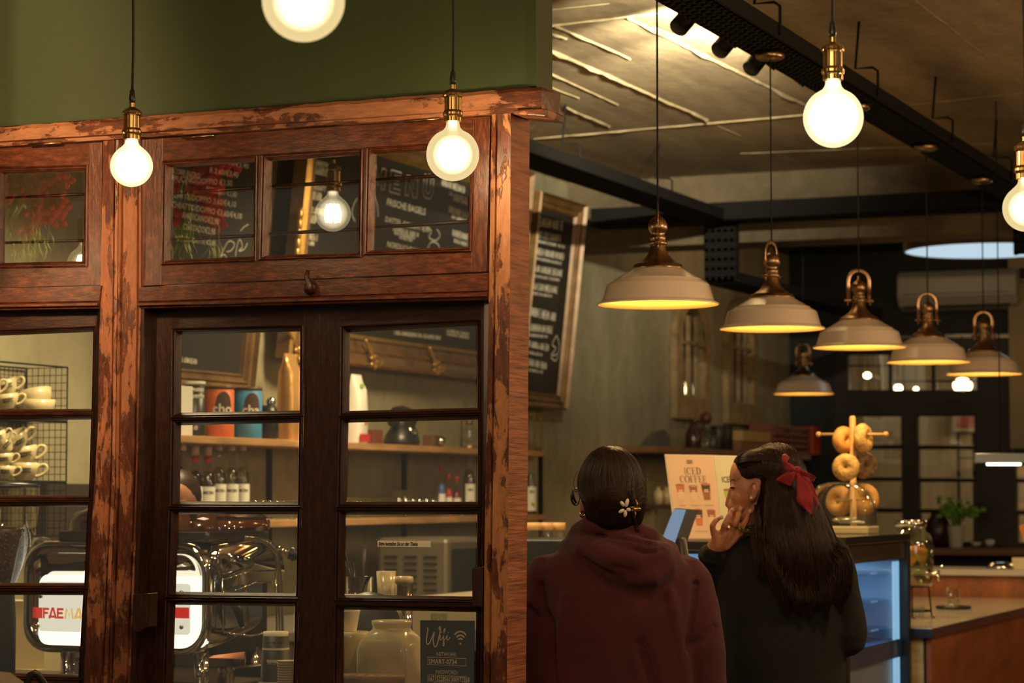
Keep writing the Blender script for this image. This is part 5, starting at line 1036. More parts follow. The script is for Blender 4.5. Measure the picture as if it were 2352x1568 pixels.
# shelf with jars on the far part of the plaster wall
zS = onX(1500, 1022, -4.9).z; ys0 = onX(1500, 1022, -4.9).y; ys1 = onX(1858, 1040, -4.9).y
mb = MB(); mb.bx((XW+.002, ys0, zS-.045), (-4.88, ys1, zS-.005)); solo('wall_shelf', 'long dark-edged shelf under the arched mirrors', 'shelf', mb, mat('brown_shelf', (.22, .11, .05), .5, var=.3, vs=4), bev=.003)
zS -= .005
def fx(px): return onX(px, 1020, -5.0).y
def fh(px, py): return onX(px, py, -5.0).z-zS
def flat_(name, label, cat, px, py, prof, m, **k): mb = MB(); h = fh(px, py); mb.lathe([(r, z*h) for r, z in prof], (-5.0, fx(px), zS), 24, **k); return solo(name, label, cat, mb, m, 'things on the far wall shelf')
mb = MB(); yy = fx(1543); w_ = (fx(1568)-fx(1518))/2; h = fh(1543, 985); mb.prism([V((-5.12, yy-w_, zS)), V((-5.12, yy+w_, zS)), V((-5.12, yy+w_, zS+h*.7)), V((-5.12, yy+w_*.6, zS+h)), V((-5.12, yy-w_*.1, zS+h*.8))], (.03, 0, 0)); solo('grey_slab', 'flat grey slab at the left end of the far shelf', 'board', mb, mat('plain_grey', (.10, .10, .09), .6))  # grey slab with a sloping top edge
flat_('bottle', 'dark brown bottle on the far shelf', 'bottle', 1593, 962, [(.05, 0), (.055, .05), (.055, .5), (.025, .8), (.025, 1)], mat('brown_glass', (.05, .02, .01), .2))
t = flat_('bottle', 'clear bottle with a dark ball stopper on the far shelf', 'bottle', 1622, 972, [(.05, 0), (.055, .05), (.055, .6), (.02, .85), (.02, 1)], M_CLEAR, cap=False)
mb = MB(); mb.ell((-5.0, fx(1622), zS+fh(1622, 972)+.035), .04); obj('ball_stopper', mb, mat('dark_wood_ball', (.09, .03, .015), .4), t)
flat_('glass_jar', 'clear glass jar beside the black tins on the far shelf', 'jar', 1637, 985, [(.04, 0), (.045, .05), (.045, .8), (.03, .9), (.032, 1)], M_CLEAR, cap=False)
for k, (px, py) in enumerate(((1650, 978), (1665, 980))): flat_('black_tin', 'black tin on the far shelf, %s of two' % ('left', 'right')[k], 'tin', px, py, [(.05, 0), (.055, .02), (.055, .95), (.05, 1)], BLKT)
y0, y1 = fx(1675), fx(1746)
for k, (a, b, m_) in enumerate(((0, .48, mat('brown_crate', (.24, .12, .05), .6)), (.48, 1, mat('pale_wood_box', (.5, .32, .12), .6)))):
    H_ = fh(1710, 990); mb = MB(); mb.bx((-5.1, y0+k*.05, zS+H_*a), (-4.92, y1, zS+H_*b-.003)); solo('wooden_box', ('brown wooden box under the pale box on the far shelf', 'pale wooden box stacked on the brown box on the far shelf')[k], 'box', mb, m_, bev=.006)
y0, y1 = fx(1752), fx(1836); H_ = fh(1790, 976); t = thing('slatted_rack', 'red-brown slatted wooden rack on the far shelf', 'rack', (-5.0, y0, zS))
RW = mat('red_brown_wood', (.2, .06, .03), .5)
for k in range(5): mb = MB(); mb.bx((-4.93, y0, zS+H_*(.02+.2*k)), (-4.91, y1, zS+H_*(.12+.2*k))); obj('slat', mb, RW, t)
for k in range(3): y = y0+(y1-y0)*k/2.03; mb = MB(); mb.bx((-5.1, y, zS), (-4.93, y+.03, zS+H_)); obj('side_board', mb, RW, t)
y0, y1 = fx(1838), fx(1858); mb = MB(); mb.bx((-5.08, y0, zS), (-4.9, y1-.02, zS+fh(1848, 980))); solo('red_box', 'bright red box at the right end of the far shelf', 'box', mb, mat('red_carton', (.5, .05, .02), .5), bev=.004)
# small lower shelf with white bottles
a = onX(1500, 1158, -5.0); b = onX(1545, 1158, -5.0); mb = MB(); mb.bx((XW+.002, a.y, a.z-.03), (-4.98, b.y, a.z)); solo('wall_shelf', 'short low shelf with two pale bottles left of the iced coffee sign', 'shelf', mb, mat('dark_shelf', (.09, .045, .025), .5))
for k, px in enumerate((1512, 1531)):
    p = onX(px, 1158, -5.06); h = onX(px, 1118, -5.06).z-a.z; mb = MB(); mb.lathe([(.03, 0), (.032, h*.7), (.015, h*.85), (.015, h)], (-5.06, p.y, a.z), 16); solo('bottle', 'pale bottle on the short low shelf, %s one' % ('left', 'right')[k], 'bottle', mb, M_CERAM)
p = onX(1415, 1240, XW+.004); 
a = onX(1485, 1190, XW+.01); mb = MB(); mb.bx((XW+.001, a.y-.15, a.z-.06), (XW+.014, a.y+.15, a.z+.05)); solo('wall_socket', 'cream double socket on the plaster wall beside the hooded person', 'socket', mb, M_CERAM, bev=.003)
# ================================================================ SALES COUNTER
mb = MB(); mb.bx((-3.4, 6.9, 0), (-2.62, 7.9, .98)); mb.bx((-3.44, 6.86, .98), (-2.58, 7.92, 1.02)); solo('sales_counter', 'dark sales counter in front of the two customers', 'counter', mb, mat('counter_black', (.02, .018, .016), .35), bev=.004)
# glass jars with wooden lids
mb = MB(); mb.bx((-4.2, 8.8, 0), (-3.42, 9.6, 1.08)); solo('side_cabinet', 'beige cabinet carrying the lidded jars left of the hooded person', 'cabinet', mb, mat('beige_cabinet', (.3, .24, .15), .5), bev=.004)
for k, px in enumerate((1226, 1252, 1280)):
    p = onY(px, 1200, 9.2+.06*k); t = thing('storage_jar', 'glass jar with a flat wooden lid left of the hooded person, %s of three' % ('left', 'middle', 'right')[k], 'jar', (p.x, p.y, 1.08), 'glass jars with wooden lids'); c = V(t.location); h = p.z-1.08
    mb = MB(); mb.lathe([(.001, .002), (.033, 0), (.035, .01), (.035, h*.78), (.030, h*.86), (.030, h*.9)], c, 24, cap=False); obj('jar_glass', mb, M_CLEAR, t)
    mb = MB(); mb.lathe([(.033, h*.9), (.034, h*.91), (.034, h), (.033, h)], c, 24); obj('wooden_lid', mb, mat('jar_lid_wood', (.5, .28, .1), .6), t)
    mb = MB(); mb.lathe([(.031, .006), (.031, h*(.5+.05*k))], c, 20); obj('contents', mb, [mat('red_content', (.4, .05, .04), .6), mat('pale_content', (.5, .42, .3), .7), mat('beige_content', (.45, .36, .2), .7)][k], t)
# till monitor
Xm = 7.55; t = thing('till_monitor', 'tilted touch screen of the till between the two customers', 'monitor', (onY(1550, 1290, Xm).x, Xm, 1.02))
A = [onY(1570, 1170, Xm), onY(1585, 1172, Xm), onY(1550, 1282, Xm), onY(1528, 1282, Xm)]
p0 = onY(1548, 1168, Xm); p1 = onY(1576, 1170, Xm+.02); p2 = onY(1532, 1300, Xm-.06); p3 = onY(1500, 1290, Xm-.1); nrm = (p1-p0).cross(p3-p0).normalized()
if nrm.y > 0: nrm = -nrm
mb = MB(); mb.prism([p0, p1, p2, p3], -nrm*.006, 0); obj('screen', mb, glow('till_screen_glow', (.45, .62, .85), .42), t, fixn=True)
back = V((.024, .03, -.004)); mb = MB(); q = [p0-nrm*.004, p1-nrm*.004, p2-nrm*.004, p3-nrm*.004]
ex = lambda p, c, f: c+(p-c)*f
cc = sum(q, V())/4; mb.prism([ex(p, cc, 1.06)-nrm*.003+V((.0, .0, 0)) for p in q], back*1.0+V((.004, .01, 0)), 0); obj('monitor_case', mb, M_PLAST, t, bev=.003)
mb = MB(); mb.tube([cc+back, V((cc.x+.05, cc.y+.1, 1.05)), V((cc.x+.05, cc.y+.1, 1.02))], [.02, .025, .05], 12); obj('stand', mb, M_PLAST, t)
a = onY(1600, 1272, 7.7); b = onY(1650, 1296, 7.7); t = thing('card_display', 'small blue-lit display under the iced coffee sign', 'display', a); mb = MB(); mb.bx((a.x-.12, 7.71, 1.02), (b.x+.1, 7.76, a.z+.012)); obj('display_case', mb, M_PLAST, t); mb = MB(); mb.bx((a.x-.1, 7.704, b.z-.03), (b.x+.07, 7.71, a.z)); obj('display_screen', mb, glow('small_screen_glow', (.25, .5, .85), .5), t)
# iced coffee stand-up cards on the black case
zK = at(1590, 1238, 8.7).z
mb = MB(); mb.bx((-3.4, 7.95, zK-.09), (-2.5, 8.42, zK)); 
t = thing('display_case', 'black-topped glass display case under the iced coffee cards', 'display case', (-2.95, 8.2, 0)); obj('black_top', mb, M_PLAST, t, bev=.004)
mb = MB(); mb.bx((-3.36, 7.98, 0), (-2.54, 8.41, zK-.09)); obj('case_body', mb, mat('blue_grey_case', (.05, .07, .10), .4), t)
def card(label, px, words, cols, d):
    P = [at(*p, dd) for p, dd in zip(px, d)]; bl, br, tr, tl = P; xd = (br-bl).normalized(); yd = (tl-bl); yd = (yd-xd*yd.dot(xd)).normalized(); n = xd.cross(yd); wdt = (br-bl).length; hgt = (tl-bl).length
    t = thing('menu_card', label, 'menu card', (bl+br)/2, 'iced drink cards on the display case'); mb = MB(); mb.prism([bl, br, tr, tl], -n*.002); obj('card', mb, mat(cols[0], cols[1], .5, var=.12, vs=2), t)
    mb = MB(); mb.prism([bl-xd*.004-yd*.006, br+xd*.004-yd*.006, tr+xd*.004+yd*.004, tl-xd*.004+yd*.004], -n*.005); mb.v = [v-n*.0025 for v in mb.v]; obj('acrylic_holder', mb, mat('acrylic_'+cols[0], (.75, .7, .55), .2), t)
    return t, bl, xd, (tl-bl)/hgt, n, wdt, hgt
t, o, xd, yd, n, W_, H_ = card('iced coffee card with six cups of coffee in two rows', [(1554, 1236), (1660, 1236), (1637, 1047), (1529, 1045)], None, ('peach_card', (.70, .47, .31)), (8.72, 8.72, 8.8, 8.8))
mb = MB(); u_ = W_/115; v_ = H_/191   # card units close to photo pixels
def SER(L_, x, y, w_, h_):   # high-contrast serif capitals
    T = w_*.17; t_ = w_*.06; s_ = []
    if L_ == 'I': s_ = [([(w_*.5, 0), (w_*.5, h_)], T), ([(w_*.2, 0), (w_*.8, 0)], t_), ([(w_*.2, h_), (w_*.8, h_)], t_)]
    if L_ in 'EF':
        s_ = [([(w_*.25, 0), (w_*.25, h_)], T), ([(w_*.05, h_), (w_*.85, h_)], t_), ([(w_*.25, h_*.53), (w_*.68, h_*.53)], t_), ([(w_*.85, h_), (w_*.85, h_*.8)], t_), ([(w_*.68, h_*.62), (w_*.68, h_*.43)], t_)]
        s_ += [([(w_*.05, 0), (w_*.9, 0)], t_), ([(w_*.9, 0), (w_*.9, h_*.22)], t_)] if L_ == 'E' else [([(w_*.05, 0), (w_*.5, 0)], t_)]
    if L_ in 'CO':
        N = 24; a0, a1 = (radians(45), radians(315)) if L_ == 'C' else (0, 2*pi); pt = []; wd = []
        for i in range(N+1): a = a0+(a1-a0)*i/N; pt.append((w_*.5+w_*.44*cos(a), h_*.5+h_*.52*sin(a))); wd.append(t_+(T-t_)*abs(cos(a))**1.5*(1 if L_ == 'O' or cos(a) < 0 else .3))
        s_ = [(pt, wd)]
        if L_ == 'C': s_.append(([(w_*.84, h_*.68), (w_*.84, h_*1.0)], t_))
    if L_ == 'D':
        N = 16; pt = [(w_*.2, h_), (w_*.4, h_)]+[(w_*.42+w_*.5*cos(a), h_*.5+h_*.5*sin(a)) for a in [pi/2-pi*i/N for i in range(N+1)]]+[(w_*.2, 0)]; wd = [t_, t_]+[t_+(T-t_)*abs(cos(pi/2-pi*i/N))**1.5 for i in range(N+1)]+[t_]
        s_ = [([(w_*.25, 0), (w_*.25, h_)], T), (pt, wd), ([(w_*.05, h_), (w_*.3, h_)], t_), ([(w_*.05, 0), (w_*.3, 0)], t_)]
    for p_, w2 in s_: mb.stroke([(x+a, y+b) for a, b in p_], w2, o+n*.0006, xd, yd)
x = 40*u_
for L_, w_ in (('I', 6.5), ('C', 11), ('E', 9.5), ('D', 12)): SER(L_, x, 147*v_, w_*u_, 15*v_); x += (w_+1.2)*u_
x = 28*u_
for L_, w_ in (('C', 11), ('O', 12), ('F', 9.5), ('F', 9.5), ('E', 9.5), ('E', 9.5)): SER(L_, x, 128*v_, w_*u_, 15*v_); x += (w_+1)*u_
obj('title', mb, INK, t, fixn=False); mb = MB()
for wd, yy in (('ESPRESSO', 176), ('PERFETTO', 171)): me_ = text_mesh(wd, 5*v_, 'CENTER', 0, .0002, 1); mb.text(wd, 5*v_, o+xd*58*u_+yd*yy*v_+n*.0006, xd, yd, 0, 16*u_/max(p[0]*2 for p in me_[0]), 'CENTER', off=.0002, res=1)
obj('logo', mb, INK, t, fixn=False); mb = MB()
for wd, xx, yy in (('Iced Latte', 26, 74), ('Iced Cappuccino', 58, 74), ('Iced Americano', 92, 74), ('Iced Caramel', 30, 15), ('Iced Dark Chocolate', 64, 15)):
    if yy == 15 and xx == 30: obj('captions', mb, INK, t, fixn=False); mb = MB()
    mb.text(wd, 4.2*v_, o+xd*xx*u_+yd*yy*v_+n*.0006, xd, yd, 0, .8, 'CENTER', res=1)
obj('captions', mb, INK, t, fixn=False)
def cupart(name, xx, yy, ctop, cbot, s=1.0, lid=False):
    mb = MB(); Q = lambda a, b: o+xd*(xx+a*s)*u_+yd*(yy+b*s)*v_+n*.0009
    mb.add([Q(-8, 0), Q(8, 0), Q(10.2, 20), Q(-10.2, 20)], [(0, 1, 2, 3)], 0); mb.add([Q(-10.2, 20), Q(10.2, 20), Q(12, 38), Q(-12, 38)], [(0, 1, 2, 3)], 1)
    mb.add([Q(12.5*cos(a), 38+3*sin(a)) for a in [2*pi*i/16 for i in range(16)]], [list(range(16))], 2 if not lid else 3)
    for k in (19, 23): mb.add([Q(-6, k)+n*.0003, Q(6, k)+n*.0003, Q(6, k+2.4)+n*.0003, Q(-6, k+2.4)+n*.0003], [(0, 1, 2, 3)], 3)
    if lid: mb.add([Q(-12, 38), Q(12, 38), Q(10, 46), Q(-10, 46)], [(0, 1, 2, 3)], 3)
    obj(name, mb, [cbot, ctop, mat('cup_rim_print', (.4, .14, .08), .6), mat('cup_pale_print', (.75, .55, .4), .6)], t, fixn=False)
C1, C2, C3, C4 = mat('orange_coffee_print', (.55, .17, .07), .6), mat('milk_print', (.72, .5, .3), .6), mat('black_coffee_print', (.05, .022, .018), .6), mat('brown_coffee_print', (.3, .10, .05), .6)
cupart('cup_print', 26, 88, C1, C2, .9); cupart('cup_print', 58, 88, C4, C2, .86, True); cupart('cup_print', 90, 88, C3, C4, .94); cupart('cup_print', 30, 29, C3, C1, .9); cupart('cup_print', 62, 29, C3, C1, .94); cupart('cup_print', 95, 31, C4, C2, .86)
t, o, xd, yd, n, W_, H_ = card('pale iced drink card half hidden by the dark-haired customer', [(1662, 1237), (1772, 1237), (1748, 1050), (1639, 1047)], None, ('pale_yellow_card', (.62, .58, .38)), (8.72, 8.72, 8.8, 8.8))
mb = MB(); mb.text('ICED', 19*v_, o+xd*13*u_+yd*129*v_+n*.0006, xd, yd, 0, .62, off=.0004); obj('lettering', mb, INK, t, fixn=False)
cupart('cup_print', 26, 76, mat('matcha_print', (.32, .42, .08), .6), mat('pink_print', (.8, .3, .3), .6), .95)
# blue lit display case
X0 = -2.25; yN = onX(1935, 1230, X0).y; yF = onX(2077, 1225, X0).y; zT = 1.346
t = thing('display_case', 'tall glass display case with cold blue light at the right of the customers', 'display case', (X0-.4, (yN+yF)/2, 0))
for x, y in ((X0, yN), (X0, yF), (X0-.75, yN), (X0-.75, yF)): mb = MB(); mb.bx((x-.02, y-.02, 0), (x+.02, y+.02, zT-.03)); obj('corner_post', mb, M_PLAST, t, bev=.004)
mb = MB(); mb.bx((X0-.79, yN-.03, zT-.03), (X0+.02, yF+.02, zT)); obj('top_board', mb, mat('dark_case_top', (.03, .028, .026), .12, coat=.5), t, bev=.003)
mb = MB(); mb.bx((X0-.012, yN+.02, zT-.10), (X0+.005, yF-.02, zT-.03)); obj('top_band', mb, mat('smoked_band', (.08, .05, .035), .1, coat=1), t)
mb = MB(); mb.bx((X0-.006, yN+.02, .05), (X0-.003, yF-.02, zT-.10)); obj('side_glass', mb, glass('case_glass', (.85, .92, 1), .10), t)
mb = MB(); mb.bx((X0-.74, yN+.02, .05), (X0-.73, yF-.02, zT-.05)); mb.bx((X0-.74, yN+.01, .05), (X0-.02, yN+.015, zT-.05)); mb.bx((X0-.74, yF-.015, .05), (X0-.02, yF-.01, zT-.05)); obj('case_lining', mb, mat('blue_lining', (.34, .46, .58), .4), t)
for z in (.97, 1.08, 1.19): mb = MB(); mb.bx((X0-.7, yN+.03, z), (X0-.06, yF-.03, z+.008)); obj('glass_shelf', mb, glass('shelf_glass', (.7, .88, .95), .3), t)
mb = MB(); mb.bx((X0-.72, yN+.02, .86), (X0-.01, yF-.02, .93)); obj('blue_band', mb, mat('blue_band', (.03, .10, .17), .4), t)
mb = MB(); mb.bx((X0-.70, yN+.02, .06), (X0-.03, yF-.02, .859)); obj('white_base', mb, mat('white_case_base', (.42, .46, .42), .4, var=.1, vs=3), t)
for y in (yF-.05, yF-.11): mb = MB(); mb.bx((X0-.022, y-.012, .1), (X0-.012, y+.004, zT-.11)); obj('light_strip', mb, glow('cold_strip_glow', (.5, .82, 1), .8), t)
lamp('display_case_light', 'AREA', (X0-.2, (yN+yF)/2, zT-.06), 9, (.5, .78, 1), .35, (X0-.3, (yN+yF)/2, .9))
FOOD = [mat('berry_cake', (.35, .06, .08), .5, var=.4, vs=20), mat('cream_cake', (.6, .5, .4), .5, var=.2, vs=20), mat('brown_cake', (.2, .09, .04), .5, var=.3, vs=20)]
k = 0
for z in (.978, 1.088):
    for y in (yN+.2, yN+.42, yN+.64):
        mb = MB(); mb.lathe([(.02, 0), (.085, .008), (.09, .014), (.03, .006)], (X0-.2, y, z), 28); pl_ = solo('cake_plate', 'plate on the %s glass shelf of the blue case, %s' % ('lower' if z < 1 else 'upper', ['near one', 'middle one', 'far one'][k % 3]), 'plate', mb, M_CERAM, 'plates in the display case')
        mb = MB(); mb.lathe([(.05, 0), (.06, .006), (.055, .045), (.03, .06), (.001, .062)], (X0-.2, y, z+.014), 24, flute=7, fd=.06); solo('cake', '%s cake on the %s shelf of the blue case, %s' % (['red berry', 'pale cream', 'brown'][k % 3], 'lower' if z < 1 else 'upper', ['nearest', 'middle', 'farthest'][k % 3]), 'cake', mb, FOOD[k % 3], 'cakes in the display case'); k += 1
# roll-top cake cover and bagel tree on the case
mb = MB(); a = onZ(1862, 1226, zT); 
Yd = yF-.20; xl_ = onY(1862, 1210, Yd).x; xr_ = onY(2004, 1210, Yd).x
t = thing('cake_cover', 'clear roll-top cake cover on a cream base beside the bagel tree', 'cake cover', ((xl_+xr_)/2, Yd, zT)); 
mb = MB(); mb.bx((xl_-.005, Yd-.09, zT), (xr_+.005, Yd+.09, zT+.03)); obj('base', mb, M_CERAM, t, bev=.006)
mb = MB(); rg = []; R_ = (xr_-xl_)/2; hD = onY(1935, 1108, Yd).z-zT-.03
for yy in (-.085, -.08, .08, .085):
    s_ = .97 if abs(yy) > .082 else 1
    rg.append([V(((xl_+xr_)/2+R_*s_*(abs(cos(a))**.75)*(1 if cos(a) > 0 else -1), Yd+yy, zT+.03+hD*s_*(max(sin(a), 0)**.8))) for a in [pi*i/24 for i in range(25)]])
mb.loft(rg, 0, True, False, False); mb.add([p for p in rg[0]], [list(range(25))]); mb.add([p for p in rg[-1]], [list(range(25))]); obj('cover', mb, glass('cover_glass', (.9, .92, .9), .08, .05, .9), t, fixn=False)
for yy in (-.086, .086): mb = MB(); mb.tube([V(((xl_+xr_)/2+R_*1.0*(abs(cos(a))**.75)*(1 if cos(a) > 0 else -1), Yd+yy, zT+.03+hD*(max(sin(a), 0)**.8))) for a in [pi*i/24 for i in range(25)]], .003, 6); obj('cover_rim', mb, M_CLEAR, t)
mb = MB(); mb.ell((xl_+R_*1.1, Yd, zT+.055), (.05, .04, .012)); mb.tube([(xl_+R_*1.0, Yd-.03, zT+.045), (xl_+R_*1.8, Yd-.03, zT+.045)], .005, 8); solo('cake_server', 'steel cake server lying under the clear roll-top cover', 'cake server', mb, M_STEEL)
Yt = yF+.0-.02; pT = onY(1958, 955, Yt); Yt = yF-.06; pT = onY(1958, 955, Yt); k = (pT-CAM).dot(FF)/FPX
t = thing('bagel_tree', 'pale wooden peg tree holding bagels', 'stand', (pT.x, Yt, zT)); WD = mat('pale_beech', (.65, .38, .13), .45, var=.2, vs=8)
mb = MB(); mb.lathe([(.045, 0), (.045, .012), (.013, .014), (.0125, pT.z-zT-.01), (.009, pT.z-zT)], (pT.x, Yt, zT), 20); obj('pole', mb, WD, t)
arms = [((1880, 997), (2035, 997)), ((1928, 1063), (1990, 1066)), ((1925, 1150), (2005, 1143))]
dy = [0, -.11, -.10]
for (a, b), d_ in zip(arms, dy):
    pa = onY(*a, Yt+d_*(1)); pb = onY(*b, Yt-d_*.9); z = (pa.z+pb.z)/2
    mb = MB(); mb.tube([pa, V((pT.x, Yt, z)), pb], .0055, 10); mb.ell(pa, .011); mb.ell(pb, .011); obj('peg', mb, WD, t)
BAG1 = mat('poppy_bagel', (.66, .40, .12), .6, var=.5, vs=45, bump=.5, bs=90); BAG2 = mat('golden_bagel', (.68, .34, .08), .5, var=.35, vs=12, bump=.3, bs=60); BAG3 = mat('seeded_bagel', (.22, .13, .06), .7, var=.8, vs=50, bump=.6, bs=80)
def bagel(label, px, py, Y, nrm, m, R=.0285, r=.0265):
    c = onY(px, py, Y); q = V(nrm).to_track_quat('Z', 'Y').to_matrix(); mb = MB(); rg = []
    for i in range(30):
        a = 2*pi*i/30; w_ = 1+.06*noise.noise((cos(a)*2, sin(a)*2, px)); rg.append([c+q @ V(((R+r*w_*cos(b))*cos(a), (R+r*w_*cos(b))*sin(a), r*.95*sin(b))) for b in [2*pi*j/14 for j in range(14)]])
    rg.append(rg[0]); mb.loft(rg, cap=False); return solo('bagel', label, 'bagel', mb, m, 'bagels on the wooden peg tree')
bagel('bagel on the left arm of the wooden tree', 1938, 1010, Yt, (1, -.55, 0), BAG2); bagel('poppy seed bagel on the top right arm of the tree', 1983, 1006, Yt, (1, -.2, .1), BAG1, .033)
bagel('round bagel facing out on the middle peg', 1943, 1073, Yt-.11, (.1, -1, .1), BAG1); bagel('dark seeded bagel behind the middle of the tree', 1984, 1068, Yt+.08, (.5, -1, .1), BAG3, .029)
bagel('large golden bagel at the lower right of the tree', 1984, 1146, Yt+.06, (.6, -1, .15), BAG2, .034, .03); bagel('bagel seen through the cover at the lower left of the tree', 1928, 1150, Yt+.07, (-.4, -1, .1), BAG2, .036)
# low corner counter with wooden cladding
zc = .97; cA = onZ(2168, 1436, zc); cX = -2.165; cY0 = yF+.03
LW = mat('light_plank', (.50, .38, .17), .5, var=.35, vs=3, st=(2, 2, 9), coat=.2); RWD = mat('red_oiled_wood', (.27, .085, .028), .5, var=.45, vs=2.5, st=(6, 1, 2))
t = thing('corner_counter', 'low counter with pale and red-brown wood cladding and a pale top', 'counter', (-2.8, 11, 0))
mb = MB(); mb.bx((-3.3, cY0+.05, 0), (cX-.02, 12.3, zc-.04)); obj('carcass', mb, M_PLAST, t)
mb = MB(); z0 = .02
for i in range(4): mb.bx((-3.3, cY0+.035, z0+.235*i), (cX-.03, cY0+.05, z0+.235*i+.225-.002*(i)))
obj('pale_planks', mb, LW, t)
mb = MB(); mb.bx((cX-.02, cY0+.05, .0), (cX, 12.3, zc-.04)); obj('red_side_panel', mb, RWD, t)
mb = MB(); mb.bx((-3.35, cY0, zc-.04), (cX+.02, 12.35, zc-.002)); obj('dark_edge', mb, mat('blue_black_edge', (.018, .022, .028), .3), t, bev=.003)
mb = MB(); mb.bx((-3.345, cY0+.005, zc-.002), (cX+.015, 12.345, zc)); obj('worktop', mb, mat('pale_worktop', (.5, .42, .28), .22, coat=.4), t)
t = thing('raised_counter', 'raised counter with red-brown front behind the tray with glass', 'counter', (-2.0, 12.6, 0)); zR = onY(2250, 1308, 12.4).z
mb = MB(); mb.bx((-3.3, 12.4, 0), (1.2, 12.9, zR-.03)); obj('red_front', mb, RWD, t); mb = MB(); mb.bx((-3.32, 12.37, zR-.03), (1.2, 12.92, zR)); obj('pale_top', mb, mat('pale_counter_top', (.5, .45, .36), .35), t, bev=.003)
c = onY(2300, 1306, 12.62); c.z = zR; mb = MB(); mb.lathe([(.075, 0), (.078, .006), (.05, .03), (.02, .038), (.001, .04)], c, 36, flute=12, fd=.05); solo('silver_lid', 'shiny silver dish upturned on the raised counter', 'dish', mb, M_CHROME)
c = onY(2345, 1306, 12.6); mb = MB(); mb.box((c.x, c.y, zR+.03), (.09, .01, .06)); solo('price_card', 'small pale card standing on the raised counter at the right edge', 'card', mb, M_CERAM)
c = at(2356, 1222, 11.5); mb = MB(); mb.prism([at(2340, 1208, 11.5), at(2375, 1192, 11.5), at(2375, 1262, 11.5), at(2352, 1245, 11.5)], (0, .01, 0)); ob = solo('orange_menu', 'corner of an orange card at the right edge', 'card', mb, mat('orange_card', (.7, .25, .06), .5))
mb = MB(); mb.tube([V((c.x+.02, 11.5*.99, zc+.0)), at(2375, 1250, 11.5)], .008, 8)
# tray with tumbler
c = onZ(2190, 1398, zc); mb = MB(); mb.lathe([(.075, 0), (.08, .002), (.082, .014), (.078, .014), (.074, .005), (.001, .004)], c, 40); solo('round_tray', 'small round black tray on the low counter', 'tray', mb, M_PLAST)
mb = MB(); mb.lathe([(.001, .002), (.026, 0), (.03, .02), (.031, .088), (.029, .088), (.027, .02), (.001, .012)], c+V((0, 0, .006)), 28, cap=False); solo('tumbler', 'small ribbed water glass standing on the round black tray', 'glass', mb, M_CLEAR, fixn=False)
# drink dispenser with orange slices
c = onZ(2093, 1418, zc); k = (c-CAM).dot(FF)/FPX; t = thing('drink_dispenser', 'big glass drink dispenser with orange slices and a tap on a wire stand', 'drink dispenser', c); zj = onY(2093, 1345, c.y).z-zc; zl = onY(2093, 1202, c.y).z-zc; R_ = .098
mb = MB(); mb.lathe([(.001, zj+.004), (R_*.9, zj), (R_, zj+.02), (R_, zl-.09), (R_*.9, zl-.05), (R_*.66, zl-.03), (R_*.66, zl)], c, 40, flute=26, fd=.006, cap=False); obj('glass_jar', mb, glass('dispenser_glass', (.93, .95, .86), .14, .02, .9), t)
mb = MB(); mb.lathe([(R_*.88, zj+.01), (R_*.95, zj+.03), (R_*.95, zl-.115), (.001, zl-.114)], c, 40); obj('water', mb, glass('water', (.72, .76, .6), .04, .05, .5, ior=1.33), t)
mb = MB(); mb.lathe([(R_*.70, zl-.012), (R_*.71, zl), (R_*.70, zl+.014), (.001, zl+.016)], c, 32); obj('steel_lid', mb, M_CHROME, t)
ORG = mat('orange_slice', (.8, .30, .04), .4, var=.2, vs=25); YEL = mat('lemon_slice', (.75, .5, .08), .4)
for i in range(8):
    a = -2.4+i*.45; p = c+V((R_*.62*cos(a), R_*.62*sin(a), zl-.135+.018*sin(i*2.3))); q = V((cos(a)*.8, sin(a), .35*cos(i*3))).to_track_quat('Z', 'Y').to_matrix(); mb = MB(); mb.lathe([(.001, .003), (.033, .003), (.035, 0), (.033, -.003), (.001, -.003)], p, 24, q, flute=9, fd=.03); obj('citrus_slice', mb, YEL if i % 3 == 1 else ORG, t)
mb = MB(); p = c+V((cos(-.5)*R_, sin(-.5)*R_, zj+.055)); e = p+V((.05, -.02, 0)); mb.tube([p, e], .008, 10); mb.tube([e+V((0, 0, .0)), e+V((.0, 0, -.03))], .007, 10); mb.tube([e+V((0, 0, .01)), e+V((.02, -.015, .035))], .005, 8); mb.lathe([(.02, -.003), (.02, .003)], p, 20, V((1, -.4, 0)).to_track_quat('Z', 'Y').to_matrix()); obj('tap', mb, M_CHROME, t)
mb = MB()
for zz, rr_ in ((zj-.002, .075), (.03, .085)): mb.tube([c+V((rr_*cos(a), rr_*sin(a), zz)) for a in [2*pi*i/28 for i in range(28)]], .0035, 6, closed=True)
for a in (.3, 1.87, 3.44, 5.0): mb.tube([c+V((.075*cos(a), .075*sin(a), zj-.002)), c+V((.088*cos(a), .088*sin(a), .003)), c+V((.1*cos(a+.1), .1*sin(a+.1), .003))], .0035, 6)
obj('wire_stand', mb, M_BLACK, t)
mb = MB(); c2 = c+V((0, 0, 0)); mb.lathe([(.04, .002), (.055, .004), (.06, .05), (.058, .05), (.052, .01), (.001, .008)], c2, 28, cap=False); solo('glass_bowl', 'small glass bowl under the drink dispenser', 'bowl', mb, M_CLEAR)
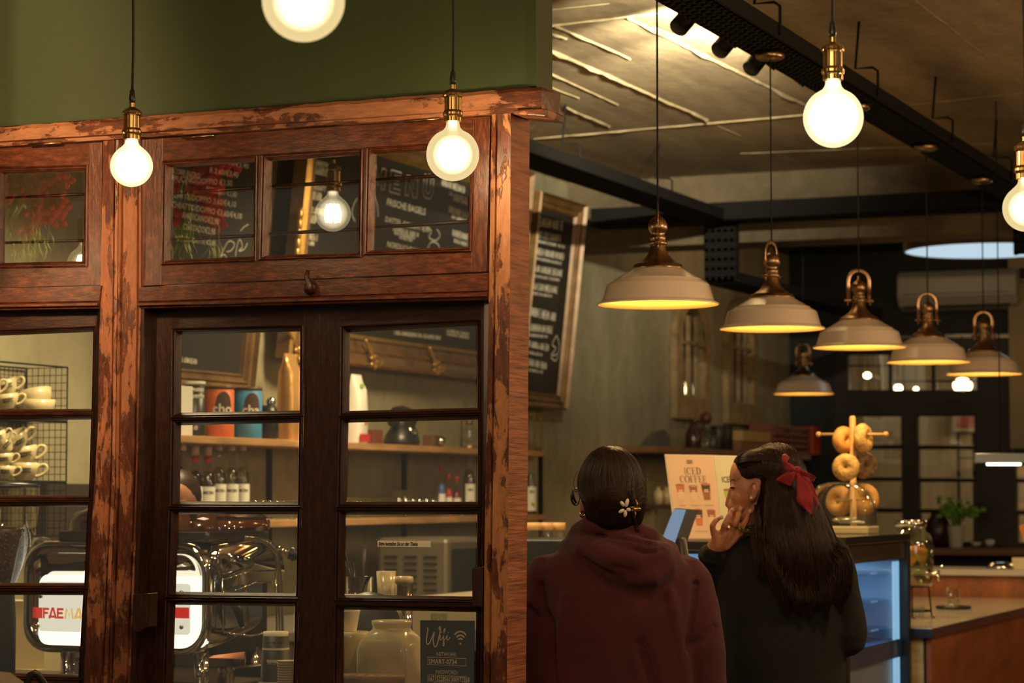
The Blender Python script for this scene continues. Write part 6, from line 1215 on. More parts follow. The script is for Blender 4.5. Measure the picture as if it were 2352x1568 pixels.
# windowsill with plant and dishes
zs_ = onY(2200, 1258, YB-.25).z; mb = MB(); mb.bx((wx0-.2, YB-.36, zs_-.05), (w2x1, YB-.06, zs_)); solo('window_sill_board', 'brown wooden sill board under the dark windows', 'sill', mb, mat('sill_wood', (.2, .10, .045), .5), bev=.004)
c = onY(2196, 1258, YB-.24); c.z = zs_; k = (c-CAM).dot(FF)/FPX; t = thing('potted_plant', 'leafy green plant in a white pot on the wooden sill', 'plant', c); h = 66*k
mb = MB(); mb.lathe([(14*k, 0), (15*k, .01), (20*k, h*.72), (20*k, h*.76), (18.5*k, h*.76), (16*k, h*.6), (.001, h*.6)], c, 28); obj('white_pot', mb, mat('white_pot', (.62, .58, .5), .5), t)
mb = MB(); rnd = random.Random(5)
for i in range(11):
    a = rnd.uniform(0, 6.28); rr_ = rnd.uniform(12, 58)*k; top = c+V((rr_*cos(a), rr_*sin(a)*.6, h*.76+rnd.uniform(25, 62)*k)); b0 = c+V((rnd.uniform(-6, 6)*k, 0, h*.6)); mid_ = (b0+top)/2+V((0, 0, 12*k)); mb.tube([b0, mid_, top], .004, 6)
    for j in range(7):
        p = mid_.lerp(top, rnd.uniform(.2, 1.1))+V((rnd.gauss(0, 7)*k, rnd.gauss(0, 5)*k, rnd.gauss(0, 6)*k)); q = V((rnd.uniform(-1, 1), -1, rnd.uniform(-.2, 1))).to_track_quat('Z', 'Y').to_matrix(); mb.ell(p, (8*k, 5.5*k, .8*k), q, 8, 4)
obj('foliage', mb, mat('fresh_leaf', (.18, .38, .05), .5, var=.4, vs=20), t)
c = onY(2155, 1258, YB-.22); c.z = zs_; mb = MB(); mb.lathe([(.05, 0), (.09, .04), (.10, .12), (.08, .20), (.05, .24), (.055, .26)], c, 28); solo('dark_vase', 'round dark vase left of the white plant pot', 'vase', mb, mat('dark_purple_glaze', (.03, .012, .014), .3))
c = onY(2258, 1258, YB-.22); c.z = zs_; mb = MB(); mb.bx(c+V((-.11, -.09, 0)), c+V((.11, .09, .012))); solo('black_tray', 'black tray on the sill right of the plant', 'tray', mb, M_PLAST)
for k_, (dx, r_) in enumerate(((-.05, .04), (.05, .035))): mb = MB(); mb.lathe([(r_*.5, 0), (r_, .025), (r_*.95, .03+.02*k_)], c+V((dx, 0, .012)), 20); solo('white_dish', 'small white dish on the black sill tray, %s' % ('left', 'right')[k_], 'dish', mb, M_WHITE)
# linear lamp
a = at(2237, 1052, 11.2); b = at(2480, 1052, 11.2); t = thing('linear_lamp', 'grey bar lamp with a white tube hanging at the right edge', 'lamp', (a+b)/2); ax = (b-a).normalized()
b = V((b.x, b.y, a.z)); q = Matrix.Rotation(YAW, 3, 'Z'); mb = MB(); mb.box((a+b)/2, ((b-a).length, .06, .044), q); obj('housing', mb, mat('grey_blue_metal', (.16, .19, .21), .35, .2), t, bev=.003)
p = at(2266, 1064, 11.2); r_ = at(2345, 1066, 11.2); mb = MB(); mb.tube([V((p.x, p.y, a.z-.026)), V((r_.x, r_.y, a.z-.026))], .008, 8); obj('tube_light', mb, glow('tube_light_glow', (1, .96, .75), 4), t)
mb = MB()
for f in (.25, .9): s_ = a.lerp(b, f); mb.tube([s_+V((0, 0, .02)), V((s_.x, s_.y, 3.03 if f > 5 else ZC))], .003, 6)
obj('suspension_wire', mb, M_BLACK, t)
# ================================================================ PEOPLE
SKIN = mat('skin', (.46, .19, .10), .5, var=.08, vs=30); SKIN.node_tree.nodes['Principled BSDF'].inputs['Subsurface Weight'].default_value = .12; SKIN.node_tree.nodes['Principled BSDF'].inputs['Subsurface Scale'].default_value = .01
def hairmat(name, a, b):
    m, nt, p = newmat(name); xyz = coords(nt, (1, 1, .15)); n = nd(nt, 'ShaderNodeTexNoise', i_Scale=160, i_Detail=3); nt.links.new(xyz, n.inputs[0])
    c = ramp(nt, n.outputs[0], [(.3, a), (.75, b)]); nt.links.new(c, p.inputs['Base Color']); p.inputs['Roughness'].default_value = .45; p.inputs['Specular IOR Level'].default_value = .22; return m
HBASE = mat('hair_mass', (.010, .005, .003), .85); HBASE.node_tree.nodes['Principled BSDF'].inputs['Specular IOR Level'].default_value = .1
HAIR = hairmat('dark_brown_hair', (.006, .0026, .0015), (.036, .014, .006)); HAIR2 = hairmat('chestnut_hair', (.005, .0022, .0013), (.034, .013, .005))
HOOD = mat('burgundy_fleece', (.056, .0062, .010), .95, var=.12, vs=9, bump=.25, bs=420, sheen=.05)
COAT = mat('black_wool_coat', (.0045, .004, .0035), .95, bump=.3, bs=300)
def person(label, px, d):
    p = at(px, 1135, d); return thing('person', label, 'person', (p.x, p.y, 0))
def KD(px, py, d): return at(px, py, d)
def limb(mb, pts, r): 
    for (a, b), (ra, rb) in zip(zip(pts, pts[1:]), zip(r, r[1:])): mb.cap(a, b, ra, rb, 16)
def rem(name, mb, m, parent, vox, sm): o = obj(name, mb, m, parent, remesh=vox, smooth=sm); return o
Rz = Matrix.Rotation(YAW, 3, 'Z')   # local x = picture right, local y = away from the camera
def ring3(c, rx, ry, n=28, tilt=0, sq=1.0):
    return [V(c)+Rz @ V((rx*(abs(cos(a))**sq)*(1 if cos(a) > 0 else -1), ry*(abs(sin(a))**sq)*(1 if sin(a) > 0 else -1), tilt*sin(a))) for a in [2*pi*i/n for i in range(n)]]
# ---------------------------------------------------------------- person one: burgundy hoodie, seen from behind
D1 = 6.2; k1 = D1/FPX
p1 = person('person in a burgundy hoodie seen from behind, dark hair in a flower claw clip', 1415, D1)
def A(px, py, dy=0): return at(px, py, D1)+Rz @ V((0, dy, 0))
b = MB()
hc = A(1400, 1118, .02)
b.ell(hc, (.072, .09, .10), Rz, 28, 20); b.ell(A(1388, 1150, .07), (.055, .06, .075), Rz)       # skull, jaw turned to the left
b.ell(A(1362, 1180, .06), (.03, .035, .03), Rz)
for e_ in ((A(1338, 1160, .03), (.008, .016, .026)),): b.ell(e_[0], e_[1], Rz @ Matrix.Rotation(.3, 3, 'X'))
b.cap(A(1352, 1140, .155), A(1356, 1158, .165), .012, .014)                                      # nose, on the far side
for dx in (-18, 18): b.ell(A(1372+dx, 1137, .135), (.012, .008, .007), Rz)
b.ell(A(1366, 1176, .14), (.02, .01, .007), Rz)
b.cap(A(1398, 1170, .03), A(1400, 1260, .02), .052, .06)                                         # neck
hip = V((p1.location.x, p1.location.y, .92)); sh_z = A(1400, 1300).z
rings = [ring3(A(1400, 1235, .03), .06, .055), ring3(A(1410, 1285, .02), .09, .06), ring3(A(1415, 1340, .02), .15, .085), ring3(A(1418, 1420, .02), .16, .10), ring3(hip+Rz @ V((0, .02, .22)), .13, .095), ring3(hip+Rz @ V((0, .02, 0)), .155, .11), ring3(hip-V((0, 0, .12)), .15, .11)]
b.loft(rings)
for s_, ex, ey in ((-1, 1222, 1568), (1, 1635, 1568)):
    sh = A(1415+s_*125, 1350, .02); el = A(ex-s_*10, 1560, -.02); wr = el+Rz @ V((-s_*.04, .22, .02)); limb(b, [sh, el, wr], [.045, .04, .028]); hd = wr+Rz @ V((-s_*.02, .09, 0))
    b.ell(wr.lerp(hd, .5), (.038, .05, .018), Rz)
    for f in range(4): u0 = hd+Rz @ V(((f-1.5)*.019, 0, 0)); u1 = u0+Rz @ V((0, .045-.006*abs(f-1.4), -.012)); u2 = u1+Rz @ V((0, .02, -.02)); limb(b, [u0, u1, u2], [.0095, .0085, .007])
    limb(b, [wr+Rz @ V((-s_*.03, .03, 0)), wr+Rz @ V((-s_*.055, .06, 0)), wr+Rz @ V((-s_*.055, .09, -.005))], [.011, .010, .008])
    hp = hip+Rz @ V((s_*.08, .02, -.08)); kn = V((hp.x, hp.y, .48)); an = V((hp.x, hp.y, .09)); limb(b, [hp, kn, an], [.085, .06, .04]); b.cap(an-V((0, 0, .04)), an+Rz @ V((0, .15, -.05)), .042, .035)
rem('body', b, SKIN, p1, .006, 2)
# trousers and shoes
b = MB()
b.loft([ring3(hip+Rz @ V((0, .02, .1)), .17, .13), ring3(hip-V((0, 0, .1)), .18, .14)])
for s_ in (-1, 1):
    hp = hip+Rz @ V((s_*.08, .02, -.08)); limb(b, [hp, V((hp.x, hp.y, .48)), V((hp.x, hp.y, .10))], [.105, .082, .07])
rem('trousers', b, mat('dark_trousers', (.02, .02, .025), .8), p1, .014, 3)
for s_ in (-1, 1): hp = hip+Rz @ V((s_*.08, .02, 0)); mb = MB(); mb.cap(V((hp.x, hp.y, .045)), V((hp.x, hp.y, .05))+Rz @ V((0, .17, -.01)), .05, .044); obj('shoe', mb, M_PLAST, p1)
# hoodie
def hoodie():
    b = MB(); T = 26
    R_ = [(1405, 1215, .052, .07, .02), (1410, 1250, .105, .085, .02), (1412, 1275, .17, .10, .02), (1416, 1300, .205, .115, .02), (1420, 1335, .222, .128, .02), (1421, 1400, .222, .138, .01), (1420, 1480, .222, .145, .01), (1420, 1568, .226, .15, .01), (1420, 1660, .23, .155, .01), (1420, 1740, .225, .15, .01)]
    b.loft([ring3(A(x, y, dy), rx, ry, T, sq=.85) for x, y, rx, ry, dy in R_])
    # sleeves
    limb(b, [A(1258, 1330, .02), A(1240, 1400, .0), A(1236, 1500, -.02), A(1240, 1600, -.02), A(1262, 1650, .15)], [.068, .072, .068, .066, .058])
    limb(b, [A(1578, 1330, .02), A(1590, 1400, 0), A(1606, 1490, -.02), A(1610, 1590, -.02), A(1585, 1640, .16)], [.066, .070, .068, .066, .058])
    # hood bunched behind the neck
    b.tube([A(*q) for q in ((1322, 1238, .10), (1330, 1222, .03), (1352, 1207, -.03), (1400, 1205, -.055), (1450, 1216, -.05), (1492, 1232, -.02), (1512, 1246, .05))], [.022, .026, .028, .028, .028, .026, .022], 14)
    b.tube([A(*q) for q in ((1296, 1262, .10), (1312, 1258, .02), (1345, 1262, -.06), (1395, 1280, -.095), (1455, 1292, -.10), (1510, 1285, -.07), (1532, 1268, .0), (1525, 1255, .08))], [.022, .028, .036, .040, .046, .044, .034, .024], 14)
    b.tube([A(*q) for q in ((1288, 1272, .06), (1320, 1282, -.02), (1360, 1300, -.075), (1402, 1318, -.098), (1432, 1322, -.10))], [.012, .018, .020, .018, .010], 12)
    b.tube([A(*q) for q in ((1410, 1312, -.10), (1450, 1325, -.115), (1490, 1322, -.11), (1528, 1300, -.08), (1544, 1275, -.03))], [.014, .024, .030, .030, .022], 12)
    b.tube([A(*q) for q in ((1390, 1235, -.075), (1450, 1250, -.10), (1490, 1262, -.095), (1525, 1262, -.05))], [.016, .026, .028, .022], 12)
    b.ell(A(1462, 1282, -.055), (.075, .06, .042), Rz)
    return b
o = rem('hoodie', hoodie(), HOOD, p1, .0075, 6); me = bake(o)
off = wpos(p1); iR = Rz.inverted(); c0 = A(1420, 1400)
def crease(P, pts, w_, dep):   # distance to a picture-side polyline, gaussian groove
    best = 9
    for (ax, ay), (bx_, by_) in zip(pts, pts[1:]):
        dx, dy = bx_-ax, by_-ay; t = max(0, min(1, ((P[0]-ax)*dx+(P[1]-ay)*dy)/(dx*dx+dy*dy))); d = sqrt((P[0]-ax-dx*t)**2+(P[1]-ay-dy*t)**2); best = min(best, d/w_)
    return -dep*math.exp(-best*best)
CR = [([(1242, 1345), (1250, 1400), (1268, 1430), (1280, 1568)], 7, .010), ([(1598, 1340), (1588, 1420), (1575, 1490)], 6, .009), ([(1300, 1370), (1290, 1450), (1282, 1568)], 10, -.008), ([(1370, 1330), (1420, 1360), (1480, 1368)], 10, .006), ([(1470, 1480), (1500, 1568)], 12, .008),
      ([(1540, 1360), (1560, 1450), (1578, 1568)], 10, -.008), ([(1345, 1480), (1330, 1600)], 14, .006), ([(1408, 1252), (1404, 1300)], 1.6, .003), ([(1340, 1226), (1400, 1232), (1450, 1240), (1505, 1250)], 2.5, .006), ([(1330, 1275), (1370, 1300), (1404, 1318)], 2.5, .006),
      ([(1215, 1395), (1240, 1420), (1262, 1412)], 6, .007), ([(1640, 1440), (1615, 1470), (1590, 1478)], 7, .007), ([(1455, 1262), (1490, 1270), (1522, 1262)], 3, .007), ([(1405, 1300), (1430, 1304), (1450, 1312)], 3, .006)]
def toPx(p):
    r = p-CAM; z = r.dot(FF); return (1176+r.dot(RR)/z*FPX, 784-r.dot(UU)/z*FPX)
me.update()
for v in me.vertices:
    P = v.co+off; q = toPx(P); n = v.normal
    f = 1.7*max(0, -(iR @ n).y)**.5 if (iR @ n).y < 0 else .15
    d = .0035*noise.noise(P*9)+.002*noise.noise(P*22)
    for pts, w_, dep in CR: d += crease(q, pts, w_, dep)*f
    v.co += n*d
me.polygons.foreach_set('use_smooth', [True]*len(me.polygons))
# hair
from mathutils.bvhtree import BVHTree
def surf(o):   # hair mass baked, roughened into locks, and a lookup tree in world space
    me = bake(o); off = wpos(o)
    for v in me.vertices: P = v.co+off; v.co += v.normal*(.0022*noise.noise(V((P.x*60, P.y*60, P.z*12)))+.002*noise.noise(P*14))
    me.polygons.foreach_set('use_smooth', [True]*len(me.polygons)); return BVHTree.FromPolygons([v.co+off for v in me.vertices], [list(p.vertices) for p in me.polygons])
def strands(paths, n, r, spread, m, name, parent, seed, seg=10, flat=.5, bvh=None, reach=.035):
    mb = MB(); rnd = random.Random(seed)
    for i in range(n):
        P = paths[i % len(paths)] if rnd.random() < .3 else None
        a = rnd.choice(range(len(paths)-1)) if len(paths) > 1 else 0; t = rnd.random()
        pa = paths[a]; pb = paths[min(a+1, len(paths)-1)]
        pts = [V(x).lerp(V(y), t)+V((rnd.gauss(0, spread), rnd.gauss(0, spread), rnd.gauss(0, spread*.6))) for x, y in zip(pa, pb)]
        pts = [V(q) for q in spl([tuple(q) for q in pts], 3)]; N = len(pts); lift = rnd.uniform(.0003, .0028)
        if bvh:
            for j_, q in enumerate(pts):
                lo, nn, _, dd = bvh.find_nearest(q)
                if dd is not None and dd < reach: pts[j_] = lo+nn*(lift+r*.5)
        mb.tube(pts, [r*(.35+.65*sin(pi*min(1, (j+1)/N*1.0)**.6)) if j < N-1 else r*.15 for j in range(N)], 5, flat=flat)
    return obj(name, mb, m, parent)
b = MB()
b.ell(A(1402, 1112, -.005), (.083, .102, .098), Rz, 32, 24); b.ell(A(1408, 1160, -.02), (.076, .085, .072), Rz, 28, 18); b.ell(A(1440, 1180, -.03), (.042, .05, .06), Rz)
b.tube([A(*q) for q in ((1362, 1195, -.02), (1360, 1164, -.055), (1378, 1140, -.078), (1408, 1132, -.09), (1430, 1142, -.095), (1440, 1165, -.095))], [.016, .026, .030, .030, .026, .02], 14)
b.ell(A(1412, 1185, -.055), (.055, .045, .045), Rz); b.ell(A(1452, 1150, -.04), (.036, .05, .075), Rz)
o = rem('hair', b, HBASE, p1, .006, 6); T1 = surf(o)
clip = A(1440, 1166, -.125)
def onhead(az, el, s=1.0, c=A(1402, 1116, -.005)):   # point on the hair surface, az from picture right, el up
    return c+Rz @ V((.084*s*cos(el)*cos(az), -.103*s*cos(el)*sin(az), .100*s*sin(el)))
paths = []
for i in range(15):
    az0 = radians(-20+230*i/14)
    paths.append([onhead(pi/2+(az0-pi/2)*.35, 1.42, 1.01), onhead(pi/2+(az0-pi/2)*.8, 1.0, 1.02), onhead(az0, .5, 1.03), onhead(pi/2+(az0-pi/2)*.95, 0, 1.03), onhead(pi/2+(az0-pi/2)*.6, -.35, 1.03), clip+Rz @ V((0, .03, 0))])
strands(paths, 800, .0013, .0022, HAIR, 'hair_strands', p1, 1, bvh=T1)
tw = [[A(1346+7*j, 1200, -.03), A(1348+7*j, 1166, -.078-.004*j), A(1366+6*j, 1134+4*j, -.104-.002*j), A(1402+3*j, 1117+6*j, -.118-.001*j), A(1432, 1132+5*j, -.128), A(1441, 1160, -.128)] for j in range(8)]
strands(tw, 420, .0013, .0022, HAIR, 'hair_twist', p1, 2, bvh=T1)
tl = [[clip, A(1444+2*j, 1180, -.12), A(1448+5*j, 1200, -.10), A(1452+8*j, 1222, -.09)] for j in range(3)]
strands(tl, 26, .0009, .002, HAIR, 'loose_strands', p1, 3)
st = [[A(1328, 1080, .04), A(1318, 1110, .05), A(1330, 1140, .06)], [A(1420, 1030, 0), A(1470, 1050, 0), A(1484, 1110, -.01), A(1480, 1160, -.01)]]
mb = MB()
for s_ in st: mb.tube(spl([tuple(x) for x in s_]), .0007, 4)
obj('flyaway_strands', mb, HAIR, p1)
# claw clip: five pale petals, gold middle and teeth
t = obj('claw_clip', MB().cap(A(1452, 1168, -.14), A(1461, 1168, -.14), .007, .006), M_BRASS, p1)
PET = mat('cream_petal', (.72, .60, .46), .25, coat=.5)
mb = MB()
for i, (dx, dy, L_) in enumerate(((-10, -12, 9), (3, -15, 12), (-13, 8, 9), (-2, 15, 10), (8, 4, 6))):
    c = A(1431+dx*.75, 1166+dy*.8, -.158); dirn = (Rz @ V((dx, 0, -dy))).normalized(); q = dirn.to_track_quat('Z', 'Y').to_matrix(); mb.ell(c, (.0088, .005, L_*k1*.85), q, 14, 10)
obj('flower_petals', mb, PET, t)
mb = MB(); mb.tube(spl([tuple(A(*q)) for q in ((1452, 1166, -.14), (1457, 1158, -.148), (1454, 1147, -.14))]), [.002]*13, 8); mb.tube(spl([tuple(A(*q)) for q in ((1451, 1171, -.14), (1453, 1180, -.148), (1450, 1188, -.14))]), [.002]*13, 8); mb.tube([A(1440, 1164, -.14), A(1456, 1164, -.14)], .0025, 8); mb.tube([A(1440, 1171, -.14), A(1456, 1171, -.14)], .0025, 8)
obj('gold_teeth', mb, M_BRASS, t)
# spectacles and ear ring
t = obj('spectacles', MB().tube([A(*q) for q in ((1342, 1128, -.01), (1322, 1125, .08), (1320, 1124, .14))], .0022, 8, flat=2), M_PLAST, p1)
mb = MB(); c = A(1326, 1141, .145); mb.tube([c+Rz @ V((.012*cos(a)*1.0, .012*cos(a), .021*sin(a))) for a in [2*pi*i/24 for i in range(24)]], .0028, 8, closed=True); mb.tube([A(*q) for q in ((1319, 1123, .14), (1320, 1142, .15), (1328, 1158, .15))], [.003, .0045, .0025], 8); obj('lens_rim', mb, M_PLAST, t)
mb = MB(); c = A(1338, 1181, .01); mb.tube([c+Rz @ V((.006*cos(a), .003*cos(a), .007*sin(a))) for a in [2*pi*i/18 for i in range(18)]], .0022, 8, closed=True); obj('ear_ring', mb, M_CHROME, p1)
# ---------------------------------------------------------------- person two: black coat, long hair with a red bow
D2 = 6.85; k2 = D2/FPX
p2 = person('person in a black coat with long brown hair and a big red velvet bow', 1790, D2)
def B(px, py, dy=0): return at(px, py, D2)+Rz @ V((0, dy, 0))
b = MB()
b.ell(B(1768, 1104, 0), (.090, .070, .084), Rz, 32, 22)                     # skull seen from the side
b.ell(B(1712, 1120, .0), (.044, .058, .075), Rz, 28, 18)                      # face
b.ell(B(1700, 1158, 0), (.034, .046, .045), Rz @ Matrix.Rotation(.3, 3, 'Y'), 24, 16)
b.cap(B(1696, 1078, .0), B(1692, 1098, 0), .020, .022); b.ell(B(1696, 1090, 0), (.024, .050, .042), Rz)   # forehead
b.cap(B(1677, 1125, .0), B(1672.5, 1158, .004), .0055, .0095); b.ell(B(1677, 1162, .0), (.010, .014, .008), Rz)   # nose
b.ell(B(1690, 1107, 0), (.0165, .042, .014), Rz)        # brow ridge
b.ell(B(1684, 1119, -.026), (.010, .012, .008), Rz)                                                         # eye lid
b.ell(B(1678, 1176, 0), (.009, .02, .005), Rz); b.ell(B(1680, 1184, 0), (.009, .018, .0055), Rz); b.ell(B(1685, 1199, 0), (.017, .022, .016), Rz)   # lips, chin
b.ell(B(1712, 1180, 0), (.036, .044, .018), Rz @ Matrix.Rotation(-.5, 3, 'Y')); b.ell(B(1697, 1140, -.03), (.026, .022, .03), Rz)   # jaw, cheek
# ear
b.tube([B(*q) for q in ((1718, 1136, -.072), (1716, 1118, -.080), (1722, 1106, -.086), (1731, 1108, -.088), (1733, 1122, -.086), (1729, 1138, -.078), (1721, 1148, -.072), (1718, 1146, -.07))], [.004, .004, .0045, .005, .005, .0045, .005, .004], 10)
b.ell(B(1724, 1126, -.064), (.012, .014, .022), Rz); b.ell(B(1719, 1144, -.072), (.006, .006, .008), Rz)
b.cap(B(1745, 1160, 0), B(1765, 1230, .02), .052, .06)
hip = V((p2.location.x, p2.location.y, .92))
b.loft([ring3(B(1765, 1225, .02), .06, .055), ring3(B(1790, 1260, .02), .15, .07), ring3(B(1800, 1310, .02), .17, .09), ring3(B(1800, 1400, .02), .15, .10), ring3(hip+V((0, 0, .15)), .13, .095), ring3(hip, .155, .11), ring3(hip-V((0, 0, .12)), .15, .11)])
# left arm raised to the face, with the hand
sh = B(1690, 1305, .06); el = B(1640, 1385, .12); wr = B(1640, 1268, -.02)
limb(b, [sh, el, wr], [.05, .04, .026])
limb(b, [B(1890, 1320, .02), B(1940, 1445, .0)], [.045, .036]); limb(b, [B(1940, 1445, .0), B(1925, 1470, .2)], [.034, .028])
for f in range(4): limb(b, [B(1930+f*8, 1482, .22), B(1928+f*8, 1490, .27)], [.01, .008])
b.ell(B(1932, 1481, .21), (.035, .04, .018), Rz)
# palm: back of the hand to the camera
b.cap(B(1640, 1262, -.02), B(1648, 1246, -.03), .026, .026)
for (x0, y0), (x1, y1), ra, rb in (((1645, 1255), (1642, 1226), .020, .016), ((1652, 1254), (1662, 1222), .020, .016), ((1660, 1252), (1680, 1222), .018, .015), ((1664, 1254), (1696, 1224), .017, .014)):
    b.cap(B(x0, y0, -.035), B(x1, y1, -.045), ra*.85, rb*.85)
F = [((1637, 1228), (1632, 1207), (1640, 1194), (1652, 1187), .0085), ((1657, 1222), (1662, 1202), (1671, 1184), (1678, 1170), .0095), ((1678, 1220), (1684, 1200), (1692, 1182), (1696, 1167), .0098), ((1693, 1224), (1702, 1206), (1711, 1190), (1717, 1173), .0092)]
for q0, q1, q2, q3, r_ in F:
    limb(b, [B(*q0, -.045), B(*q1, -.058), B(*q2, -.058), B(*q3, -.05)], [r_*1.08, r_, r_*.92, r_*.72])
limb(b, [B(1664, 1252, -.02), B(1690, 1240, .0), B(1703, 1222, .012), B(1708, 1206, .01)], [.014, .0125, .0115, .009])   # thumb closing under the chin
for s_ in (-1, 1):
    hp = hip+Rz @ V((s_*.08, .02, -.08)); kn = V((hp.x, hp.y, .48)); an = V((hp.x, hp.y, .09)); limb(b, [hp, kn, an], [.085, .06, .04]); b.cap(an-V((0, 0, .04)), an+Rz @ V((0, .15, -.05)), .042, .035)
rem('body', b, SKIN, p2, .0032, 3)
mb = MB()
for q in ((1653, 1185), (1679, 1168), (1697, 1165), (1718, 1171)): mb.ell(B(q[0], q[1]+2, -.0585 if q[0] != 1653 else -.066), (.0052, .002, .0062), Rz)
obj('finger_nails', mb, mat('nail_polish_pale', (.62, .38, .28), .2), p2)
mb = MB(); 
for (a, b_) in (((1661, 1211), 0), ((1683, 1209), 0)):
    c = B(a[0], a[1]-1, -.057); q = (B(a[0]+6, a[1]-18, -.057)-c).normalized().to_track_quat('Z', 'Y').to_matrix(); mb.tube([c+q @ V((.0112*cos(w2), .0112*sin(w2), 0)) for w2 in [2*pi*i/20 for i in range(20)]], .0014, 6, closed=True)
obj('finger_ring', mb, M_BRASS, p2)
mb = MB(); mb.ell(B(1719, 1143, -.082), .004); obj('ear_stud', mb, mat('pearl', (.8, .74, .65), .15, coat=1), p2)
mb = MB()
for i in range(9): x = 1675.5+i*1.1; mb.tube([B(x+1.5, 1118.5, -.034), B(x-1, 1121, -.040), B(x-3.5, 1119.8, -.044)], [.0011, .0009, .0003], 5)
mb.tube([B(*q) for q in ((1675, 1106, -.028), (1678, 1102, -.034), (1685, 1102, -.042))], [.0008, .0016, .0008], 6)
obj('eyelashes', mb, HBASE, p2)
# eye ball hint under the lid
# coat
def coat():
    b = MB()
    R_ = [(1772, 1208, .052, .062, .02), (1785, 1228, .10, .085, .02), (1795, 1250, .155, .10, .02), (1800, 1275, .185, .115, .02), (1801, 1320, .195, .13, .02), (1800, 1400, .19, .14, .01), (1795, 1480, .185, .145, .01), (1790, 1568, .19, .15, .01), (1790, 1700, .20, .16, .01), (1790, 1850, .21, .17, .01)]
    b.loft([ring3(B(x, y, dy), rx, ry, 26, sq=.88) for x, y, rx, ry, dy in R_])
    limb(b, [B(1905, 1278, .02), B(1922, 1340, .0), B(1938, 1410, -.02), B(1946, 1460, -.03)], [.066, .064, .060, .056]); limb(b, [B(1946, 1462, -.03), B(1925, 1475, .16)], [.052, .044])
    limb(b, [B(1690, 1300, .05), B(1655, 1350, .09), B(1640, 1388, .10)], [.062, .058, .052]); limb(b, [B(1640, 1385, .10), B(1636, 1330, .04), B(1638, 1274, -.012)], [.052, .048, .040])
    b.tube([B(*q) for q in ((1715, 1222, -.0), (1740, 1214, -.06), (1790, 1214, -.075), (1830, 1222, -.03), (1840, 1232, .05))], [.018, .022, .022, .022, .018], 12)
    return b
o = rem('coat', coat(), COAT, p2, .007, 5); me = bake(o); off = wpos(p2)
for v in me.vertices: P = v.co+off; v.co += v.normal*(.004*noise.noise(P*8)+.002*noise.noise(P*19))
me.polygons.foreach_set('use_smooth', [True]*len(me.polygons))
mb = MB(); mb.tube([B(1638, 1268, -.014), B(1637, 1279, -.004)], [.040, .043], 20); obj('cuff', mb, COAT, p2)
# hair of person two: cap over the skull, swept back, long fall over the back
b = MB()
b.ell(B(1782, 1082, .0), (.086, .083, .080), Rz, 32, 22); b.ell(B(1746, 1068, 0), (.062, .078, .047), Rz); b.ell(B(1722, 1082, -.035), (.034, .045, .024), Rz); b.ell(B(1800, 1125, -.005), (.078, .082, .10), Rz, 28, 18); b.ell(B(1718, 1064, .0), (.044, .070, .036), Rz @ Matrix.Rotation(-.35, 3, 'Y'))
b.loft([ring3(B(x, y, dy), rx, ry, 24) for x, y, rx, ry, dy in ((1800, 1110, .075, .07, -.02), (1808, 1160, .095, .07, -.035), (1818, 1210, .112, .065, -.055), (1830, 1260, .118, .055, -.085), (1840, 1300, .102, .040, -.10), (1842, 1335, .078, .030, -.105), (1842, 1360, .04, .018, -.105))])
b.tube([B(*q) for q in ((1752, 1100, -.06), (1756, 1140, -.065), (1756, 1180, -.07), (1746, 1215, -.085), (1730, 1250, -.09))], [.014, .02, .024, .02, .01], 12)
o = rem('hair', b, HBASE, p2, .006, 6); T2 = surf(o)
paths = []
for i in range(9):   # swept from the hairline back to the bow
    f = i/8; paths.append([B(1683+f*52, 1068-f*42, -.040+.03*f), B(1712+f*44, 1058-f*28, -.076+.04*f), B(1758+f*28, 1054-10*f, -.093+.04*f), B(1795+8*f, 1062+4*f, -.098+.02*f), B(1818, 1080, -.095)])
paths2 = [[B(1682+4*i, 1068+7*i, -.044), B(1702+3*i, 1078+5*i, -.070), B(1738, 1064+7*i, -.086), B(1785, 1068+5*i, -.096), B(1816, 1080, -.098)] for i in range(6)]
cr = [[B(1738+f*80, 1032-9*sin(f*3)+4*f, -.0), B(1742+f*95, 1045+8*f, -.05), B(1750+f*98, 1072+6*f, -.09+.04*f), B(1752+f*112, 1110, -.095+.045*f), B(1746+f*140, 1160, -.11+.03*f)] for f in [i/9 for i in range(10)]]
strands(cr, 420, .0013, .003, HAIR2, 'crown_strands', p2, 21, bvh=T2)
strands(paths, 420, .0013, .002, HAIR2, 'swept_strands', p2, 11, bvh=T2); strands(paths2, 420, .0012, .002, HAIR2, 'temple_strands', p2, 12, bvh=T2)
paths3 = []
for i in range(14):
    f = i/13; paths3.append([B(1768+f*86, 1062+abs(f-.4)*34-14*f*f, -.084+.05*f), B(1748+f*118, 1110, -.095+.045*f), B(1744+f*146, 1165, -.108+.03*f), B(1740+f*172, 1220, -.130+.02*f), B(1742+f*196, 1280, -.148), B(1752+f*188, 1325+10*f, -.152), B(1772+f*160, 1362+22*sin(f*3.1), -.15), B(1784+f*140+6*sin(i*7), 1395+26*sin(i*2.3), -.145)])
strands(paths3, 900, .0015, .0032, HAIR2, 'long_strands', p2, 13, bvh=T2, reach=.03)
paths4 = [[B(1728+2*i, 1160, -.08), B(1722+3*i, 1195, -.11), B(1716+5*i, 1240, -.12), B(1722+5*i, 1280, -.135), B(1726+6*i, 1330, -.14)] for i in range(5)]
strands(paths4, 60, .0011, .004, HAIR2, 'side_locks', p2, 14)
mb = MB(); rnd = random.Random(9)
for i in range(46):
    x, y = 1690+rnd.uniform(0, 30), 1216+rnd.gauss(0, 5); mb.tube([B(x, y, -.10), B(x+rnd.gauss(0, 5), y+rnd.uniform(-7, 3), -.11), B(x+rnd.gauss(0, 8), y+rnd.uniform(-2, 9), -.105)], .0007, 4)
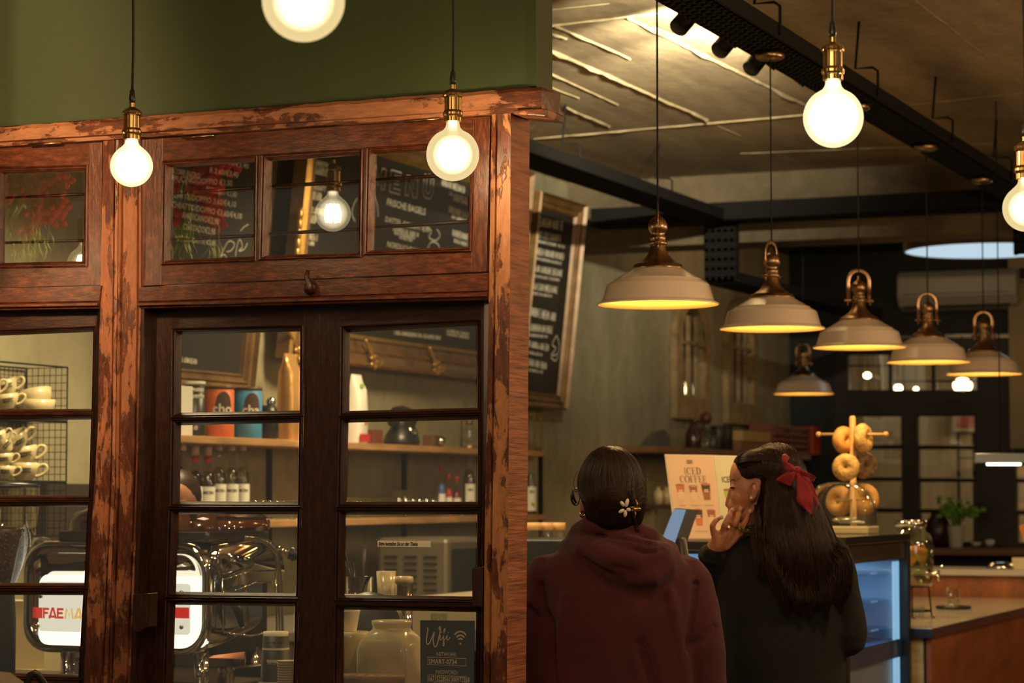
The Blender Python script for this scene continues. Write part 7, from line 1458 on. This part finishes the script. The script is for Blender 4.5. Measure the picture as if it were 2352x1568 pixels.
obj('collar_fuzz', mb, hairmat('olive_fuzz', (.05, .04, .012), (.16, .12, .04)), p2)
# bow
VEL = mat('red_velvet', (.22, .004, .008), .8, sheen=.12, bump=.15, bs=200)
bw = obj('velvet_bow', MB().ell(B(1820, 1081, -.125), (.012, .010, .012), Rz), VEL, p2)
def ribbon(name, rows, th=.0035):
    mb = MB(); f = []; 
    for a, c, dy in rows: f.append((B(*a, dy), B(*c, dy+.004)))
    A_ = [tuple(x[0]) for x in f]; C_ = [tuple(x[1]) for x in f]; A2 = [V(q) for q in spl(A_, 5)]; C2 = [V(q) for q in spl(C_, 5)]; back = Rz @ V((0, th, 0)); rg = []
    for i, (p, q) in enumerate(zip(A2, C2)): m_ = (p+q)/2+Rz @ V((0, -.004*sin(i*.5), 0)); rg.append([p, p.lerp(m_, .5), m_, m_.lerp(q, .5), q, q+back, m_+back, p+back])
    mb.loft(rg); return obj(name, mb, VEL, bw)
ribbon('upper_loop', [((1818, 1076), (1824, 1084), -.125), ((1802, 1066), (1800, 1082), -.150), ((1783, 1056), (1790, 1078), -.155), ((1785, 1046), (1801, 1052), -.140), ((1796, 1044), (1808, 1060), -.12), ((1812, 1066), (1820, 1078), -.118)])
ribbon('left_tail', [((1818, 1078), (1822, 1088), -.128), ((1796, 1084), (1812, 1102), -.138), ((1769, 1102), (1803, 1117), -.135)])
ribbon('right_loop', [((1820, 1076), (1820, 1086), -.125), ((1838, 1084), (1834, 1094), -.145), ((1856, 1094), (1850, 1100), -.15), ((1858, 1100), (1855, 1108), -.13), ((1840, 1100), (1836, 1108), -.12), ((1822, 1084), (1822, 1092), -.118)])
ribbon('long_tail', [((1815, 1084), (1826, 1084), -.13), ((1816, 1104), (1838, 1100), -.142), ((1816, 1130), (1848, 1122), -.15), ((1816, 1150), (1852, 1140), -.155), ((1832, 1166), (1852, 1160), -.158), ((1848, 1180), (1850, 1178), -.16)])
ribbon('second_tail', [((1822, 1084), (1830, 1084), -.122), ((1838, 1104), (1850, 1106), -.13), ((1850, 1130), (1862, 1134), -.135), ((1858, 1150), (1867, 1154), -.14), ((1858, 1170), (1864, 1162), -.14)])
# ---------------------------------------------------------------- person three: behind the espresso machine, mostly hidden
D3 = 8.05; p3 = person('dark-haired person bent behind the espresso machine, only the top of the head showing', 408, D3)
def C(px, py, dy=0): return at(px, py, D3)+Rz @ V((0, dy, 0))
b = MB(); b.ell(C(410, 1150, 0), (.072, .088, .10), Rz, 24, 18); b.ell(C(410, 1180, -.03), (.055, .06, .065), Rz); b.cap(C(410, 1166, -.10), C(410, 1176, -.108), .011, .013)
for s_ in (-1, 1): b.ell(C(410+s_*18, 1158, -.085), (.012, .007, .006), Rz); b.ell(C(410+s_*50, 1160, .01), (.008, .014, .024), Rz)
b.ell(C(410, 1192, -.085), (.02, .008, .006), Rz); b.cap(C(410, 1200, 0), C(410, 1270, .01), .05, .055)
hip = V((p3.location.x, p3.location.y, .9)); b.loft([ring3(C(410, 1260, .01), .07, .06), ring3(C(410, 1300, .01), .18, .09), ring3(C(410, 1400, .01), .16, .10), ring3(hip, .15, .11)])
for s_ in (-1, 1):
    limb(b, [C(410+s_*125, 1315, .01), C(410+s_*150, 1500, .0), C(410+s_*90, 1520, -.2)], [.05, .04, .028]); b.ell(C(410+s_*85, 1520, -.24), (.036, .04, .018), Rz)
    for f in range(4): limb(b, [C(410+s_*85+(f-1.5)*13, 1520, -.27), C(410+s_*85+(f-1.5)*13, 1524, -.31)], [.009, .007])
    hp = hip+Rz @ V((s_*.08, .02, -.05)); limb(b, [hp, V((hp.x, hp.y, .48)), V((hp.x, hp.y, .08))], [.085, .06, .045])
rem('body', b, SKIN, p3, .007, 2)
b = MB(); b.ell(C(408, 1140, .012), (.080, .094, .094), Rz, 24, 18); rem('hair', b, HAIR, p3, .008, 3)
b = MB(); b.loft([ring3(C(410, 1262, .01), .075, .07), ring3(C(410, 1295, .01), .19, .11), ring3(C(410, 1400, .01), .18, .125), ring3(hip, .18, .13), ring3(hip-V((0, 0, .2)), .19, .14)])
for s_ in (-1, 1): limb(b, [C(410+s_*125, 1318, .01), C(410+s_*148, 1440, 0)], [.062, .055])
rem('shirt', b, mat('black_shirt', (.015, .014, .014), .8), p3, .009, 3)
# ---------------------------------------------------------------- bag strap and hat brim at the lower left edge
def E(px, py, d): return at(px, py, d)
t = thing('handbag', 'black bag with an arched leather handle at the bottom left', 'bag', E(80, 1600, 4.9)); c = E(78, 1640, 4.9)
mb = MB(); mb.tube([E(*q) for q in ((62, 1600, 4.9), (62, 1570, 4.9), (70, 1550, 4.9), (80, 1545, 4.9), (90, 1552, 4.9), (100, 1568, 4.9), (108, 1600, 4.9))], .0075, 8, flat=.3, up=FF); obj('leather_handle', mb, mat('black_leather', (.012, .010, .010), .35), t)
mb = MB(); z1 = E(80, 1590, 4.9).z; rg = [ring3(V((c.x, c.y, z1-h_)), w_, .05, 24, sq=.6) for h_, w_ in ((0, .09), (.02, .105), (.12, .12), (.2, .12), (.21, .11))]; mb.loft(rg); obj('bag_body', mb, bpy.data.materials['black_leather'], t)
t = thing('cap', 'beige canvas cap brim just showing in the bottom left corner', 'cap', E(-10, 1600, 4.7)); mb = MB(); c = E(-30, 1600, 4.7); mb.lathe([(.075, -.06), (.078, 0), (.07, .028), (.045, .046), (.001, .052)], c, 36); mb.lathe([(.079, -.01), (.081, -.005), (.079, 0)], c, 36); obj('crown', mb, mat('beige_canvas', (.2, .16, .11), .9, bump=.3, bs=300), t)
